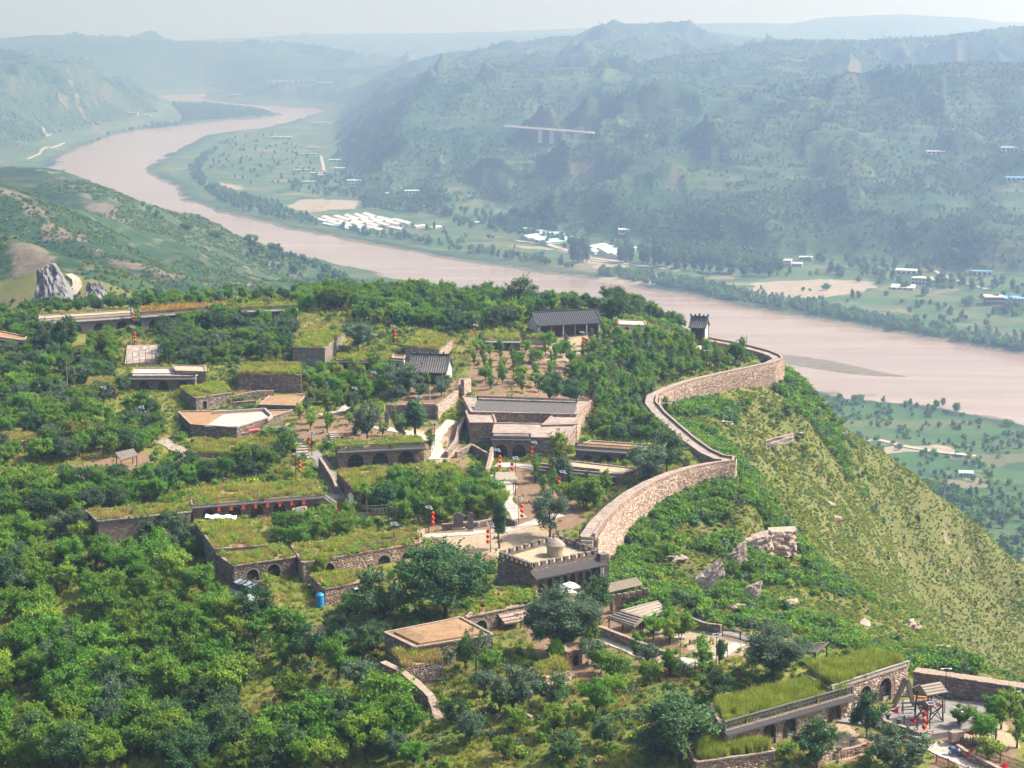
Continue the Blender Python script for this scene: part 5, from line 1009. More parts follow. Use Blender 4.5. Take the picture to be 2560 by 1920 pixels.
for k in range(4):
    m = MB(); m.box((qq.x + .6 + k * 1.0, qq.y - .3, 201), 1.0, 2.2, 4.2 - k * .55 - 0.4, .1); m.build('step', 'coping', st)

# ------------------------------------------------------------------ open sheds and pavilions
def shed(name, label, px, zs, ground_z=None, material='thatch', legs=4, thick=.22, rows=0, cat='pavilion', legmat='wood', fringe=False):
    """a flat or tilted roof on posts; px: four roof corner pixels, zs: their heights"""
    q = [P(x, y, z) for (x, y), z in zip(px, zs)]; c = sum(q, Vector()) / 4; gz0 = ground_z if ground_z is not None else gz(c); root = thing(name, (c.x, c.y, gz0), label, cat); m = MB()
    m.quad(*q); m.quad(*[p - UP * thick for p in q[::-1]])
    for i in range(4): j = (i + 1) % 4; m.quad(q[i] - UP * thick, q[j] - UP * thick, q[j], q[i])
    if fringe:
        for i in range(4):
            a, b = q[i], q[(i + 1) % 4]; k = int((b - a).length / .12)
            for t in range(k): p = a + (b - a) * (t / k); m.bar(p, p + (p - c).normalized() * .25 - UP * random.uniform(.2, .45), .09, .05)
    m.build('roof', material, root)
    if rows:
        m = MB()
        for r in range(rows):
            t = (r + .5) / rows; a = q[0].lerp(q[3], t); b = q[1].lerp(q[2], t); m.bar(a + UP * .06, b + UP * .06, .16, .1)
        m.build('batten', 'weathered_wood', root)
    for i in range(4):
        p = q[i].lerp(c, .12); z0 = gz(p) if ground_z is None else ground_z; m = MB(); m.bar((p.x, p.y, z0 - .4), (p.x, p.y, p.z - thick), .18, .18); m.build('post', legmat, root)
    m = MB()
    for i in range(4): a, b = q[i].lerp(c, .12) - UP * (thick + .1), q[(i + 1) % 4].lerp(c, .12) - UP * (thick + .1); m.bar(a, b, .14, .16)
    m.build('beam', legmat, root); FOOT.append(([p[:2] for p in q], .2)); return root
shed('thatched_pavilion', 'front wing of the L-shaped grey thatch pavilion by the red garden wall', [(1517, 1542), (1585, 1564), (1607, 1542), (1556, 1527)], [203.6, 203.5, 204.4, 204.5], rows=4, fringe=True)
shed('thatched_pavilion', 'long back wing of the L-shaped grey thatch pavilion', [(1606, 1546), (1668, 1524), (1643, 1501), (1550, 1525)], [203.6, 203.6, 204.7, 204.6], rows=4, fringe=True)
shed('tile_shed', 'pale green tiled lean-to shed on thin posts beside the fort pier', [(1514, 1480), (1606, 1459), (1590, 1443), (1500, 1463)], [203.9, 203.9, 204.6, 204.6], material='tan_roof', rows=6, cat='shed')
shed('lean_to', 'grey sloping lean-to roof on dark posts at the edge of the tall grass', [(1972, 1628), (2040, 1630), (2073, 1604), (2006, 1612)], [203.4, 203.6, 204.6, 204.2], material='weathered_wood', rows=5, cat='shed')
shed('porch', 'wooden porch with rough plank roof in front of the cave house below the fort', [(1262, 1558), (1304, 1552), (1326, 1514), (1243, 1534)], [202.0, 202.0, 203.2, 203.2], material='coping', rows=3, cat='porch')
shed('pavilion', 'small open pavilion with grey mat roof in front of the gatehouse forecourt', [(1236, 1200), (1292, 1198), (1286, 1180), (1240, 1180)], [207.2, 207.2, 207.8, 207.8], material='thatch', fringe=True)
shed('notice_shelter', 'tilted white-streaked tile shelter over a notice board among the trees', [(301, 1150), (345, 1137), (333, 1121), (287, 1131)], [207.4, 207.4, 208.3, 208.3], material='tile', rows=5, cat='shelter', legmat='red_wood')
def umbrella(px, py, w, d, z, rz, material, label, peaked):
    p = P(px, py, z); g0 = gz(p); root = thing('market_tent', (p.x, p.y, g0), label, 'tent'); m = MB(); cs = [(p.x + (x * math.cos(rz) - y * math.sin(rz)), p.y + (x * math.sin(rz) + y * math.cos(rz)), z - .25) for x, y in ((-w, -d), (w, -d), (w, d), (-w, d))]
    t = (p.x, p.y, z + peaked)
    for i in range(4): m.tri(cs[i], cs[(i + 1) % 4], t); a, b = Vector(cs[i]), Vector(cs[(i + 1) % 4]); m.quad(a - UP * .25, b - UP * .25, b, a)
    m.build('canopy', material, root)
    for c_ in cs: m = MB(); v = Vector(c_).lerp(Vector(t), .06); m.bar((v.x, v.y, g0 - .3), (v.x, v.y, z - .3), .07, .07); m.build('post', 'grey_metal', root)
    m = MB(); m.box((p.x, p.y, g0 + .7), w * 1.5, d * 1.2, .06, rz); m.build('table_top', 'weathered_wood', root)
umbrella(1424, 1461, 1.5, 1.2, 204.9, .35, 'white', 'white peaked market tent at the foot of the fort arcade', .5)
umbrella(1412, 1477, 1.9, .9, 204.4, .35, 'cloth', 'cream ridge tent beside the white market tent', .35)
# painted stage terrace
sq = [v + UP * .9 for v in gs([(312, 922), (392, 916), (404, 872), (318, 872)])]; stg = thing('painted_stage', (sq[0].x, sq[0].y, gz(sq[0])), 'white painted sloping stage with red posts below the lantern pole', 'stage')
m = MB(); m.quad(*sq); 
for i in range(4): j = (i + 1) % 4; m.quad((*sq[i][:2], sq[i].z - 4), (*sq[j][:2], sq[j].z - 4), sq[j], sq[i])
m.build('slab', 'paving', stg); FOOT.append(([p[:2] for p in sq], .3))
m = MB()
for k in range(16):
    u, v = random.uniform(.1, .85), random.uniform(.15, .9); p = sq[0].lerp(sq[1], u).lerp(sq[3].lerp(sq[2], u), v) + UP * .03; s = random.uniform(.3, .9); m.poly([p + Vector((s * math.cos(t) * random.uniform(.6, 1), s * math.sin(t), s * math.sin(t) * .18)) for t in np.linspace(0, 6.28, 7)[:-1]])
m.build('painted_mark', 'grey_metal', stg)
for k in range(5):
    p = sq[0].lerp(sq[1], (k + .3) / 5); m = MB(); m.bar(p - UP * 1, p + UP * 3.2, .09, .09); m.build('post', 'red_wood', stg)
m = MB(); m.bar(sq[1] + UP * .25, sq[2] + UP * .25, .7, .5); m.build('tiled_edge', 'dark_tile', stg)
# black net greenhouse
def net_house():
    z0 = g(620, 1500).z; A, B = P(572, 1490, z0), P(640, 1512, z0); ex = (B - A).normalized(); L = 5.2; dv = Vector((-ex.y, ex.x, 0)); root = thing('net_greenhouse', (A.x, A.y, z0), 'small hoop greenhouse draped with black shade net', 'greenhouse'); m = MB(); s = MB(); Wd = 4.8
    prof = [(0, 0), (.1, 1.5), (.9, 2.3), (2.4, 2.7), (3.9, 2.3), (4.7, 1.5), (4.8, 0)]
    def pt(x, k): return A + ex * x + dv * prof[k][0] + UP * (prof[k][1] * (1 + .05 * math.sin(x * 2 + k)))
    for i in range(6):
        for k in range(6):
            (m if k > 0 else s).quad(pt(L * i / 6, k), pt(L * (i + 1) / 6, k), pt(L * (i + 1) / 6, k + 1), pt(L * i / 6, k + 1))
    for x in (0, L): 
        s.poly([pt(x, k) for k in range(7)])
        m.poly([pt(x + (.04 if x else -.04), k) for k in (1, 2, 3, 4, 5)] + [A + ex * (x + (.04 if x else -.04)) + dv * (4.6 if x else 3) + UP * .5])
    m.build('shade_net', 'black_net', root); s.build('plastic_wall', 'pale_sheet', root); r = MB()
    for i in range(4):
        for k in range(1, 5): r.quad(pt(L * (i + .15) / 4, 2) + UP * .06, pt(L * (i + .85) / 4, 2) + UP * .06, pt(L * (i + .85) / 4, 3) + UP * .06, pt(L * (i + .15) / 4, 3) + UP * .06)
        break_ = 0
    r.build('clear_panel', 'pale_sheet', root); FOOT.append(([tuple((A + ex * x + dv * d)[:2]) for x, d in ((0, 0), (L, 0), (L, Wd), (0, Wd))], .3))
net_house()
p = g(800, 1518); tk = thing('water_tank', p, 'bright blue ribbed plastic water tank beside the stone store', 'tank'); m = MB(); m.lathe((p.x, p.y, p.z - .2), [(.72, 0)] + [(.72 if k % 2 else .78, .2 + k * .17) for k in range(12)] + [(.74, 2.35), (.5, 2.6), (.3, 2.65)], 16); m.build('tank_body', 'blue_plastic', tk, True)
m = MB(); m.lathe((p.x, p.y, p.z + 2.44), [(.26, 0), (.26, .12), (.1, .14)], 10); m.build('lid', 'blue_plastic', tk); FOOT.append(([(p.x - .8, p.y - .8), (p.x + .8, p.y - .8), (p.x + .8, p.y + .8), (p.x - .8, p.y + .8)], .3))
p = g(895, 1502); ct = thing('black_tank', p, 'black square tank standing against the stone store', 'tank'); m = MB(); m.box((p.x, p.y, p.z - .2), 1.9, 1.6, 2.3, .2); m.build('tank_body', 'black_net', ct); m = MB(); m.box((p.x, p.y, p.z + 2.1), 1.2, 1.0, .1, .2); m.build('lid', 'grey_metal', ct)
p = g(868, 1506); m = MB(); m.box((p.x, p.y, p.z - .2), 1.0, .5, 1.0, .2); tag(m.build('air_unit', 'pale_sheet'), 'white metal air unit box beside the black square tank', 'machine')
# ------------------------------------------------------------------ lamp posts and red lanterns
_lm = MB(); _lm.lathe((0, 0, -.62), [(.10, 0), (.14, .04), (.27, .12), (.33, .30), (.27, .48), (.14, .56), (.10, .6)], 12); LANT = _lm.mesh('lantern', 'lantern_red', True)
_cm = MB(); _cm.lathe((0, 0, -.08), [(.15, 0), (.15, .07)], 10); _cm.lathe((0, 0, -.68), [(.13, 0), (.13, .06)], 10); _cm.bar((0, 0, -.9), (0, 0, -.66), .05, .05); LCAP = _cm.mesh('gold_cap', 'yellow')
LANTO = _lm.mesh('lantern', 'lantern_orange', True)
def lantern(parent, loc, me=None, s=1.0):
    o = bpy.data.objects.new('lantern', me or LANT); COL.objects.link(o); o.parent = parent; o.location = loc; o.scale = (s, s, s)
    c = bpy.data.objects.new('gold_cap', LCAP); COL.objects.link(c); c.parent = o; return o
def post(px, py, where, lan=None, hgt=5.2, panel=True):
    d = 5.2 * F / 380
    for _ in range(3):
        b = g(px, py + d); d = hgt * F / b.y
    r = thing('lamp_post', b, 'dark solar lamp post ' + where, 'lamp post'); m = MB(); m.tube((b.x, b.y, b.z - .4), (b.x, b.y, b.z + hgt), .075, .055, 8); m.build('pole', 'iron', r)
    if panel:
        m = MB(); c = Vector((b.x, b.y, b.z + hgt + .05)); ex = Vector((.85, .35, 0)).normalized(); ey = Vector((-.3, .75, .25)).normalized(); s = .82; m.quad(c - ex * .62 * s - ey * .42 * s, c + ex * .62 * s - ey * .42 * s, c + ex * .62 * s + ey * .42 * s, c - ex * .62 * s + ey * .42 * s); nn = ex.cross(ey)
        pn = m.build('solar_panel', 'solar', r); m = MB(); k = [c + ex * x + ey * y + nn * .01 for x, y in ((-.52, -.36), (.52, -.36), (.52, .36), (-.52, .36))]
        for i in range(4): m.bar(k[i], k[(i + 1) % 4], .06, .04, nn)
        m.poly([q - nn * .04 for q in k[::-1]]); m.build('panel_frame', 'panel_frame', pn)
    m = MB(); m.bar((b.x, b.y, b.z + hgt * .93), (b.x + .5, b.y - .15, b.z + hgt * .95), .06, .06); m.box((b.x + .6, b.y - .18, b.z + hgt * .93), .4, .2, .08); m.build('lamp_head', 'pole_paint', r)
    if lan:
        lx, ly, n_, wh = lan; sc = F / b.y; dx = (lx - px) / sc; dx = math.copysign(max(.45, abs(dx)), dx); top = b.z + hgt - (ly - py) / sc + .35
        m = MB(); m.bar((b.x, b.y, top + .06), (b.x + dx * 1.05, b.y - .1, top + .06), .06, .06); m.build('bracket', 'iron', r)
        t = thing('lantern_string', (b.x + dx, b.y - .1, top - .95 * n_), 'red paper lantern string ' + wh, 'lanterns', 'red lantern strings'); 
        for k in range(n_): lantern(t, (0, 0, .95 * n_ + .03 - k * .95), s=1.12)
        m = MB(); m.bar((b.x + dx, b.y - .1, top - .95 * n_ + .1), (b.x + dx, b.y - .1, top + .08), .03, .03); m.build('cord', 'stripe_red', t)
    return r
for a in [(355, 1016, 'deep in the left hand wood', (365, 1030, 3, 'deep in the left hand wood')), (983, 815, 'behind the arched gate', (988, 829, 3, 'behind the arched gate')), (1189, 812, 'on the bare orchard slope', (1184, 826, 1, 'on the bare orchard slope')),
          (328, 771, 'at the end of the long lattice cave house', (334, 785, 3, 'at the end of the long lattice cave house')), (332, 816, 'above the painted stage', (339, 834, 3, 'above the painted stage')), (780, 1082, 'at the top of the shaded lane', (773, 1098, 2, 'at the top of the shaded lane')),
          (740, 1135, 'halfway down the shaded lane', (751, 1155, 3, 'halfway down the shaded lane')), (1086, 1058, 'beside the forked paved path', (1078, 1077, 3, 'beside the forked paved path')), (1243, 1122, 'left of the gatehouse forecourt', (1250, 1141, 3, 'left of the gatehouse forecourt')),
          (1289, 1144, 'behind the small open pavilion', (1280, 1160, 2, 'behind the small open pavilion')), (1335, 1105, 'right of the big arched gatehouse window', (1331, 1120, 3, 'right of the big arched gatehouse window')), (1406, 1178, 'in front of the tan roofed long house', (1397, 1194, 3, 'in front of the tan roofed long house')),
          (1297, 1243, 'beside the plaza wall end', (1305, 1266, 3, 'beside the plaza wall end')), (1349, 1246, 'among the plaza trees', (1339, 1266, 2, 'among the plaza trees')), (1072, 1266, 'under the dark trees by the stone tablets', (1083, 1282, 3, 'under the dark trees by the stone tablets')),
          (1226, 1308, 'at the open front of the plaza', (1223, 1326, 3, 'at the open front of the plaza')), (2323, 1757, 'in front of the watchtower', (2308, 1785, 3, 'in front of the watchtower')), (1455, 832, 'before the temple hall platform', (1457, 847, 3, 'before the temple hall platform')),
          (1538, 796, 'beside the small pale hut', (1543, 810, 2, 'beside the small pale hut')), (935, 931, 'in the garden below the tiled hall', (932, 943, 1, 'in the garden below the tiled hall')), (887, 970, 'beside the dark bush in the orchard', None), (260, 968, 'standing alone above the yellow flowering tree', None),
          (1047, 990, 'at the retaining wall of the tiled hall garden', None), (985, 1306, 'at the foot of the timber sign frame', None), (1790, 1583, 'on the sandy terrace', None), (590, 742, 'on the crest behind the lattice cave houses', None)]:
    post(a[0], a[1], a[2], a[3])
# lanterns under the inn eave
q = [P(x, y, 206.3) for x, y in [(481, 1264), (806, 1238)]]; ex = (q[1] - q[0]).normalized(); n = Vector((ex.y, -ex.x, 0)); L = (q[1] - q[0]).length
for k, lb in enumerate(['at the left end of the inn eave', 'second from the left end of the inn eave', 'third from the left end of the inn eave', 'fourth from the left end of the inn eave', 'fourth from the lane end of the inn eave', 'third from the lane end of the inn eave', 'second from the lane end of the inn eave', 'nearest the lane under the inn eave']):
    p = q[0] + ex * (L * (.195 + k * .093)) + n * .7 - UP * .55; t = thing('eave_lantern', p - UP * .6, 'square orange paper lantern hanging ' + lb, 'lantern', 'lanterns under the inn eave'); 
    m = MB(); m.box((p.x, p.y, p.z - .75), .55, .55, .62, .2); m.build('paper_shade', 'lantern_orange', t); m = MB(); m.box((p.x, p.y, p.z - .13), .6, .6, .1, .2); m.box((p.x, p.y, p.z - .83), .6, .6, .08, .2); m.bar((p.x, p.y, p.z - .05), (p.x, p.y, p.z + .25), .04, .04); m.build('red_trim', 'lantern_red', t)
# plain poles
def pole(px, py, top, label, name='utility_pole', arms=True, material='weathered_wood', r=.13):
    b = g(px, py); hh = (py - top) * b.y / F; t = thing(name, b, label, 'pole'); m = MB(); m.tube((b.x, b.y, b.z - .5), (b.x, b.y, b.z + hh), r, r * .7, 8); m.build('shaft', material, t)
    if arms == True: m = MB(); m.bar((b.x - .9, b.y, b.z + hh - .5), (b.x + .9, b.y, b.z + hh - .5), .12, .12); [m.box((b.x + x, b.y, b.z + hh - .45), .1, .1, .25) for x in (-.8, 0, .8)]; m.build('cross_arm', material, t)
    if arms == 'cam': m = MB(); m.box((b.x - .25, b.y, b.z + hh - .5), .5, .2, .2); m.box((b.x + .15, b.y, b.z + hh - 1.4), .4, .3, .6); m.build('camera_box', 'white', t)
    if arms == 'lamp': m = MB(); m.bar((b.x - .6, b.y, b.z + hh), (b.x + .6, b.y, b.z + hh), .08, .08); m.box((b.x - .6, b.y, b.z + hh - .12), .4, .25, .14); m.box((b.x + .6, b.y, b.z + hh - .12), .4, .25, .14); m.build('lamp_head', 'white', t)
pole(169, 985, 891, 'tall grey utility pole with cross arm in the left wood'); pole(187, 970, 919, 'shorter bare grey pole beside the utility pole', arms=False)
pole(242, 1268, 1211, 'white camera pole above the dry grass roof', 'camera_pole', 'cam', 'pole_paint', .08); pole(2548, 1795, 1718, 'white camera pole at the end of the paved yard', 'camera_pole', 'cam', 'pole_paint', .08)
pole(2361, 1790, 1664, 'thin tall street lamp standing before the high yard wall', 'street_lamp', 'lamp', 'iron', .07); pole(1866, 905, 838, 'street lamp with two heads on the far rampart curve', 'street_lamp', 'lamp', 'iron', .07)
pole(1766, 935, 876, 'twin globe street lamp in the green orchard', 'street_lamp', 'lamp', 'iron', .06); pole(1663, 1072, 1005, 'thin lamp on the rampart walk before the bend', 'street_lamp', 'lamp', 'iron', .06); pole(1075, 1018, 965, 'short white marker pole in the tiled hall garden', 'marker_pole', False, 'pole_paint', .07)
pole(1700, 1655, 1588, 'dark street lamp standing on the sandy terrace', 'street_lamp', 'lamp', 'iron', .06)

# ------------------------------------------------------------------ yard furniture
def watchtower():
    z0 = YZ + .15; c = P(2322, 1800, z0); c = Vector((c.x, c.y, z0)); root = thing('watchtower', c, 'timber watchtower on braced legs with a thatched board roof in the paved yard', 'tower'); rz = .45; cs, sn = math.cos(rz), math.sin(rz)
    def q(x, y, z): return Vector((c.x + x * cs - y * sn, c.y + x * sn + y * cs, z0 + z))
    w = 1.25
    for x, y in ((-w, -w), (w, -w), (w, w), (-w, w)):
        m = MB(); m.bar(q(x * 1.12, y * 1.12, -.2), q(x, y, 4.6), .2, .2); m.build('leg', 'wood', root)
    m = MB()
    for (x1, y1), (x2, y2) in (((-w, -w), (w, -w)), ((w, -w), (w, w)), ((w, w), (-w, w)), ((-w, w), (-w, -w))):
        m.bar(q(x1 * 1.1, y1 * 1.1, .1), q(x2, y2, 2.3), .12, .12); m.bar(q(x2 * 1.1, y2 * 1.1, .1), q(x1, y1, 2.3), .12, .12)
    m.build('brace', 'wood', root)
    for k in range(9):
        m = MB(); x = -w * 1.15 + (k + .5) * w * 2.3 / 9; m.bar(q(x, -w * 1.15, 2.4), q(x, w * 1.15, 2.4), w * 2.3 / 9 * .94, .1); m.build('plank', 'red_wood', root)
    m = MB()
    for z in (2.9, 3.35):
        for (x1, y1), (x2, y2) in (((-w, -w), (w, -w)), ((w, -w), (w, w)), ((w, w), (-w, w)), ((-w, w), (-w, -w))): m.bar(q(x1 * 1.1, y1 * 1.1, z), q(x2 * 1.1, y2 * 1.1, z), .08, .08)
    m.build('railing', 'weathered_wood', root); m = MB(); e = 1.75
    for s in (-1, 1): m.quad(q(-e, s * e, 4.45), q(e, s * e, 4.45), q(e, 0, 5.5), q(-e, 0, 5.5)); m.quad(q(-e, s * e, 4.33), q(-e, 0, 5.38), q(e, 0, 5.38), q(e, s * e, 4.33)); m.quad(q(-e, s * e, 4.33), q(e, s * e, 4.33), q(e, s * e, 4.45), q(-e, s * e, 4.45))
    for x in (-e, e): m.tri(q(x, -e, 4.4), q(x, e, 4.4), q(x, 0, 5.48))
    rf = m.build('roof', 'thatch', root); m = MB()
    for s in (-1, 1):
        for k in range(5): t = k / 4; m.bar(q(-e - .08, s * e * t, 5.55 - 1.05 * t), q(e + .08, s * e * t, 5.55 - 1.05 * t), .16, .09)
    m.build('batten', 'weathered_wood', rf); FOOT.append(([tuple(q(x, y, 0)[:2]) for x, y in ((-2, -2), (2, -2), (2, 2), (-2, 2))], .1))
watchtower()
def yard(px, py): p = P(px, py, YZ + .15); return p
p = yard(2262, 1768); root = thing('catapult', p, 'large timber catapult frame with orange arm in the yard corner', 'catapult'); m = MB(); 
for a, b in (((-1.6, 0, 0), (.2, .1, 4.2)), ((1.4, .4, 0), (.3, .1, 4.2)), ((-1.3, 1.8, 0), (.2, 1.7, 3.8)), ((1.5, 2.2, 0), (.3, 1.7, 3.8))): m2 = MB(); m2.bar(p + Vector(a), p + Vector(b), .3, .45); m2.build('frame_beam', 'weathered_wood', root)
m.bar(p + Vector((.2, -.2, 3.9)), p + Vector((.3, 2.2, 3.7)), .2, .2); m.bar(p + Vector((-.8, .2, 1.5)), p + Vector((1, .5, 1.5)), .16, .16); m.build('axle', 'wood', root); m = MB(); m.bar(p + Vector((1.2, 0, 1.6)), p + Vector((3.4, .6, 1.2)), .25, .3); m.build('throwing_arm', 'orange', root)
m = MB(); m.lathe((p.x + 3.2, p.y - .3, p.z), [(.6, 0), (.75, .5), (.6, 1.0)], 10); m.build('basket', 'weathered_wood', root)
def trestle(px, py, label):
    p = yard(px, py); r = thing('timber_rack', p, label, 'rack')
    for x in (-.9, .9): m = MB(); m.bar(p + Vector((x, -.5, 0)), p + Vector((x, 0, 1.5)), .12, .12); m.bar(p + Vector((x, .5, 0)), p + Vector((x, 0, 1.5)), .12, .12); m.bar(p + Vector((x, 0, 1.3)), p + Vector((x, 0, 2.0)), .12, .12); m.build('leg', 'wood', r)
    m = MB(); m.bar(p + Vector((-1.1, 0, 1.45)), p + Vector((1.1, 0, 1.45)), .1, .12); m.bar(p + Vector((-1.1, 0, .5)), p + Vector((1.1, 0, .5)), .1, .1); m.build('rail', 'wood', r)
trestle(2272, 1782, 'dark timber rack beside the catapult'); trestle(2276, 1822, 'spiky weapon rack of thin rods behind the low yard wall')
for px, py, lb in ((2219, 1808, 'dark stone pedestal pot near the yard tree'), (2247, 1821, 'dark stone pedestal pot beside the weapon rack')):
    p = yard(px, py); r = thing('pedestal_pot', p, lb, 'pot'); m = MB(); m.lathe(tuple(p), [(.4, 0), (.42, .12), (.24, .25), (.2, .9), (.36, 1.15)], 12); m.build('pedestal', 'iron', r); m = MB(); m.lathe((p.x, p.y, p.z + 1.13), [(.34, 0), (.5, .12), (.46, .3)], 12); m.build('bowl', 'dark_tile', r)
def firebowl(px, py, lb, z=None):
    p = g(px, py) if z is None else P(px, py, z); r = thing('fire_bowl', p, lb, 'brazier')
    for k in range(3): t = k * 2.1; m = MB(); m.bar(p + Vector((.45 * math.cos(t), .45 * math.sin(t), -.05)), p + Vector((.2 * math.cos(t), .2 * math.sin(t), 1.5)), .06, .06); m.build('leg', 'iron', r)
    m = MB(); m.lathe((p.x, p.y, p.z + 1.42), [(.12, 0), (.42, .1), (.5, .26), (.44, .25)], 12); m.build('bowl', 'iron', r)
firebowl(2096, 1905, 'three-legged iron fire bowl at the edge of the terrace tree'); firebowl(2129, 1886, 'three-legged iron fire bowl in the middle of the sandy terrace'); firebowl(2207, 1795, 'iron fire bowl on the yard beside the dense dark tree', YZ + .15)
p = g(2172, 1882); m = MB(); m.lathe((p.x, p.y, p.z - .05), [(.5, 0), (.62, .35), (.55, .75), (.48, .78), (.46, .6)], 14); tag(m.build('cauldron', 'iron'), 'round black cauldron beside a red flag', 'cauldron')
p = g(2308, 1862); r = thing('waste_bin', p, 'green lidded waste bin under the front lamp post', 'bin'); m = MB(); m.box(tuple(p - UP * .05), .8, .7, 1.05, .3); m.build('bin_body', 'green_plastic', r); m = MB(); m.box((p.x, p.y, p.z + 1.0), .9, .8, .12, .3); m.build('lid', 'green_plastic', r)
p = yard(2405, 1805); r = thing('display_case', p, 'white and red display box standing in the yard', 'box'); m = MB(); m.box(tuple(p), 1.0, .5, 1.5, -.2); m.build('case', 'white', r); m = MB(); m.box((p.x - .1, p.y - .27, p.z + .2), .7, .04, 1.1, -.2); m.build('front_panel', 'door_wood_or_shade', r)
m = MB(); p = P(2390, 1845, YZ); m.box((p.x, p.y, p.z - .3), 1.9, 1.0, 1.3, .35); tag(m.build('stone_bench', 'coping'), 'large square stone block bench outside the yard gate', 'bench')
def flag(px, py, top, lb, star=False, small=False):
    b = g(px, py); hh = (py - top) * b.y / F; r = thing('red_flag', b, lb, 'flag', 'red pennants'); m = MB(); m.tube((b.x, b.y, b.z - .3), (b.x, b.y, b.z + hh), .035, .03, 6); m.build('pole', 'weathered_wood', r); m = MB(); t = Vector((b.x, b.y, b.z + hh)); k = 5; s = .8 if small else 1.0
    for i in range(k):
        x0, x1 = i / k, (i + 1) / k; w0, w1 = (1 - x0), (1 - x1); f = lambda x: Vector((-1.25 * s * x, -.25 * math.sin(x * 4), -.55 * s * x - .1 * x * x))
        m.quad(t + f(x0) - UP * .95 * s * w0, t + f(x1) - UP * (.95 * s * w1 + .001), t + f(x1), t + f(x0))
    fl = m.build('pennant', 'flag_red', r)
    if star: m = MB(); q = t + Vector((-.3, -.1, -.55)); m.poly([q + Vector((math.cos(a) * rr, -.03, math.sin(a) * rr)) for a, rr in [(math.pi / 2 + j * math.pi / 5, .2 if j % 2 == 0 else .09) for j in range(10)]]); m.build('star', 'yellow', fl)
flag(2432, 1862, 1824, 'red pennant with yellow star above the stake barricade', True); flag(2244, 1812, 1769, 'red pennant at the middle of the paved yard'); flag(2169, 1888, 1853, 'red pennant beside the black cauldron', small=True); flag(2191, 1885, 1858, 'red pennant drooping over the terrace wall', small=True)
flag(2320, 1872, 1850, 'red pennant hanging beside the green bin', small=True); flag(2292, 1828, 1793, 'red pennant under the watchtower'); flag(2430, 1910, 1876, 'red pennant on the lane wall'); flag(2518, 1935, 1902, 'red pennant over the rough stake fence')
# motorcycle
def motorcycle():
    p = g(2388, 1898); p.z += .14; rz = -.5; r = thing('motorcycle', p, 'black motorcycle with blue covered box parked on the paved lane', 'motorcycle'); cs, sn = math.cos(rz), math.sin(rz)
    def q(x, y, z): return Vector((p.x + x * cs - y * sn, p.y + x * sn + y * cs, p.z + z))
    for x in (-.65, .65):
        m = MB(); w = MB(); n_ = 14
        for i in range(n_):
            a, b = 2 * math.pi * i / n_, 2 * math.pi * (i + 1) / n_
            m.bar(q(x + .27 * math.cos(a), 0, .3 + .27 * math.sin(a)), q(x + .27 * math.cos(b), 0, .3 + .27 * math.sin(b)), .12, .1); 
            if i % 2 == 0: w.bar(q(x, 0, .3), q(x + .25 * math.cos(a), 0, .3 + .25 * math.sin(a)), .03, .03)
        wh = m.build('wheel', 'black', r); w.build('rim', 'grey_metal', wh)
    m = MB(); m.bar(q(-.55, 0, .45), q(.35, 0, .5), .3, .3); m.bar(q(.1, 0, .75), q(.45, 0, .72), .32, .28); m.build('body', 'scooter_blue', r); m = MB(); m.bar(q(-.7, 0, .78), q(.1, 0, .82), .3, .14); m.build('seat', 'black', r)
    m = MB(); m.bar(q(.65, 0, .3), q(.42, 0, 1.0), .08, .08); m.bar(q(.42, -.38, 1.05), q(.42, .38, 1.05), .05, .05); m.build('handlebar', 'grey_metal', r); m = MB(); m.bar(q(-.95, 0, .98), q(-.5, 0, .98), .5, .4); m.build('luggage_box', 'scooter_blue', r)
    m = MB(); m.bar(q(.5, 0, .85), q(.62, 0, .85), .2, .2); m.build('headlight', 'white', r)
motorcycle()
# timber sign frame, cloth banner, tablets
def timber_frame():
    A, B = g(903, 1308), g(1001, 1316); z = (A.z + B.z) / 2; s = F / A.y; r = thing('sign_frame', A, 'tall timber scaffold frame carrying a pale board with three dark characters', 'sign')
    def at(px, py, y=None): t = (px - 903) / (1001 - 903); v = A.lerp(B, t); v.z = z + (1312 - py) / s; return v
    for x, t, b in ((917, 1255, 1300), (972, 1248, 1320), (991, 1264, 1322)): m = MB(); m.bar(at(x, b + 8), at(x, t), .22, .22); m.build('upright', 'weathered_wood', r)
    for x0, x1, y0, y1 in ((906, 982, 1270, 1259), (906, 972, 1277, 1268), (972, 1000, 1270, 1270), (903, 972, 1293, 1284), (900, 972, 1288, 1286), (972, 992, 1278, 1277), (972, 992, 1292, 1292)): m = MB(); m.bar(at(x0, y0) - Vector((0, .12, 0)), at(x1, y1) - Vector((0, .12, 0)), .14, .18); m.build('rail', 'weathered_wood', r)
    m = MB(); a, b = at(928, 1287), at(961, 1284); d = Vector((0, -.28, 0)); m.quad(a + d, b + d, b + d + UP * 1.05, a + d + UP * 1.05); m.quad(b + d * .7, a + d * .7, a + d * .7 + UP * 1.05, b + d * .7 + UP * 1.05); bd = m.build('name_board', 'tan_roof', r); m = MB()
    for k in range(3):
        c = a.lerp(b, (k + .5) / 3) + Vector((0, -.31, .5)); 
        for dx, dz, w, h in ((0, .2, .42, .09), (0, -.02, .36, .08), (0, 0, .09, .6), (-.15, -.2, .2, .09), (.16, -.14, .09, .3)): m.box((c.x + dx, c.y, c.z + dz - h / 2), w, .02, h)
    m.build('lettering', 'black', bd)
timber_frame()
b = g(869, 1290); r = thing('feather_banner', b, 'tall white cloth banner with faint characters standing by the lane wall', 'banner'); m = MB(); m.tube((b.x, b.y, b.z - .3), (b.x, b.y, b.z + 4.6), .05, .03, 6); m.build('pole', 'weathered_wood', r); m = MB(); k = 8; pr = [(0.9, 4.6, 4.75), (1.35, 3.9, .0)]
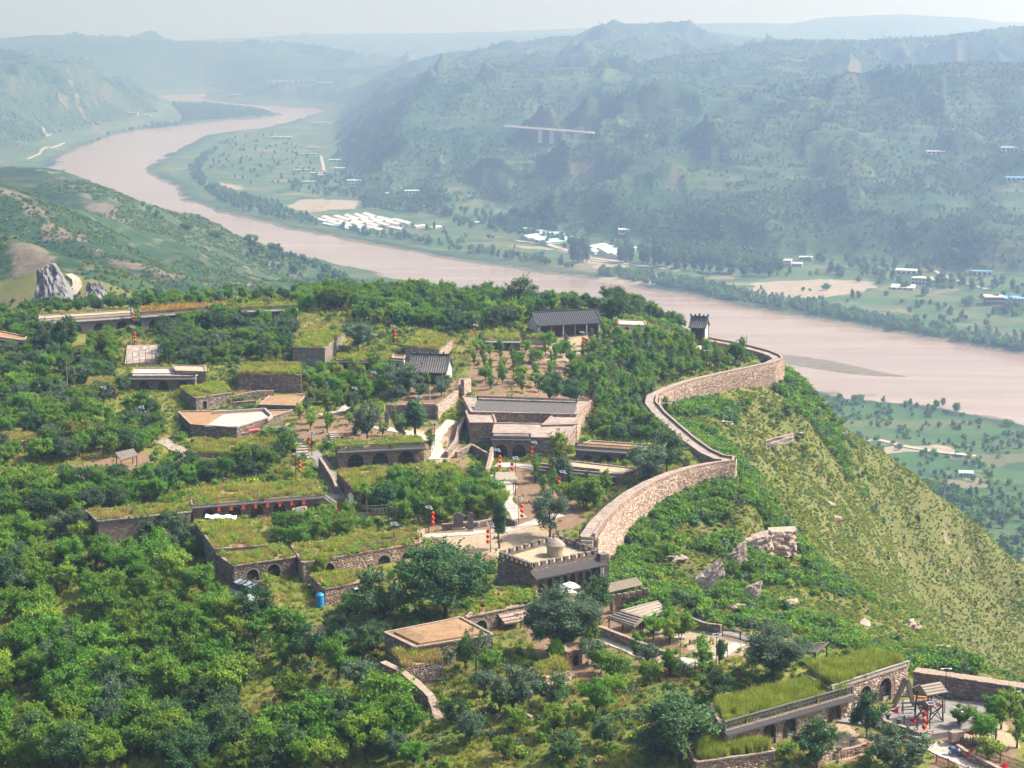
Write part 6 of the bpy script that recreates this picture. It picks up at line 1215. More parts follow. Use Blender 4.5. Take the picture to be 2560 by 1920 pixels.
rows = [(4.7, .5, .75), (4.1, .1, 1.15), (3.5, .3, 1.2), (2.6, .25, 1.25), (1.6, .15, 1.4), (.9, .05, 1.35), (.6, .5, 1.2)]
for (z1, x0, x1), (z2, y0, y1) in zip(rows[:-1], rows[1:]): m.quad((b.x + y0, b.y + .1 * math.sin(z2), b.z + z2), (b.x + y1, b.y - .2 + .1 * math.sin(z2 * 2), b.z + z2), (b.x + x1, b.y - .2 + .1 * math.sin(z1 * 2), b.z + z1), (b.x + x0, b.y + .1 * math.sin(z1), b.z + z1))
cl = m.build('cloth', 'cloth', r); m = MB()
for k in range(3): 
    for dx, dz, w, h in ((0, .12, .3, .06), (0, 0, .06, .4), (0, -.08, .24, .06)): m.box((b.x + .7 + dx, b.y - .24, b.z + 1.3 + k * .65 + dz - h / 2), w, .02, h)
m.build('lettering', 'grey_metal', cl)
for px, py, w, h, lb in ((1146, 1326, 1.9, 2.0, 'wide grey stone tablet against the low plaza wall'), (1176, 1330, 1.1, 2.9, 'tall narrow grey stone tablet on the plaza'), (967, 1070, .9, 2.6, 'round-topped grey stone stele before the dark retaining wall')):
    p = g(px, py); r = thing('stone_tablet', p, lb, 'tablet'); m = MB(); m.box((p.x, p.y, p.z - .3), w * 1.3, .9, .7); m.build('base', 'grey_coping', r); m = MB(); m.box((p.x, p.y, p.z + .38), w, .35, h); m.tube((p.x, p.y - .17, p.z + .38 + h), (p.x, p.y + .17, p.z + .38 + h), w / 2 * .98, w / 2 * .98, 16); m.build('slab', 'tile', r)
# white cloths spread behind the inn yard, scaffold, awning at the gatehouse
A, B = P(512, 1298, 205.3), P(590, 1300, 205.3); m = MB(); k = 14
for i in range(k):
    f = lambda t, s: A.lerp(B, t) + Vector((0, s * 1.6, .2 + .14 * math.sin(t * 17 + s * 2) + .05 * math.sin(t * 41) + .35 * s)); m.quad(f(i / k, 0), f((i + 1) / k, 0), f((i + 1) / k, 1), f(i / k, 1))
tag(m.build('cloth_awning', 'cloth'), 'crumpled white cloth awning stretched behind the grassy roof', 'awning')
p = g(770, 1312); r = thing('tent_tarp', p, 'white tarpaulin humps covering stalls beside the lane', 'tarpaulin'); m = MB(); nx, ny = 12, 5; x0, y0 = p.x - 3.2, p.y - .8
tz = lambda i, j: p.z + 1.3 + .5 * math.sin(i * 1.9) * math.sin(j * 1.1 + .5) - (1.4 if j in (0, ny) else 0)
for i in range(nx):
    for j in range(ny): m.quad(*[(x0 + a * 6.4 / nx, y0 + b * 2.2 / ny, tz(a, b)) for a, b in ((i, j), (i + 1, j), (i + 1, j + 1), (i, j + 1))])
m.build('sheet', 'white', r, True); FOOT.append(([(x0, y0), (x0 + 6.4, y0), (x0 + 6.4, y0 + 2.2), (x0, y0 + 2.2)], .2))
sf = P(822, 1262, 204.5); z0 = gz(sf); r = thing('truss_frame', (sf.x, sf.y, z0), 'silver truss frame with red trim beside the white tarpaulin', 'scaffold'); m = MB()
for a, b in (((-.9, 1.6, 3.6), (1.6, -1.4, 2.8)), ((-.9, 1.6, 3.3), (1.6, -1.4, 2.5)), ((-.9, 1.6, 3.6), (-.9, 1.6, 0)), ((1.6, -1.4, 2.8), (1.6, -1.4, 0)), ((-1.6, 1.2, 3.4), (.9, -1.8, 2.6))): m.bar(Vector((sf.x, sf.y, z0)) + Vector(a), Vector((sf.x, sf.y, z0)) + Vector(b), .12, .12)
for k in range(8): t = k / 8; m.bar(Vector((sf.x, sf.y, z0)) + Vector((-.9, 1.6, 3.6)).lerp(Vector((1.6, -1.4, 2.8)), t), Vector((sf.x, sf.y, z0)) + Vector((-.9, 1.6, 3.3)).lerp(Vector((1.6, -1.4, 2.5)), min(1, t + .12)), .06, .06)
m.build('truss', 'grey_metal', r); m = MB(); m.box((sf.x + 1.3, sf.y - 1.6, z0 + 1.4), 1.1, .3, .8, -.8); m.build('red_skirt', 'lantern_red', r); m = MB(); m.box((sf.x - .6, sf.y + 1.2, z0), 2.6, .1, 2.8, -.1); m.build('backdrop', 'coping', r)
A, B = P(1232, 1096, 208.2), P(1276, 1097, 208.2); ob = tile_eave(None, A, B, 208.2, out=1.5, drop=.7, material='awning_blue', name='door_awning', back=0); tag(ob, 'blue striped awning over the gatehouse door', 'awning')
p = g(1500, 1000)
m = MB(); a = P(700, 1322, 203.6); m.box((a.x, a.y, gz(a)), .1, .8, 2.2); o = m.build('white_screen', 'pale_sheet'); tag(o, 'narrow pale screen panel standing in the inn yard', 'screen')
a = P(1920, 1600, 202.6)
for px, py, lb in ((1690, 1722, 'red painted exercise bars in the sunken yard'),):
    p = g(px, py); r = thing('exercise_bars', p, lb, 'exercise bars')
    for y in (-.4, .4):
        m = MB(); a, b = p + Vector((-1.3, y + .5, 1.1)), p + Vector((1.3, y - .4, 1.1)); m.bar(a, b, .08, .08); m.bar(a, a - UP * 1.4, .08, .08); m.bar(b, b - UP * 1.4, .08, .08); m.build('bar', 'red_wood', r)
p = g(1731, 1612); m = MB(); m.box((p.x, p.y, p.z - .1), .9, .7, .8, .3); tag(m.build('stone_cube', 'coping'), 'single pale stone cube seat on the sandy terrace', 'seat')
p = g(1808, 1650); r = thing('notice_board', p, 'tall wooden framed notice board on the sandy terrace', 'notice board')
for x in (-.6, .6): m = MB(); m.bar(p + Vector((x, 0, -.3)), p + Vector((x, 0, 2.6)), .1, .1); m.build('post', 'red_wood', r)
m = MB(); m.box((p.x, p.y, p.z + 1.1), 1.1, .06, 1.3); m.build('board', 'grey_metal', r)
for q in ([(545, 1440), (760, 1440), (905, 1500), (900, 1560), (760, 1580), (560, 1575)], [(490, 1295), (830, 1275), (835, 1300), (690, 1325), (500, 1345)], [(850, 1270), (1005, 1290), (1000, 1330), (880, 1320)], [(262, 1150), (350, 1140), (375, 1205), (262, 1220)], [(300, 920), (410, 915), (410, 965), (300, 965)], [(842, 1172), (1060, 1165), (1060, 1180), (850, 1195)], [(320, 960), (500, 960), (480, 985), (330, 990)]): KEEP.append(([tuple(p[:2]) for p in gs(q)], 0.0))
wall_line('terrace_wall', 'stepped dark terrace walls between the green roof and the brown earth roof', W([(582, 1004), (640, 996), (684, 990)]), [1.3, 1.6, 1.2], .5, facing=GREYS, core='dark_stone')
wall_line('terrace_wall', 'lower dark terrace wall below the stepped one by the brown earth roof', W([(582, 1020), (640, 1016)]), [1.0, 1.2], .5, facing=GREYS, core='dark_stone')
wall_line('terrace_wall', 'broken rubble wall across the weedy slope left of the lantern inn', W([(230, 1330), (330, 1340), (420, 1352)]), [1.0, 1.4, .8], .6, facing=GREYS, core='dark_stone')
wall_line('terrace_wall', 'low rubble terrace edge in the orchard above the courtyard complex', W([(1480, 935), (1560, 942), (1620, 955)]), [.9, 1.2, .9], .6, facing=GREYS, core='dark_stone')
def face(px, label, amp=.5, back=3.0, seed=1, material='rock'):
    """stratified rock face bedded into the slope; px: top left, top right, bottom right, bottom left"""
    b = g((px[2][0] + px[3][0]) / 2, max(px[2][1], px[3][1])); d_ = b.y - .8; q = np.array([PD(px[0][0], px[0][1], d_ + 2.2), PD(px[1][0], px[1][1], d_ + 2.2), PD(px[2][0], px[2][1], d_), PD(px[3][0], px[3][1], d_)]); n = 22; u = np.linspace(0, 1, n); I, J = np.meshgrid(u, u, indexing='ij')
    G = (q[0] * (1 - J[..., None]) + q[1] * J[..., None]) * (1 - I[..., None]) + (q[3] * (1 - J[..., None]) + q[2] * J[..., None]) * I[..., None]; r_ = np.random.default_rng(seed)
    bl = np.floor(I * 7 + .6 * fbm(J * 3, I * 0 + seed, 2, seed)); cells = vnoise(np.floor(J * 5 + bl * .37) * 3.7 + seed, bl * 5.3, seed) ; dsp = (cells - .5) * 2.4 * amp + (fbm(J * 9, I * 9, 3, seed + 2) - .5) * amp + np.sin(np.pi * J) ** .5 * amp * 1.5 - amp
    Fp = G + np.stack([dsp * .35, -dsp, (fbm(J * 6, I * 6 + 3, 2, seed + 8) - .5) * .5 * amp], -1); B = G + np.array([0, back, -.4]); m = MB()
    for i in range(n - 1):
        for j in range(n - 1): m.quad(Fp[i + 1, j], Fp[i + 1, j + 1], Fp[i, j + 1], Fp[i, j])
        for j in (0, n - 1): m.quad(Fp[i, j], Fp[i + 1, j], B[i + 1, j], B[i, j]); m.quad(Fp[j, i], Fp[j, i + 1], B[j, i + 1], B[j, i])
    tag(m.build('rock_outcrop', material), label, 'rock')
face([(1928, 1330), (1996, 1326), (1992, 1388), (1932, 1394)], 'tall stratified cliff outcrop below the rampart corner', .7, 5, 3)
face([(1868, 1352), (1934, 1334), (1936, 1390), (1866, 1398)], 'darker cliff face beside the tall outcrop', .6, 5, 5)
face([(1806, 1394), (1870, 1358), (1868, 1398), (1814, 1430)], 'sloping rock band running down from the cliff', .5, 4, 7)
face([(1744, 1452), (1808, 1402), (1814, 1434), (1752, 1488)], 'pale jointed rock face at the gully head', .5, 4, 9)
face([(1868, 1470), (1908, 1452), (1902, 1492), (1862, 1520)], 'narrow tilted rock rib in the scrub', .4, 2, 11)
face([(1888, 1108), (1984, 1082), (1986, 1100), (1890, 1132)], 'long thin ledge of rock under the rampart walk', .4, 2, 13)
# boulders and rock ledges
def hull(bm, c, sx, sy, sz, r, n=16, rot=0):
    vs = []
    for _ in range(n):
        d = r.normal(size=3); d /= np.max(np.abs(d)) ** .75; x, y = d[0] * sx * r.uniform(.8, 1), d[1] * sy * r.uniform(.8, 1); vs.append(bm.verts.new((c[0] + x * math.cos(rot) - y * math.sin(rot), c[1] + x * math.sin(rot) + y * math.cos(rot), c[2] + d[2] * sz * r.uniform(.85, 1))))
    o = bmesh.ops.convex_hull(bm, input=vs); bmesh.ops.delete(bm, geom=[v for v in o['geom_interior'] if isinstance(v, bmesh.types.BMVert)] , context='VERTS')
def rock(px, py, s, label, name='boulder', material='rock', flat=.7, d=None, seed=None):
    b = g(px, py); r = np.random.default_rng(seed or int(px * 7 + py)); bm = bmesh.new(); s = s if hasattr(s, '__len__') else (s, s, s)
    if max(s) > 1.9:
        name = 'rock_outcrop'; rot = r.uniform(-.3, .5)
        for k in range(9):
            t = r.uniform(-1, 1); lv = r.uniform(-.5, .75); hull(bm, (t * s[0] * .75 * math.cos(rot), t * s[0] * .75 * math.sin(rot) + r.uniform(-.4, .4) * s[1], lv * s[2] * .6), s[0] * r.uniform(.25, .5), s[1] * r.uniform(.35, .6), s[2] * r.uniform(.14, .32), r, 14, rot + r.uniform(-.25, .25))
    else: hull(bm, (0, 0, 0), s[0], s[1], s[2], r, 22, r.uniform(0, 3))
    me = bpy.data.meshes.new(name); bm.to_mesh(me); bm.free(); me.materials.append(M[material]); o = bpy.data.objects.new(name, me); COL.objects.link(o); o.location = b; o.location.z += .1 * s[2]; tag(o, label, 'rock'); return o
for px, py, s, lb in [
                     (1760, 1470, (2.0, 1.5, 1.8), 'narrow rock rib beside the thatch pavilion'), (1880, 1500, (3.0, 1.6, 2.0), 'long tilted rock ledge in the scrub'), (1850, 1530, (2.2, 1.4, 1.6), 'lower tilted ledge above the terrace fence'), (1975, 1520, (2.6, 1.6, 1.8), 'dark notched rocks above the tall grass'), (2000, 1545, (2.0, 1.3, 1.4), 'small rocks above the lean-to roof'), 
                     (1985, 1095, (2.4, 1.4, 1.2), 'rock band end in the upper scrub'), (1815, 1060, (2, 1.3, 1.2), 'pale rock in the bushes below the far rampart'), (2110, 1088, (1.3, 1.0, 1.2), 'white boulder on the ridge beside the cypress'), (2158, 1222, (1.2, .8, .8), 'pale boulder in the middle of the scrub slope'),
                     (2072, 1262, (1.8, .6, .4), 'fallen grey slab on the scrub slope'), (2160, 1562, (1.1, .8, .8), 'lone pale stone on the yellow slope'), (2280, 1570, (2.2, 1.4, 2.0), 'dark rocks on the slope beyond the yard wall'), (2330, 1650, (2.4, 1.6, 1.6), 'rock step behind the yard wall'), (2355, 1640, (1.6, 1.2, 1.4), 'tall rock beside the cypress by the yard wall'), (1270, 1830, (.9, .6, .5), 'pale stone lying in the near grass'), (2090, 1300, (1.6, 1, .8), 'grey rock below the fallen slab'), (1700, 1405, (2.2, 1.5, 1.6), 'rock among the bushes under the rampart foot')]:
    rock(px, py, s, lb)
# ------------------------------------------------------------------ far side of the valley: sheds, houses, bridge, cut and road on the left
def far_g(px, py): return hit([px], [py], 900, 9000, 2600)[0]
def far_gs(px): return hit([p[0] for p in px], [p[1] for p in px], 900, 9000, 2600)
def far_shed(ax, ay, bx, by, w, h, rise, roof, label, group, wall='plaster', name='farm_shed'):
    """long gabled shed: ridge runs from A to B (pixels on the ground)"""
    A, B = far_gs([(ax, ay), (bx, by)]); z = min(A.z, B.z) - .6; ex = Vector((B.x - A.x, B.y - A.y, 0)); L = ex.length; ex.normalize(); n = Vector((ex.y, -ex.x, 0)); r = thing(name, (A.x, A.y, z), label, 'shed', group); zt = max(A.z, B.z) + h
    def q(x, d, zz): v = Vector((A.x, A.y, 0)) + ex * x + n * d; v.z = zz; return v
    m = MB(); w2 = w / 2; m.prism([tuple(q(x, d, 0)[:2]) for x, d in ((0, w2), (L, w2), (L, -w2), (0, -w2))], z, zt, top=False)
    for x in (0, L): m.tri(q(x, -w2, zt), q(x, w2, zt), q(x, 0, zt + rise))
    m.build('wall', wall, r); m = MB(); o = .6
    for s in (-1, 1): m.quad(q(-o, s * (w2 + o), zt - .15), q(L + o, s * (w2 + o), zt - .15), q(L + o, 0, zt + rise + .1), q(-o, 0, zt + rise + .1)); m.quad(q(-o, s * (w2 + o), zt - .35), q(-o, 0, zt + rise - .1), q(L + o, 0, zt + rise - .1), q(L + o, s * (w2 + o), zt - .35))
    m.build('roof', roof, r); m = MB(); m.quad(q(L + .05, -w * .16, z + .6), q(L + .05, w * .16, z + .6), q(L + .05, w * .16, zt - .3), q(L + .05, -w * .16, zt - .3)); m.build('door', 'black_net', r)
    m = MB(); m.box((*q(L * .5, 0, 0)[:2], zt + rise), L * .8, .8, .25, math.atan2(ex.y, ex.x)); m.build('ridge_vent', roof, r); return r
# white poultry sheds: rows read off the photo (start px, end px)
for i, (a, b, c, d) in enumerate([(787, 545, 822, 552), (812, 542, 846, 551), (842, 540, 878, 549), (868, 538, 900, 547), (892, 536, 925, 545), (914, 534, 942, 541), (817, 551, 856, 561), (846, 550, 880, 560), (875, 548, 912, 558), (900, 546, 936, 556), (924, 545, 960, 553), (948, 543, 985, 551),
                                  (852, 559, 892, 568), (880, 557, 916, 566), (910, 555, 952, 565), (936, 553, 976, 563), (962, 551, 1002, 560), (986, 549, 1030, 558), (890, 567, 932, 577), (916, 565, 960, 575)]):
    far_shed(a, b + 5, c, d + 7, 10.5, 3.2, 1.8, 'white_roof', 'long white roofed poultry shed in the dense block on the river flat', 'white poultry sheds')
for i, (a, b, c, d) in enumerate([(812, 556, 840, 562), (846, 562, 875, 569), (876, 569, 912, 578), (976, 564, 1010, 571), (1036, 566, 1064, 562), (1072, 568, 1098, 564)]):
    far_shed(a, b + 5, c, d + 5, 10, 2.0, 1.0, 'pale_blue_sheet' if i < 3 else 'white_roof', ['low pale blue lean-to at the river edge of the white shed block', 'low white annex shed at the right end of the white shed block'][i > 2], 'annex sheds')
for i, (a, b, c, d) in enumerate([(1310, 596, 1350, 590), (1350, 590, 1378, 587), (1332, 602, 1374, 596), (1374, 594, 1410, 590), (1358, 608, 1404, 602), (1402, 602, 1440, 597)]):
    far_shed(a, b + 4, c, d + 4, 17, 2.6, 3.2, 'pale_blue_sheet', 'pale blue gabled shed in the cluster left of the tall poplars', 'blue sheds left of the poplars', 'concrete')
for i, (a, b, c, d) in enumerate([(1474, 622, 1512, 615), (1496, 630, 1536, 620), (1474, 632, 1494, 628), (1506, 636, 1546, 628), (1530, 642, 1556, 634), (1556, 632, 1590, 625)]):
    far_shed(a, b + 4, c, d + 4, 16, 2.6, 3.2, 'pale_blue_sheet', 'pale blue gabled shed in the cluster behind the tall poplars', 'blue sheds behind the poplars', 'plaster')
def far_house(px, py, w, d, h, roof, label, rz=.2, floors=1, wall='plaster', nwin=4):
    p = far_g(px, py); s = p.y / F; w, d, h = w * s, d, h; z = p.z - 1; r = thing('farmhouse', (p.x, p.y, z), label, 'house'); cs, sn = math.cos(rz), math.sin(rz)
    def q(x, y, zz): return Vector((p.x + x * cs - y * sn, p.y + x * sn + y * cs, z + zz))
    m = MB(); m.prism([tuple(q(x, y, 0)[:2]) for x, y in ((-w / 2, 0), (w / 2, 0), (w / 2, d), (-w / 2, d))], z, z + h + 1); m.build('wall', wall, r)
    m = MB(); e = .9; m.prism([tuple(q(x, y, 0)[:2]) for x, y in ((-w / 2 - e, -e), (w / 2 + e, -e), (w / 2 + e, d + e), (-w / 2 - e, d + e))], z + h + 1.02, z + h + 1.4); m.build('roof', roof, r)
    for f in range(floors):
        for k in range(nwin):
            x = -w / 2 + w * (k + .5) / nwin; hh = h / floors; m = MB(); z0 = 1 + f * hh + hh * .3; ww = w / nwin * .3; m.quad(q(x - ww, -.06, z0), q(x + ww, -.06, z0), q(x + ww, -.06, z0 + hh * .48), q(x - ww, -.06, z0 + hh * .48)); wd = m.build('window', 'dark_glass', r)
            m = MB(); m.bar(q(x - ww, -.15, z0 - .1), q(x + ww, -.15, z0 - .1), .25, .18); m.build('sill', 'plaster', wd)
    if floors > 1: m = MB(); m.bar(q(-w / 2, -.2, 1 + h / 2), q(w / 2, -.2, 1 + h / 2), .5, .35); m.build('floor_band', 'plaster', r)
    return r
for a in [(1964, 668, 26, 12, 7.5, 'white_roof', 'white two-storey house with flat white roof at the wood edge', -.2, 2), (1992, 668, 24, 10, 4, 'plaster', 'low cream wing beside the white two-storey house', -.2), (2265, 690, 50, 14, 6, 'white_roof', 'long grey farmhouse with white flat roof on the far bank', -.25, 1), (2300, 712, 44, 14, 7, 'concrete', 'two-storey brick-banded farmhouse with pale roof in the trees', -.5, 2, 'plaster', 5),
          (2336, 712, 22, 10, 4.5, 'coping', 'small reddish annex beside the two-storey farmhouse', -.4), (2256, 726, 56, 26, 2.5, 'white_roof', 'low broad white slab roof among the trees', -.25, 1), (2455, 690, 50, 18, 5, 'blue_sheet', 'house with bright blue sheet roof on the hillside shelf', -.1), (2530, 762, 60, 20, 6, 'blue_sheet', 'brick house with blue and white roof at the far right bank', -.1, 1, 'far_brick'), (2487, 764, 46, 18, 8, 'concrete', 'tall dark brick warehouse beside the blue and white roof', -.1, 2, 'far_brick', 6),
          (1322, 583, 22, 12, 6, 'pale_blue_sheet', 'white house with blue-grey roof above the left blue sheds', .1), (1352, 585, 22, 10, 4, 'concrete', 'cream farm buildings beside the blue-grey roofed house', .0), (1562, 586, 28, 12, 6, 'white_roof', 'white house with flat roof above the right blue sheds', .05), (1238, 551, 34, 16, 2.5, 'white_roof', 'white slab roof standing alone in the fields', .2), (1192, 560, 22, 10, 2, 'white_roof', 'small low white roof beside the lone slab', .1),
          (965, 494, 28, 12, 7, 'white_roof', 'white school-like block below the bare red cut', .1, 2), (1030, 492, 34, 14, 8, 'pale_blue_sheet', 'pale three-gabled block at the foot of the hill', .1, 2), (886, 466, 34, 14, 9, 'white_roof', 'cream house with red base by the long village street', .1, 2), (850, 430, 30, 12, 7, 'white_roof', 'white house beside the dusty street bend', .1, 2), (843, 405, 40, 12, 4, 'white_roof', 'long white roofed house at the top of the dusty street', .15), (806, 446, 34, 14, 6, 'white_roof', 'white roofed pair of houses left of the street', .05, 1),
          (752, 428, 34, 8, 3, 'white_roof', 'thin white shed in the green fields', .0), (796, 438, 40, 10, 4, 'white_roof', 'long white shed at the field end of the street', .0), (770, 388, 40, 8, 3, 'white_roof', 'far white shed beside the street', .0), (780, 372, 28, 8, 3, 'white_roof', 'small far white roof near the street', .0), (702, 347, 54, 10, 4, 'white_roof', 'long low white block in the upper fields', .05), (788, 312, 24, 10, 4, 'white_roof', 'white roofs beside the river upstream', .0), (815, 310, 20, 10, 4, 'white_roof', 'second group of white roofs beside the river upstream', .0),
          (772, 460, 34, 10, 4, 'pale_blue_sheet', 'pale blue shed by the street foot', .0), (1064, 522, 20, 10, 4, 'white_roof', 'white house hidden in trees behind the poultry sheds', .1), (1098, 536, 26, 10, 3, 'coping', 'pinkish house in the trees right of the poultry sheds', .1), (2540, 455, 46, 14, 5, 'blue_sheet', 'blue roofed house high on the right slope', -.1), (2525, 378, 40, 14, 5, 'pale_blue_sheet', 'row of farm roofs high on the right hill', -.1), (2340, 386, 44, 12, 4, 'white_roof', 'low white farm high on the hillside', -.1),
          (328, 287, 32, 14, 6, 'white_roof', 'white works building at the quarry on the left bank', .0), (368, 292, 20, 10, 5, 'white_roof', 'small white shed beside the quarry works', .0), (700, 212, 60, 20, 12, 'white_roof', 'pale factory block far upstream', .0, 2), (760, 208, 50, 20, 10, 'concrete', 'grey factory block far upstream', .0, 2), (810, 214, 40, 20, 9, 'white_roof', 'long white hall at the far town edge', .0, 1), (600, 238, 56, 20, 3, 'white_roof', 'white greenhouse sheet on the far river flat', .0, 1), (530, 214, 40, 15, 8, 'concrete', 'far town terrace below the hazy left ridge', .0, 2), (2014, 652, 30, 10, 4, 'pale_blue_sheet', 'pale blue roof behind the trees on the far bank', -.2),
          (2415, 1195, 30, 6, 2.5, 'pale_blue_sheet', 'long pale hut on the near river flat', -.2), (2400, 1144, 14, 3, 2, 'white_roof', 'small white van-like hut by the near field road', -.2)]:
    far_house(*a)
# the viaduct
def viaduct():
    hv = [v.y for v in hit([1270, 1330, 1380, 1430, 1480], [318, 345, 350, 350, 334], 2200, 6000, 2600)]; dv_ = min(hv) - 12; A, B = PD(1262, 316, dv_ + 40), PD(1485, 333, dv_ - 10); z = A.z; r = thing('viaduct', (A.x, A.y, z - 30), 'grey road viaduct on white piers crossing the side valley', 'bridge'); m = MB(); m.bar(A, B, 9, 1.6); m.build('deck', 'concrete', r); m = MB()
    for s in (-5, 5): m.bar(A + Vector((s * .2, s, 1.8)), B + Vector((s * .2, s, 1.8)), .5, 1.0)
    m.build('railing', 'concrete', r)
    for t in (.40, .53, .665, .80):
        p = A.lerp(B, t); gz0 = h1(p.x, p.y); m = MB(); m.prism([(p.x - 3.5, p.y - 2.2), (p.x + 3.5, p.y - 2.2), (p.x + 3.5, p.y + 2.2), (p.x - 3.5, p.y + 2.2)], max(gz0 - 3, p.z - 21), p.z - 1); m.build('pier', 'white_roof', r)
    for t in np.linspace(.05, .95, 14):
        p = A.lerp(B, float(t)); m = MB(); m.bar(p + UP * 1.5, p + UP * 9, .35, .35); m.build('lamp_mast', 'concrete', r)
viaduct()
# left: road cut with grey rock faces
def drape(name, px, width, material, lo=500, hi=4000, lift=.6):
    c = hit([p[0] for p in px], [p[1] for p in px], lo, hi, 1600); pts = []
    for a, b in zip(c[:-1], c[1:]):
        k = max(1, int((b - a).length / 8)); pts += [a + (b - a) * (j / k) for j in range(k)]
    pts.append(c[-1]); n = len(pts); mb = MB(); rows = []
    for i, p in enumerate(pts):
        t = pts[min(n - 1, i + 1)] - pts[max(0, i - 1)]; t.z = 0; t.normalize(); s = Vector((t.y, -t.x, 0)); w = width if not hasattr(width, '__len__') else width[0] + (width[1] - width[0]) * i / n
        xs_ = [p + s * (w * k) for k in (-.5, 0, .5)]; hh = H(np.array([v.x for v in xs_]), np.array([v.y for v in xs_])); zz = max(hh); rows.append([Vector((v.x, v.y, float(zz) + lift)) for v in xs_])
    for r, s in zip(rows[:-1], rows[1:]):
        for k in range(2): mb.quad(r[k], s[k], s[k + 1], r[k + 1])
        mb.quad(r[0] - UP * 4, s[0] - UP * 4, s[0], r[0]); mb.quad(s[2] - UP * 4, r[2] - UP * 4, r[2], s[2])
    return struct(mb.build(name, material))
drape('road', [(1290, 603), (1370, 612), (1420, 628), (1470, 645), (1560, 656)], 9, 'road', 1500, 4000); drape('road', [(1690, 672), (1560, 660), (1480, 652)], 7, 'road', 1500, 4000); drape('road', [(2320, 672), (2360, 690), (2420, 712), (2470, 724)], 6, 'road', 1500, 4000)
drape('road', [(812, 440), (808, 415), (802, 390)], 6, 'road', 2500, 7000); drape('road', [(125, 335), (122, 345), (108, 322), (92, 312)], 6, 'road', 3000, 7000); drape('road', [(2060, 1105), (2200, 1102), (2330, 1130), (2440, 1142)], 6, 'road', 1000, 2200)
drape('road', [(68, 398), (100, 384), (140, 366), (160, 358)], 6, 'road', 2500, 7000)
def cliff(c4, label, amp=2.2, back=14, seed=1):
    """a bare rock face spanned by four points (top left, top right, bottom right, bottom left), with thickness behind it"""
    d_ = hit([(c4[2][0] + c4[3][0]) / 2], [c4[3][1]], 620, 1400, 1500)[0].y - 6; q = [PD(c[0], c[1], d_ + k_) for c, k_ in zip(c4, (14, 14, 0, 0))]; n = 26; u = np.linspace(0, 1, n); A = np.array(q); G = np.zeros((n, n, 3))
    for i, t in enumerate(u):
        for j, w_ in enumerate(u): G[i, j] = (A[0] * (1 - w_) + A[1] * w_) * (1 - t) + (A[3] * (1 - w_) + A[2] * w_) * t
    nr = np.cross(A[1] - A[0], A[3] - A[0]); nr /= np.linalg.norm(nr); nr = nr if nr[1] < 0 else -nr; I, J = np.meshgrid(u, u, indexing='ij')
    dsp = (fbm(J * 4 + seed * 9, I * 4.5, 4, seed, True) - .5) * 2 * amp + (fbm(J * 14 + seed, I * 9, 3, seed + 4) - .5) * amp + (np.clip(np.sin(np.pi * J), 0, 1) ** .6) * amp * .8
    Fp = G + nr * dsp[..., None]; B = G - nr * back + np.array([0, back * .7, -back * .5]); m = MB()
    for i in range(n - 1):
        for j in range(n - 1): m.quad(Fp[i + 1, j], Fp[i + 1, j + 1], Fp[i, j + 1], Fp[i, j])
    for i in range(n - 1):
        for j in (0, n - 1): m.quad(Fp[i, j], Fp[i + 1, j], B[i + 1, j], B[i, j]); m.quad(Fp[j, i], Fp[j, i + 1], B[j, i + 1], B[j, i])
    tag(m.build('rock_outcrop', 'grey_rock', None, True), label, 'rock')
cliff([(92, 684, 0), (142, 662, 0), (176, 746, 0), (84, 784, 0)], 'broad grey rock face of the road cut above the white road', 1.2, 12, 3)
cliff([(216, 722, 0), (256, 712, 0), (290, 768, 0), (206, 776, 0)], 'grey rock knob with grassy top right of the white road', 1.4, 10, 7)
drape('road', [(118, 778), (140, 764), (162, 748), (182, 732), (194, 716), (190, 702), (172, 692)], 3.6, 'road', 640, 1100, .7)
# ------------------------------------------------------------------ plants
def quads_mesh(name, V, mats, mi=None):
    """V: (n, 4, 3) quads"""
    n = len(V); me = bpy.data.meshes.new(name); me.vertices.add(n * 4); me.vertices.foreach_set('co', V.astype(np.float32).ravel()); me.loops.add(n * 4); me.loops.foreach_set('vertex_index', np.arange(n * 4, dtype=np.int32))
    me.polygons.add(n); me.polygons.foreach_set('loop_start', (np.arange(n) * 4).astype(np.int32)); me.polygons.foreach_set('loop_total', np.full(n, 4, np.int32))
    for s in mats: me.materials.append(M[s])
    if mi is not None: me.polygons.foreach_set('material_index', mi.astype(np.int32))
    me.update(); return me
def unit(v): return v / np.maximum(1e-9, np.linalg.norm(v, axis=-1, keepdims=True))
def leaves(r, C, size, out=None, flat=.7, asp=.5):
    """leaf quads round centres C; out: outward directions that leaves lean to"""
    n = len(C); nrm = unit(r.normal(size=(n, 3)) + np.array([.25, 0, flat]) + (out * .8 if out is not None else 0)); a = unit(np.cross(nrm, r.normal(size=(n, 3)))); b = np.cross(nrm, a); s = size * r.uniform(.6, 1.35, (n, 1)); w = s * asp
    return np.stack([C - a * s * .5, C + b * w * .5 - a * s * .05, C + a * s * .5, C - b * w * .5 + a * s * .05], 1)
def crown(r, lobes, per, size, flat=.7):
    C = []; O = []
    for (c, rad) in lobes:
        d = unit(r.normal(size=(per, 3))); k = np.minimum(1.25, np.abs(r.normal(.62, .28, (per, 1)))); p = d * k * np.array(rad); C.append(np.array(c) + p); O.append(d)
    return leaves(r, np.concatenate(C), size, np.concatenate(O), flat)
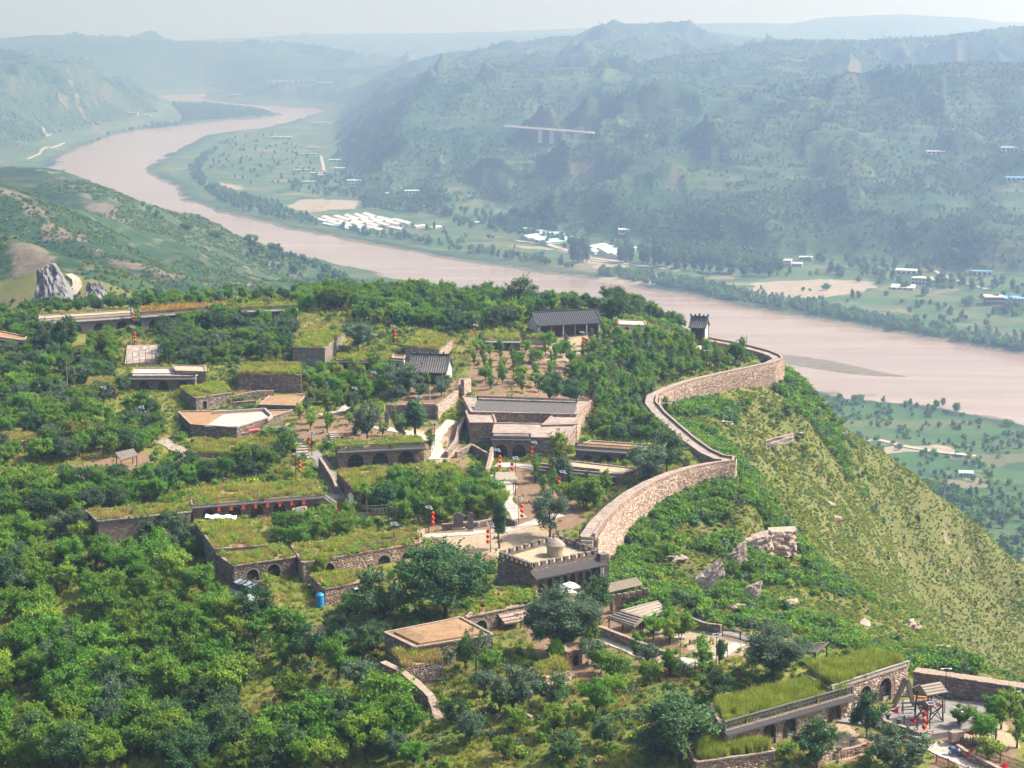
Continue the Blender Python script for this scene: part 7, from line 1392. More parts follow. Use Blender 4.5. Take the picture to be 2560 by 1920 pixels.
def make_tree(name, seed, h, rx, trunk_h, nl, per, lsize, leafmat, lobe=(.26, .42), shape='round', blossom=None, stems=1, bare=0.0):
    r = np.random.default_rng(seed); root = bpy.data.objects.new(name, None); tm = MB(); lobes = []; cz = trunk_h + (h - trunk_h) * .5; rz = (h - trunk_h) * .5
    tips = []
    for k in range(nl):
        for _ in range(40):
            d = r.normal(size=3); d /= np.linalg.norm(d); q = r.uniform(.45, .95)
            if shape == 'round': p = np.array([d[0] * rx * q, d[1] * rx * q, cz + d[2] * rz * q]); lr = rx * r.uniform(*lobe)
            elif shape == 'column': z = r.uniform(trunk_h, h); t = (z - trunk_h) / (h - trunk_h); w = rx * (math.sin(math.pi * min(1, .12 + .86 * t)) ** .7); p = np.array([d[0] * w * q * .8, d[1] * w * q * .8, z]); lr = rx * r.uniform(*lobe) * 1.1
            elif shape == 'cone': z = trunk_h + (h - trunk_h) * r.uniform(0, 1) ** 1.3; t = (z - trunk_h) / (h - trunk_h); w = rx * (1 - t) ** .8 + .05; p = np.array([d[0] * w * .7, d[1] * w * .7, z]); lr = max(.15, w * .55)
            elif shape == 'flat': p = np.array([d[0] * rx * q, d[1] * rx * q, cz + rz * .5 + d[2] * rz * .45]); lr = rx * r.uniform(*lobe)
            if all(np.linalg.norm(p - t) > lr * .6 for t in tips): break
        tips.append(p); lobes.append((p, (lr, lr, lr * r.uniform(.6, .85))))
    rt = .035 * h
    for s in range(stems):
        a = 2 * math.pi * s / stems; lean = Vector((math.cos(a), math.sin(a), 0)) * (.12 * rx if stems > 1 else r.uniform(-.08, .08) * h); fork = Vector((lean.x, lean.y, trunk_h * r.uniform(.75, 1))); tm.tube(Vector((lean.x * .1, lean.y * .1, -.6)), fork, rt / stems ** .5, rt * .65 / stems ** .5, 6, False)
        for t in tips[s::stems]:
            tv = Vector(t); mid = fork.lerp(tv, .5) + Vector((0, 0, .08 * h)) * r.uniform(.2, 1); w = rt * .38; tm.tube(fork, mid, w, w * .6, 4, False); tm.tube(mid, tv, w * .6, w * .15, 4, False)
            if bare:
                for _ in range(3): e = tv + Vector(r.normal(size=3)) * rx * .3; tm.tube(mid.lerp(tv, .6), e, w * .3, w * .08, 3, False)
    SH = []
    for c_, rad_ in (lobes if shape != 'cone' else []):
        for _ in range(3):
            d_ = r.normal(size=3); d_[2] = abs(d_[2]) * .9 + .25; d_ /= np.linalg.norm(d_); a_ = np.array(c_) + d_ * rad_[0] * .6; L_ = rx * r.uniform(.18, .42); t_ = r.uniform(0, 1, (max(6, per // 18), 1)); SH.append(a_ + d_ * L_ * t_ + r.normal(size=(len(t_), 3)) * lsize * .35 * (1.2 - t_))
    V = crown(r, lobes, per, lsize)
    if SH: V = np.concatenate([V, leaves(r, np.concatenate(SH), lsize)])
    mi = np.zeros(len(V)); mats = [leafmat]
    if blossom:
        top = V.mean(1)[:, 2] > cz + rz * .1; mi = np.where(top & (r.uniform(size=len(V)) < .55), 1, 0); mats.append(blossom)
    t = bpy.data.objects.new('trunk', tm.mesh('trunk', 'bark', True)); c = bpy.data.objects.new('crown', quads_mesh('crown', V, mats, mi)); t.parent = root; c.parent = root
    bj = bmesh.new(); bj.from_mesh(c.data); nf = len(bj.faces); bj.from_mesh(t.data); bj.faces.ensure_lookup_table()
    for f in bj.faces[nf:]: f.material_index = len(mats)
    jm = bpy.data.meshes.new('tree'); bj.to_mesh(jm); bj.free()
    for q in mats + ['bark']: jm.materials.append(M[q])
    JOIN.setdefault(name, []).append(jm); root['h'] = h; root['rx'] = rx; return root
JOIN = {}
PROTO = {
    'broad': [make_tree('broad', 101, 5.2, 2.5, 1.2, 26, 230, .30, 'leaf_locust', (.24, .40)), make_tree('broad', 102, 6.0, 2.3, 1.5, 24, 230, .30, 'leaf_locust', (.22, .38)), make_tree('broad', 103, 4.6, 2.7, 1.0, 28, 220, .32, 'leaf_locust', (.2, .36), stems=2), make_tree('broad', 104, 6.6, 2.2, 1.5, 28, 200, .29, 'leaf_locust', (.18, .34)), make_tree('broad', 105, 5.4, 2.2, 1.2, 22, 210, .32, 'leaf_bright', (.2, .36))],
    'dark': [make_tree('dark', 111, 5.2, 2.5, 1.2, 28, 240, .29, 'leaf_dark', (.22, .38)), make_tree('dark', 112, 5.6, 2.8, 1.3, 30, 230, .29, 'leaf_dark', (.2, .34))],
    'grey': [make_tree('grey', 121, 4.8, 2.5, 1.1, 28, 210, .27, 'leaf_grey', (.2, .34)), make_tree('grey', 122, 5.4, 2.6, 1.2, 28, 210, .27, 'leaf_grey', (.18, .32))],
    'airy': [make_tree('airy', 131, 5.2, 1.5, 1.0, 24, 90, .27, 'leaf_locust', (.22, .38), 'column', stems=2), make_tree('airy', 132, 5.8, 1.4, 1.2, 24, 85, .27, 'leaf_locust', (.22, .38), 'column'), make_tree('airy', 133, 4.6, 1.7, 1.0, 22, 90, .28, 'leaf_bright', (.2, .34), stems=2), make_tree('airy', 134, 5.0, 1.5, 1.1, 22, 80, .27, 'leaf_grey', (.22, .36), 'column', stems=2)],
    'yellow': [make_tree('yellow', 141, 4.8, 2.3, 1.2, 26, 200, .28, 'leaf_dark', (.2, .34), blossom='leaf_yellow')],
    'bright': [make_tree('bright', 151, 4.6, 1.9, 1.0, 22, 150, .30, 'leaf_bright', (.22, .36))],
    'slim': [make_tree('slim', 161, 5.0, 1.1, 2.0, 20, 200, .26, 'leaf_dark', (.4, .6), 'column')],
    'poplar': [make_tree('poplar', 171, 14, 3.2, 2.2, 30, 90, 1.0, 'leaf_dark', (.3, .5), 'column'), make_tree('poplar', 172, 12, 3.6, 2.0, 30, 90, 1.0, 'leaf_grey', (.3, .5), 'column')],
    'cypress': [make_tree('cypress', 181, 3.2, .8, .2, 22, 90, .22, 'needle', (.3, .5), 'cone')],
    'bare': [make_tree('bare', 191, 6.5, 2.6, 2.2, 18, 40, .28, 'leaf_grey', (.16, .28), bare=1)],
    'big': [make_tree('big', 195, 10.5, 5.2, 2.0, 70, 330, .34, 'leaf_grey', (.17, .29)), make_tree('big', 196, 9.0, 5.0, 1.8, 64, 320, .34, 'leaf_dark', (.17, .29))]}
def put_tree(kind, p, sc, name, label, group=None, rz=None, sxy=1.0):
    s = random.choice(PROTO[kind]); r = s.copy(); r.name = name; COL.objects.link(r); r.location = p; r.rotation_euler = (0, 0, random.uniform(0, 6.28) if rz is None else rz); r.scale = (sc * sxy, sc * sxy, sc); tag(r, label, 'tree', group)
    for k in ('h', 'rx'): 
        if k in r: del r[k]
    for ch in s.children: c = ch.copy(); COL.objects.link(c); c.parent = r
    return r
def clear(x, y, extra=0.0):
    ok = np.ones(x.shape, bool)
    for poly, mg in FOOT:
        xs_ = [p[0] for p in poly]; ys_ = [p[1] for p in poly]; m = (x > min(xs_) - 4) & (x < max(xs_) + 4) & (y > min(ys_) - 4) & (y < max(ys_) + 4) & ok
        if m.any(): i = np.where(m)[0]; d = poly_sd(x[i], y[i], poly); ok[i[d < mg + extra]] = False
    return ok
def world_poly(px): return [tuple(p[:2]) for p in gs(px)]
def open_view(X, Y):
    k = np.ones(len(X), bool)
    for q, _ in KEEP: k &= ~in_poly(X, Y, q)
    return k
def sample(poly, spacing, r, tries=30, extra=.6, maxn=400):
    xs_ = [p[0] for p in poly]; ys_ = [p[1] for p in poly]; area = abs(sum(a[0] * b[1] - b[0] * a[1] for a, b in zip(poly, poly[1:] + poly[:1]))) / 2; n = int(area / spacing ** 2 * 8) + 20
    X = r.uniform(min(xs_), max(xs_), n * 2); Y = r.uniform(min(ys_), max(ys_), n * 2); k = in_poly(X, Y, poly); X, Y = X[k], Y[k]; k = clear(X, Y, extra) & open_view(X, Y); X, Y = X[k], Y[k]; k = fbm(X / 13, Y / 13, 2, 333) < (.69 if 2.9 < spacing < 3.6 else 2); X, Y = X[k], Y[k]; out = []
    for a, b in zip(X, Y):
        if all((a - c) ** 2 + (b - d) ** 2 > spacing ** 2 for c, d in out):
            out.append((a, b))
            if len(out) >= maxn: break
    return out
PLANTED = []
TREEZONES = [
    # polygon, spacing, {kind: weight}, scale range, name by kind, label
    ([(-90, 1420), (430, 1430), (560, 1530), (640, 1580), (760, 1660), (930, 1740), (1000, 1850), (1040, 1935), (-90, 1940)], 3.3, {'broad': .74, 'dark': .14, 'grey': .06, 'bright': .06}, (.65, 1.55), 'in the dense wood', .9),
    ([(-60, 1000), (240, 990), (330, 1030), (400, 1075), (380, 1130), (280, 1150), (140, 1160), (-60, 1170)], 3.3, {'broad': .6, 'dark': .17, 'grey': .23}, (.75, 1.15), 'in the upper left wood', .8),
    ([(-60, 1200), (130, 1210), (380, 1200), (400, 1260), (240, 1285), (200, 1330), (420, 1330), (500, 1400), (420, 1440), (-60, 1430)], 3.3, {'broad': .68, 'dark': .17, 'grey': .15}, (.75, 1.15), 'in the lower left wood', .8),
    ([(-40, 880), (60, 868), (300, 868), (318, 930), (325, 990), (240, 985), (-40, 985)], 3.4, {'broad': .6, 'dark': .25, 'grey': .15}, (.7, 1.05), 'in the top left wood', .8),
    ([(60, 800), (100, 792), (330, 776), (600, 755), (760, 755), (760, 742), (60, 778)], 4.0, {'broad': .6, 'dark': .4}, (.5, .75), 'on the crest', .8),
    ([(350, 822), (560, 806), (730, 800), (740, 862), (700, 905), (600, 905), (490, 925), (420, 910), (420, 850)], 3.2, {'broad': .55, 'dark': .22, 'grey': .23}, (.7, 1.05), 'in the upper thicket', .8),
    ([(740, 792), (900, 812), (1010, 822), (1070, 818), (1140, 842), (1300, 812), (1340, 790), (1310, 765), (1000, 742), (760, 745)], 3.3, {'broad': .7, 'dark': .18, 'grey': .12}, (.8, 1.15), 'in the crest tree belt', .8),
    ([(1330, 772), (1500, 776), (1720, 812), (1700, 835), (1620, 800), (1540, 800), (1510, 795), (1340, 790)], 3.8, {'broad': .5, 'dark': .35, 'grey': .15}, (.75, 1.1), 'behind the temple hall', .8),
    ([(1480, 862), (1640, 862), (1760, 890), (1880, 905), (1820, 925), (1700, 950), (1640, 975), (1625, 1010), (1690, 1090), (1640, 1100), (1500, 1085), (1490, 1010), (1440, 990), (1460, 930)], 2.35, {'airy': .9, 'broad': .1}, (.75, 1.15), 'in the orchard', .5),
    ([(1190, 850), (1330, 870), (1470, 880), (1450, 985), (1300, 985), (1220, 975), (1180, 910)], 4.0, {'airy': .75, 'broad': .25}, (.55, .95), 'on the bare slope', .5),
    ([(-60, 800), (85, 792), (96, 832), (62, 850), (-60, 842)], 3.6, {'broad': .6, 'dark': .4}, (.6, .95), 'at the left wood end', .6),
    ([(1480, 1075), (1640, 1085), (1690, 1115), (1650, 1110), (1500, 1098)], 2.6, {'broad': .6, 'grey': .4}, (.55, .8), 'above the brown roofed cave house', .5),
    ([(740, 1040), (830, 1030), (960, 1050), (1060, 1098), (960, 1098), (840, 1095), (740, 1080)], 4.2, {'airy': .6, 'bright': .15, 'grey': .25}, (.65, .95), 'in the planted garden', .6),
    ([(760, 960), (850, 930), (960, 935), (960, 1000), (880, 1020), (780, 1010)], 3.8, {'broad': .6, 'grey': .2, 'airy': .2}, (.7, 1.0), 'below the long grass-roofed house', .6),
    ([(1020, 985), (1090, 985), (1140, 965), (1120, 1000), (1040, 1010), (985, 1005)], 4.0, {'airy': .6, 'grey': .4}, (.7, .95), 'in the tiled hall garden', .5),
    ([(905, 1262), (985, 1236), (1080, 1220), (1190, 1220), (1275, 1245), (1285, 1290), (1180, 1305), (1060, 1312), (1000, 1312), (900, 1300)], 3.3, {'broad': .8, 'dark': .2}, (.85, 1.15), 'in the grove', .7),
    ([(700, 1335), (760, 1318), (870, 1308), (900, 1335), (760, 1368), (690, 1366)], 3.2, {'broad': .9, 'dark': .1}, (.7, .95), 'in front of the white tarpaulin', .5),
    ([(430, 1175), (640, 1170), (700, 1180), (640, 1205), (480, 1215), (410, 1215)], 3.0, {'dark': .6, 'broad': .4}, (.75, 1.0), 'above the lantern inn roof', .4),
    ([(620, 1130), (720, 1110), (740, 1130), (690, 1170), (600, 1160)], 3.2, {'broad': .7, 'dark': .3}, (.7, .9), 'below the balustrade terrace', .4),
    ([(1330, 1195), (1440, 1200), (1540, 1245), (1480, 1285), (1400, 1280), (1330, 1250)], 4.2, {'broad': .5, 'airy': .5}, (.75, 1.05), 'in the plaza garden below the gatehouse', .5),
    ([(1480, 1600), (1640, 1650), (1690, 1690), (1600, 1730), (1500, 1700), (1440, 1640)], 4.4, {'broad': .5, 'grey': .3, 'airy': .2}, (.7, 1.0), 'on the slope below the garden wall', .5),
    ([(1630, 1545), (1700, 1575), (1690, 1630), (1600, 1600), (1560, 1580)], 3.6, {'airy': .8, 'bright': .2}, (.8, 1.05), 'along the red garden wall', .5),
    ([(1120, 1690), (1300, 1720), (1560, 1760), (1740, 1800), (1720, 1920), (1060, 1925), (1080, 1850), (1130, 1800)], 6.2, {'broad': .5, 'grey': .3, 'dark': .2}, (.7, 1.05), 'on the grassy knoll', .6),
    ([(880, 1540), (960, 1540), (960, 1600), (940, 1650), (860, 1640), (800, 1590)], 3.4, {'dark': .5, 'grey': .3, 'broad': .2}, (.7, 1.0), 'beside the mounded earth roof house', .5),
    ([(1080, 1640), (1260, 1620), (1420, 1640), (1400, 1680), (1300, 1660), (1150, 1690)], 3.2, {'grey': .4, 'broad': .4, 'dark': .2}, (.6, .9), 'in the hollow behind the stone stump', .4),
    ([(2350, 1800), (2560, 1780), (2560, 1910), (2470, 1880), (2400, 1830)], 4.4, {'airy': .7, 'broad': .3}, (.8, 1.05), 'between the yard and the stake fence', .4)]
NAMES = {'broad': 'broadleaf_tree', 'dark': 'dark_tree', 'grey': 'grey_green_tree', 'airy': 'slender_tree', 'bright': 'light_green_tree', 'yellow': 'flowering_tree', 'slim': 'column_tree', 'cypress': 'cypress', 'poplar': 'poplar', 'bare': 'bare_tree', 'big': 'spreading_tree'}
ADJ = {'broad': 'leafy mid-green tree', 'dark': 'dark green rounded tree', 'grey': 'grey-green feathery tree', 'airy': 'slender airy young tree', 'bright': 'light yellow-green tree'}
tr = np.random.default_rng(23); TREES = []; CAND = []; CAND = []
for poly, sp, kinds, (s0, s1), where, extra in TREEZONES:
    wp = world_poly(poly); pts = sample(wp, sp, tr, extra=extra, maxn=330)
    z = H(np.array([p[0] for p in pts]), np.array([p[1] for p in pts])) if pts else []
    for (x, y), zz in zip(pts, z): CAND.append((tr.choice(list(kinds), p=list(kinds.values())), (x, y, float(zz)), float(tr.uniform(s0, s1)), where)); TREES.append((x, y))
LMK = [('the black net greenhouse', 620, 1500), ('the blue water tank', 800, 1518), ('the mounded earth roof', 1000, 1640), ('the ruined retaining wall', 1080, 1800), ('the dry grass roof', 300, 1310), ('the notice shelter', 315, 1170), ('the utility pole', 169, 985), ('the yellow flowering tree', 190, 1135), ('the painted stage', 350, 925),
       ('the lantern inn', 640, 1290), ('the temple hall', 1430, 860), ('the river shrine', 1745, 870), ('the rampart bend', 1620, 1000), ('the courtyard complex', 1350, 1000), ('the tiled hall', 1060, 975), ('the arched gate', 990, 930), ('the dark stone block', 670, 975), ('the lattice cave houses', 450, 810), ('the plaza tablets', 1160, 1330), ('the white camera pole', 242, 1270),
       ('the sign frame', 950, 1310), ('the white tarpaulin', 770, 1315), ('the yellow grass clearing', 170, 1740), ('the straw patch', 700, 1570), ('the sunlit cave row', 1760, 1860), ('the small rubble wall', 1290, 1795), ('the stone stump', 1380, 1720), ('the garden wall', 1600, 1640), ('the pale hut', 1580, 835), ('the twin globe lamp', 1766, 935), ('the stake barricade', 2450, 1875), ('the wood edge in the left corner', 60, 1880), ('the dark rubble wall', 60, 1240), ('the white path', 980, 1085), ('the balustrade terrace', 650, 1100)]
LMW = gs([(a, b) for _, a, b in LMK])
def near_name(p): return LMK[int(np.argmin([(p[0] - q.x) ** 2 + (p[1] - q.y) ** 2 for q in LMW]))][0]
CAND.sort(key=lambda c: c[1][1] + 2.2 * abs(c[1][0]) * (abs(c[1][0]) > .262 * c[1][1])); cnt = {}; rest = []
for k, p, s_, where in CAND:
    cnt[k] = cnt.get(k, 0) + 1
    if cnt[k] <= 255:
        nn_ = near_name(p); sz = ['small ', 'tall '][s_ > 1.12] if s_ < .82 or s_ > 1.12 else ''; lb_ = sz + ADJ[k] + ' ' + where + ' near ' + nn_
        if len(lb_.split()) > 16: lb_ = ADJ[k] + ' near ' + nn_
        put_tree(k, p, s_, NAMES[k], lb_, 'trees ' + where)
    else: rest.append((k, p, s_))
# single trees that stand out in the photo: base pixel, height px, width px
def lone(kind, px, py, hpx, wpx, label):
    b = g(px, py); s = F / b.y; pr = PROTO[kind][0]; hh = hpx / s / pr['h']; ww = wpx / s / (2 * pr['rx']); put_tree(kind, b, hh, NAMES[kind], label, sxy=ww / hh); TREES.append((b.x, b.y))
for a in [('big', 1112, 1550, 225, 275, 'huge dark spreading elm-like tree in front of the fort'), ('big', 1402, 1640, 185, 215, 'big dense dark tree below the market tents'), ('big', 1936, 1706, 150, 175, 'round full tree on the sandy terrace corner'), ('dark', 948, 1585, 155, 150, 'dark tree left of the mounded earth roof house'), ('grey', 1375, 1346, 118, 110, 'grey-green tree between the plaza and the rampart steps'),
          ('dark', 1490, 1548, 105, 85, 'dark tree beside the green tiled shed'), ('dark', 2040, 1915, 125, 125, 'dense dark round tree in front of the sunlit arches'), ('dark', 2168, 1852, 120, 96, 'dense dark tree between the sunlit arches and the yard'), ('grey', 2250, 1950, 118, 190, 'wide grey-green bush with pale blossom in front of the yard'), ('dark', 1700, 1905, 185, 205, 'large dark tree at the left end of the sunlit cave row'),
          ('dark', 1792, 1760, 95, 85, 'dark bushy tree in the sunken exercise yard'), ('airy', 1755, 1690, 108, 70, 'two-stemmed thin tree at the picket fence corner'), ('slim', 1800, 1680, 78, 26, 'narrow upright tree on the sandy terrace'), ('broad', 1462, 1272, 92, 100, 'leafy tree at the foot of the rampart rail'), ('dark', 1668, 1180, 104, 95, 'dark tree leaning over the rampart walk'), ('grey', 1618, 1205, 95, 110, 'flat-topped grey tree beside the tan roofed long house'),
          ('slim', 1038, 1108, 105, 56, 'dark egg-shaped tree beside the paved path'), ('slim', 1250, 1375, 116, 38, 'tall narrow tree with bare forked stem on the plaza'), ('dark', 1376, 1012, 78, 70, 'dark bush tree above the courtyard complex'), ('dark', 1426, 1010, 66, 60, 'second dark bush above the courtyard complex, nearer the rampart'), ('bright', 1398, 1172, 95, 70, 'bright yellow-green tree against the courtyard end wall'), ('grey', 1398, 1205, 66, 62, 'round blue-green bush before the tan roofed long house'),
          ('yellow', 190, 1135, 90, 88, 'yellow flowering tree in the left wood'), ('yellow', 1110, 1668, 60, 62, 'yellow flowering bush against the mounded earth roof house'), ('grey', 1010, 988, 78, 110, 'round grey-green tree in front of the tiled hall'), ('grey', 895, 882, 76, 92, 'round grey tree beside the whitewashed gable'), ('dark', 1300, 782, 82, 92, 'large dark tree left of the temple hall'), ('dark', 1540, 800, 60, 68, 'dark tree behind the temple hall right end'),
          ('bare', 1190, 1690, 140, 80, 'half-bare leaning tree beside the mounded earth roof'), ('grey', 1280, 1790, 125, 140, 'spreading grey-green tree over the small rubble wall'), ('broad', 795, 1455, 66, 62, 'small green tree growing in front of the huge archway'), ('dark', 415, 1245, 75, 70, 'dark tree at the left end of the inn roof'), ('dark', 290, 1235, 72, 90, 'dark bushy tree below the notice shelter'), ('bright', 775, 1215, 40, 44, 'bright green shrub tree at the lane corner'), ('yellow', 945, 1235, 46, 44, 'yellow tipped shrub beside the straw-roofed wing'),
          ('dark', 120, 885, 80, 80, 'dark tree left of the painted stage hedge'), ('dark', 165, 880, 90, 70, 'very dark tree in front of the long lattice cave house'), ('airy', 1075, 1125, 54, 34, 'staked sapling beside the forked path'), ('broad', 2400, 1825, 62, 70, 'light green tree growing before the high yard wall'), ('broad', 2480, 1815, 66, 72, 'second light green tree before the high yard wall, by the camera pole'), ('airy', 2470, 1905, 80, 70, 'crooked thin tree behind the stake barricade'),
          ('dark', 885, 1035, 50, 44, 'dark round bush tree in the garden'), ('grey', 920, 1105, 90, 78, 'blue-green tree beside the garden seat'), ('broad', 1700, 1600, 80, 80, 'crooked pale green tree under the thatch pavilion')]:
    lone(*a)
# cypresses on the scrub slope
for px, py, hh, lb in [(2082, 1070, 34, 'dark pointed cypress on the upper scrub slope'), (2296, 1190, 34, 'dark cypress standing on the ridge line'), (2388, 1662, 40, 'dark cypress behind the high yard wall')]: lone('cypress', px, py, hh, hh * .55, lb)
cr_ = np.random.default_rng(5)
for _ in range(46):
    px = cr_.uniform(1980, 2550); py = cr_.uniform(1000, 1640)
    if py < 960 + (px - 1990) * .78 or py > 1330 + (px - 1990) * .6: continue
    b = g(px, py); put_tree('cypress', b, float(cr_.uniform(.35, .75)), 'cypress', 'small dark young cypress scattered over the scrub slope', 'young cypresses on the scrub slope')

# ------------------------------------------------------------------ scattered ground cover (one object for each kind of growth)
def tuft(seed, n, h, spread, w, matname, lean=.35):
    r = np.random.default_rng(seed); a = r.uniform(0, 6.28, n); rr = spread * np.sqrt(r.uniform(0, 1, n)); b = np.stack([rr * np.cos(a), rr * np.sin(a), np.full(n, -.05)], -1); hh = h * r.uniform(.55, 1.1, n); l = r.normal(size=(n, 2)) * lean * hh[:, None]
    t = b + np.stack([l[:, 0], l[:, 1], hh], -1); s = unit(np.stack([r.normal(size=n), r.normal(size=n), np.zeros(n)], -1)) * w; m = b * .45 + t * .55; return quads_mesh('tuft', np.stack([b - s, b + s, t + s * .25, t - s * .25], 1), [matname])
def bush(seed, matname, nl=5, per=46, size=.24, rad=.6, h=.8):
    r = np.random.default_rng(seed); lobes = [((r.uniform(-.4, .4) * rad * 1.6, r.uniform(-.4, .4) * rad * 1.6, h * r.uniform(.25, .75)), (rad * .55, rad * .55, rad * .5)) for _ in range(nl)]; return quads_mesh('bush', crown(r, lobes, per, size), [matname])
def proto_coll(name, meshes):
    c = bpy.data.collections.new(name)
    for m in meshes: o = bpy.data.objects.new(name + '_source', m); c.objects.link(o)
    return c
def scatter(name, pts, scale, rot, idx, coll, label, parent=None):
    n = len(pts); me = bpy.data.meshes.new(name); me.vertices.add(n); me.vertices.foreach_set('co', np.asarray(pts, np.float32).ravel())
    for an, ty, v in (('sc', 'FLOAT', scale), ('rz', 'FLOAT', rot), ('ix', 'INT', idx)):
        a = me.attributes.new(an, ty, 'POINT'); a.data.foreach_set('value', np.asarray(v, np.float32 if ty == 'FLOAT' else np.int32))
    me.update(); o = bpy.data.objects.new(name, me); COL.objects.link(o); o['kind'] = 'stuff'; o['label'] = label; o['category'] = name.replace('_', ' ')
    ng = bpy.data.node_groups.new(name, 'GeometryNodeTree'); ng.interface.new_socket('Geometry', in_out='INPUT', socket_type='NodeSocketGeometry'); ng.interface.new_socket('Geometry', in_out='OUTPUT', socket_type='NodeSocketGeometry')
    N = ng.nodes; gi = N.new('NodeGroupInput'); go = N.new('NodeGroupOutput'); ip = N.new('GeometryNodeInstanceOnPoints'); ci = N.new('GeometryNodeCollectionInfo'); ci.inputs['Collection'].default_value = coll; ci.inputs['Separate Children'].default_value = True; ci.inputs['Reset Children'].default_value = True
    def at(nm, ty): a = N.new('GeometryNodeInputNamedAttribute'); a.data_type = ty; a.inputs['Name'].default_value = nm; return a.outputs[0]
    cx = N.new('ShaderNodeCombineXYZ'); L = ng.links.new; L(at('rz', 'FLOAT'), cx.inputs[2]); L(gi.outputs[0], ip.inputs['Points']); L(ci.outputs[0], ip.inputs['Instance']); ip.inputs['Pick Instance'].default_value = True
    L(at('ix', 'INT'), ip.inputs['Instance Index']); L(cx.outputs[0], ip.inputs['Rotation']); L(at('sc', 'FLOAT'), ip.inputs['Scale']); L(ip.outputs[0], go.inputs[0])
    md = o.modifiers.new('scatter', 'NODES'); md.node_group = ng; return o
sr = np.random.default_rng(77)
if rest:
    order_ = [k for k in JOIN if any(q[0] == k for q in rest)]; WC = proto_coll('woodland_tree', [m_ for k in order_ for m_ in JOIN[k]]); st_ = {}; c_ = 0
    for k in order_: st_[k] = (c_, len(JOIN[k])); c_ += len(JOIN[k])
    scatter('woodland', [q[1] for q in rest], [q[2] for q in rest], sr.uniform(0, 6.28, len(rest)), [st_[q[0]][0] + int(sr.integers(st_[q[0]][1])) for q in rest], WC, 'dense mass of trees along the hill crest')
GR = proto_coll('grass', [tuft(1, 30, .75, .34, .045, 'grass_green'), tuft(2, 30, .75, .34, .045, 'grass_dry'), tuft(3, 26, 1.1, .32, .045, 'grass_rust'), tuft(4, 40, 1.35, .36, .055, 'grass_green', .2), bush(5, 'leaf_olive', 4, 40, .2, .45, .6), bush(6, 'leaf_bright', 4, 40, .2, .45, .6)])
mixes = {'green': ([0, 4, 5, 1], [.62, .1, .2, .08]), 'dry': ([1, 0, 4], [.6, .28, .12]), 'rust': ([2, 1], [.7, .3]), 'mixed': ([0, 1, 4, 5], [.42, .30, .12, .16]), 'tall': ([3, 0, 5], [.88, .07, .05]), 'sparse': ([0, 5, 4], [.4, .35, .25])}
PT = []; SCL = []; IDX = []
for poly, z, kind, dens in ROOFGRASS:
    ar = abs(sum(a[0] * b[1] - b[0] * a[1] for a, b in zip(poly, poly[1:] + poly[:1]))) / 2; n = int(ar * dens * 5.5); xs_ = [p[0] for p in poly]; ys_ = [p[1] for p in poly]; X = sr.uniform(min(xs_), max(xs_), n * 3); Y = sr.uniform(min(ys_), max(ys_), n * 3); k = in_poly(X, Y, poly); X, Y = X[k][:n], Y[k][:n]
    patch = fbm(X / 2.2, Y / 2.2, 3, 51); kk = patch > (.34 if kind not in ('sparse',) else .52); X, Y, patch = X[kk], Y[kk], patch[kk]; ks, ws = mixes[kind]; order = np.cumsum(ws); u = np.clip((fbm(X / 3.5, Y / 3.5, 3, 61) - .5) * 1.7 + .5 + sr.normal(size=len(X)) * .13, 0, .999); ii = np.array(ks)[np.searchsorted(order, u)]
    PT.append(np.stack([X, Y, np.full(len(X), z)], -1)); SCL.append(sr.uniform(.6, 1.25, len(X)) * (.5 + 1.15 * patch) * (1.0 if kind == 'tall' else .95)); IDX.append(ii)
for poly, z, kind, dens in ROOFGRASS:
    if kind in ('rust',): continue
    ar = abs(sum(a[0] * b[1] - b[0] * a[1] for a, b in zip(poly, poly[1:] + poly[:1]))) / 2; n = int(ar * .12); xs_ = [p[0] for p in poly]; ys_ = [p[1] for p in poly]; X = sr.uniform(min(xs_), max(xs_), n * 3); Y = sr.uniform(min(ys_), max(ys_), n * 3); k = in_poly(X, Y, poly); X, Y = X[k][:n], Y[k][:n]
    PT.append(np.stack([X, Y, np.full(len(X), z)], -1)); SCL.append(sr.uniform(1.0, 2.2, len(X))); IDX.append(sr.choice([4, 5, 0], len(X)))
PT = np.concatenate(PT); scatter('roof_grass', PT, np.concatenate(SCL), sr.uniform(0, 6.28, len(PT)), np.concatenate(IDX), GR, 'wild grass growing on the flat earth roofs')
# village ground: weeds and grass outside roofs and paths
n = 60000; X = sr.uniform(-110, 80, n); Y = sr.uniform(245, 610, n); fr = np.abs(X) < Y * .275; X, Y = X[fr], Y[fr]; ins = poly_sd(X, Y, RINGIN) < 0; X, Y = X[ins], Y[ins]; k = clear(X, Y, .1); X, Y = X[k], Y[k]; dirt = np.zeros(len(X))
for q in DIRT + TAN: dirt = np.maximum(dirt, sstep(2, -2, poly_sd(X, Y, q)))
k = sr.uniform(size=len(X)) > dirt * .93; X, Y = X[k], Y[k]; pn = fbm(X / 9, Y / 9, 3, 81); ii = np.where(pn > .66, 1, np.where(pn > .42, 0, np.where(sr.uniform(size=len(X)) < .5, 4, 5))); ii = np.where(sr.uniform(size=len(X)) < .12, 4, ii)
scatter('meadow_grass', np.stack([X, Y, H(X, Y)], -1), sr.uniform(.6, 1.3, len(X)), sr.uniform(0, 6.28, len(X)), ii, GR, 'rough grass and weeds on the village ground')
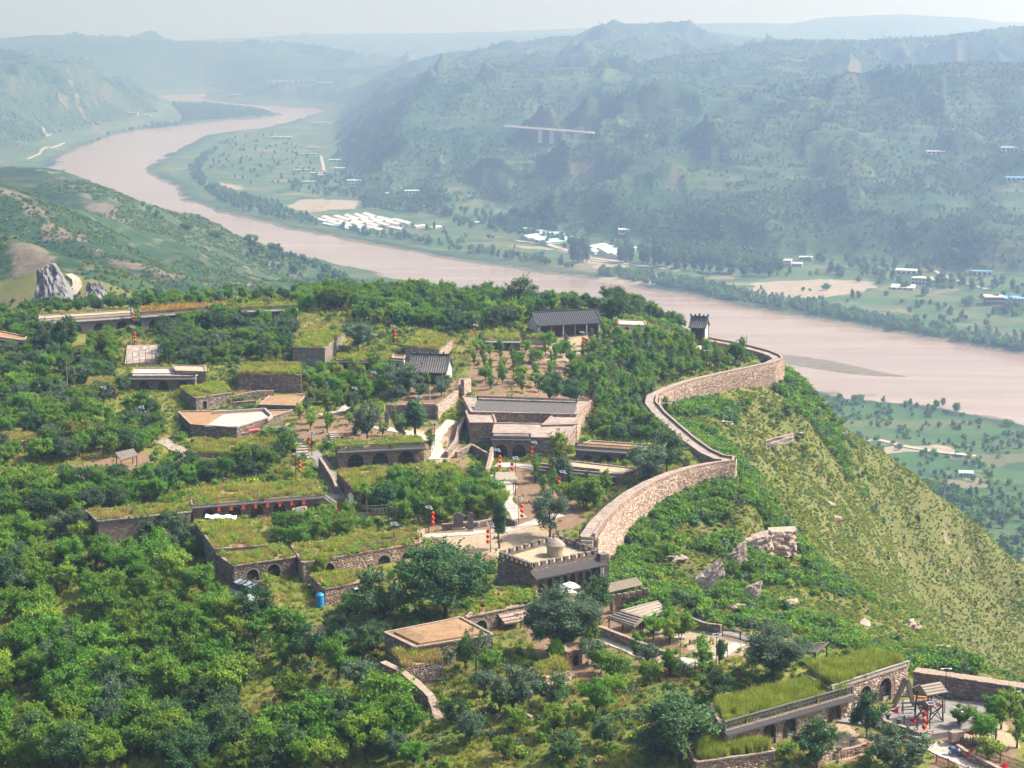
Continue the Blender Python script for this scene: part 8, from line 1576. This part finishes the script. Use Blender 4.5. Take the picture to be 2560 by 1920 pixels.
# undergrowth of bushes
BU = proto_coll('bush', [bush(21, 'leaf_locust'), bush(22, 'leaf_dark'), bush(23, 'leaf_olive'), bush(24, 'leaf_bright'), bush(25, 'leaf_grey'), bush(26, 'grass_dry', 4, 40, .3, .5, .5), bush(27, 'grass_green', 4, 44, .3, .55, .5)])
n = 9500; X = sr.uniform(-110, 80, n); Y = sr.uniform(245, 605, n); fr = np.abs(X) < Y * .275; X, Y = X[fr], Y[fr]; k = (poly_sd(X, Y, RINGIN) < 0) & clear(X, Y, .6); X, Y = X[k], Y[k]; dirt = np.zeros(len(X))
for q in DIRT + TAN: dirt = np.maximum(dirt, sstep(3, -2, poly_sd(X, Y, q)))
k = (sr.uniform(size=len(X)) > dirt * .95) & (fbm(X / 11, Y / 11, 3, 91) > .40) & (open_view(X, Y) | (sr.uniform(size=len(X)) < .25)); X, Y = X[k], Y[k]
scatter('undergrowth', np.stack([X, Y, H(X, Y)], -1), sr.uniform(.7, 2.3, len(X)), sr.uniform(0, 6.28, len(X)), sr.choice(7, len(X), p=[.3, .15, .18, .12, .15, .05, .05]), BU, 'low bushes between the trees and houses')
# scrub on the river side slope
n = 300000; X = sr.uniform(10, 200, n); Y = sr.uniform(300, 640, n); fr = np.abs(X) < Y * .285; X, Y = X[fr], Y[fr]; ps = poly_sd(X, Y, RINGIN); k = ps > .8; X, Y, ps = X[k], Y[k], ps[k]
cl = fbm(X / 16, Y / 16, 4, 95); den = sstep(30, 2, ps - 12 * (Y < 420)) * sstep(.43, .60, cl); pat = sstep(.38, .60, fbm(X / 5.5, Y / 5.5, 3, 96)); k = sr.uniform(size=len(X)) < (.30 + .65 * pat) * (.8 + .4 * den); X, Y, ps, cl, den = X[k], Y[k], ps[k], cl[k], den[k]
woody = sr.uniform(size=len(X)) < den * .42; ii = np.where(woody, sr.choice([0, 1, 4, 3], len(X), p=[.45, .3, .15, .1]), sr.choice([2, 6, 5, 0, 1], len(X), p=[.32, .42, .08, .12, .06])); s = np.where(woody, sr.uniform(1.2, 2.6, len(X)), sr.uniform(.4, .9, len(X)))
scatter('hillside_scrub', np.stack([X, Y, H(X, Y) - .1], -1), s, sr.uniform(0, 6.28, len(X)), ii, BU, 'low scrub and yellow grass on the slope outside the rampart')
# left hills scrub
n = 60000; X = sr.uniform(-420, 60, n); Y = sr.uniform(640, 2100, n); fr = (np.abs(X) < Y * .28); X, Y = X[fr], Y[fr]; Z = H(X, Y); k = (Z > 14) & ((fbm(X / 40, Y / 40, 4, 98) > .50 - .14 * (Y < 1000))); X, Y, Z = X[k], Y[k], Z[k]
scatter('valley_scrub', np.stack([X, Y, Z - .2], -1), sr.uniform(.9, 2.0, len(X)) * (.7 + Y / 2500), sr.uniform(0, 6.28, len(X)), sr.choice(7, len(X), p=[.2, .2, .25, .02, .23, .03, .07]), BU, 'bushes on the dry hills beyond the village')
# far woods
def far_tree(seed, matname, h, rx, nl=12, per=26, size=1.9): r = np.random.default_rng(seed); return quads_mesh('far_tree', crown(r, [((r.uniform(-.5, .5) * rx, r.uniform(-.5, .5) * rx, h * r.uniform(.3, .85)), (rx * .6, rx * .6, h * .26)) for _ in range(nl)], per, size), [matname])
FT = proto_coll('far_tree', [far_tree(31, 'leaf_dark', 9, 4), far_tree(32, 'leaf_locust', 8, 4), far_tree(33, 'leaf_grey', 10, 3.4), far_tree(34, 'leaf_dark', 12, 3.0), far_tree(35, 'leaf_olive', 5, 3.5)])
n = 230000; D = 1500 * (6500 / 1500) ** sr.uniform(size=n); X = sr.uniform(-.30, .30, n) * D; Y = D; Z = H(X, Y); rv = poly_sd(X, Y, RIVER); hill = Z > 16; a = fbm(X / 170, Y / 170, 4, 201); b = fbm(X / 38, Y / 38, 3, 202)
k = hill & (rv > 60) & ~((X < 80) & (Y < 2400)) & (sr.uniform(size=n) < np.clip((a * .6 + b * .4 - .40) * 6, 0.05, 1) * np.clip((Y / 3200) ** .7, .4, 1.4)); X1, Y1, Z1 = X[k], Y[k], Z[k]
scatter('hill_woods', np.stack([X1, Y1, Z1 - .5], -1), sr.uniform(.22, .62, len(X1)), sr.uniform(0, 6.28, len(X1)), sr.choice(5, len(X1), p=[.34, .16, .2, .12, .18]), FT, 'woods and bushes on the far terraced hills')
# belts of trees along the banks
def belt(poly, spacing, name, label, sc=(.7, 1.2), probs=(.3, .2, .2, .25, .05), d0=900, d1=7000, cut=.0):
    wp = [tuple(p[:2]) for p in hit([p[0] for p in poly], [p[1] for p in poly], d0, d1, 2000)]; ar = abs(sum(a[0] * b[1] - b[0] * a[1] for a, b in zip(wp, wp[1:] + wp[:1]))) / 2; n = int(ar / spacing ** 2); xs_ = [p[0] for p in wp]; ys_ = [p[1] for p in wp]; X = sr.uniform(min(xs_), max(xs_), n * 6); Y = sr.uniform(min(ys_), max(ys_), n * 6); k = in_poly(X, Y, wp); X, Y = X[k][:n], Y[k][:n]; k = fbm(X / 22, Y / 22, 3, 301) > cut; X, Y = X[k], Y[k]; Z = H(X, Y); k = Z > 1.2; X, Y, Z = X[k], Y[k], Z[k]; return np.stack([X, Y, Z - .3], -1), sr.uniform(*sc, len(X)), sr.choice(5, len(X), p=probs)
BE = [belt([(470, 425), (500, 395), (545, 375), (520, 400), (500, 425), (520, 460), (600, 490), (700, 520), (800, 560), (900, 590), (1000, 602), (1120, 625), (1300, 655), (1440, 678), (1440, 664), (1280, 640), (1100, 608), (960, 590), (820, 570), (700, 548), (600, 525), (540, 498), (490, 460)], 4.6, '', '', (.7, 1.3)),
      belt([(1500, 690), (1700, 725), (1900, 765), (2100, 798), (2350, 845), (2560, 880), (2560, 858), (2300, 812), (2080, 770), (1880, 735), (1700, 700), (1500, 672)], 5.2, '', '', (.5, .95), (.05, .35, .45, .1, .05)),
      belt([(1640, 650), (1980, 690), (1960, 665), (1900, 640), (1700, 615), (1640, 610)], 8, '', '', (.8, 1.5)), belt([(1100, 560), (1600, 640), (1640, 600), (1400, 560), (1150, 520)], 15, '', '', (.8, 1.3), cut=.42), belt([(900, 520), (1130, 545), (1140, 515), (1000, 490), (900, 490)], 10, '', '', (.9, 1.4), cut=.4),
      belt([(2020, 690), (2240, 720), (2560, 800), (2560, 720), (2300, 660), (2020, 650)], 14, '', '', (.7, 1.3), cut=.44), belt([(1900, 725), (2560, 860), (2560, 800), (2200, 735), (1950, 705)], 16, '', '', (.5, 1.0), cut=.52), belt([(420, 345), (330, 340), (240, 365), (160, 405), (240, 350), (330, 325), (430, 312), (520, 300), (690, 290), (640, 275), (520, 262), (430, 262), (460, 300)], 9, '', '', (.8, 1.4), cut=.4),
      belt([(720, 480), (1000, 520), (980, 470), (860, 440), (740, 450)], 16, '', '', (.8, 1.3), cut=.42), belt([(600, 620), (860, 690), (900, 730), (740, 700), (620, 650)], 10, '', '', (.5, .9), d0=1100, cut=.42), belt([(240, 500), (420, 560), (620, 612), (600, 625), (400, 580), (240, 515)], 11, '', '', (.6, 1.1), d0=1900, cut=.48),
      belt([(2030, 990), (2300, 1010), (2560, 1090), (2560, 1380), (2400, 1280), (2260, 1180), (2140, 1090)], 8.5, '', '', (.28, .62), (.2, .3, .25, .05, .2), 900, 2400, cut=.47), belt([(2300, 1200), (2560, 1280), (2560, 1420), (2420, 1310)], 5, '', '', (.35, .7), (.3, .3, .25, .05, .1), 800, 2400, cut=.40), belt([(800, 590), (2000, 700), (2000, 690), (1400, 600), (1000, 560)], 30, '', '', (.5, 1.0), cut=.5),
      belt([(480, 440), (840, 500), (800, 400), (700, 330), (560, 350), (500, 400)], 34, '', '', (.5, 1.0), cut=.5)]
PT = np.concatenate([b[0] for b in BE]); scatter('bank_trees', PT, np.concatenate([b[1] for b in BE]), sr.uniform(0, 6.28, len(PT)), np.concatenate([b[2] for b in BE]), FT, 'belts of trees along both river banks')
# poplars one can tell apart by the blue sheds and lone trees on the near flat
def far_lone(px, py, hpx, wpx, label, group, kind='poplar'):
    b = far_g(px, py); s = F / b.y; pr = random.choice(PROTO[kind]); hh = hpx / s / pr['h']; ww = wpx / s / (2 * pr['rx']); put_tree(kind, b, hh, NAMES[kind], label, group, sxy=ww / hh)
for px, py in [(1432, 655), (1444, 658), (1456, 654), (1466, 656)]: far_lone(px, py, 52, 26, 'tall dark poplar in the clump between the two blue shed clusters', 'poplars between the blue sheds')
for px, py in [(1552, 656), (1562, 658), (1576, 656), (1608, 660), (1618, 662), (1636, 668), (1650, 668), (1672, 670), (1692, 674), (1712, 676), (1735, 678), (1755, 680), (1775, 682), (1800, 686), (1830, 688), (1860, 690), (1895, 690), (1925, 692)]: far_lone(px, py, random.uniform(36, 50), 24, 'dark poplar in the row along the pale farm track', 'poplars along the farm track')
for px, py, h_, w_ in [(245, 498, 18, 18), (358, 520, 18, 14), (375, 535, 26, 22), (392, 545, 24, 20), (408, 552, 22, 22), (470, 575, 24, 34), (540, 590, 18, 40), (628, 600, 18, 28), (2145, 1010, 26, 34), (2340, 1024, 24, 20), (2358, 1020, 24, 18), (2392, 1036, 30, 26), (2520, 1066, 22, 26), (2388, 640, 20, 20)]: far_lone(px, py, h_, w_, 'single round tree standing at the water edge', 'trees at the water edge', 'broad')
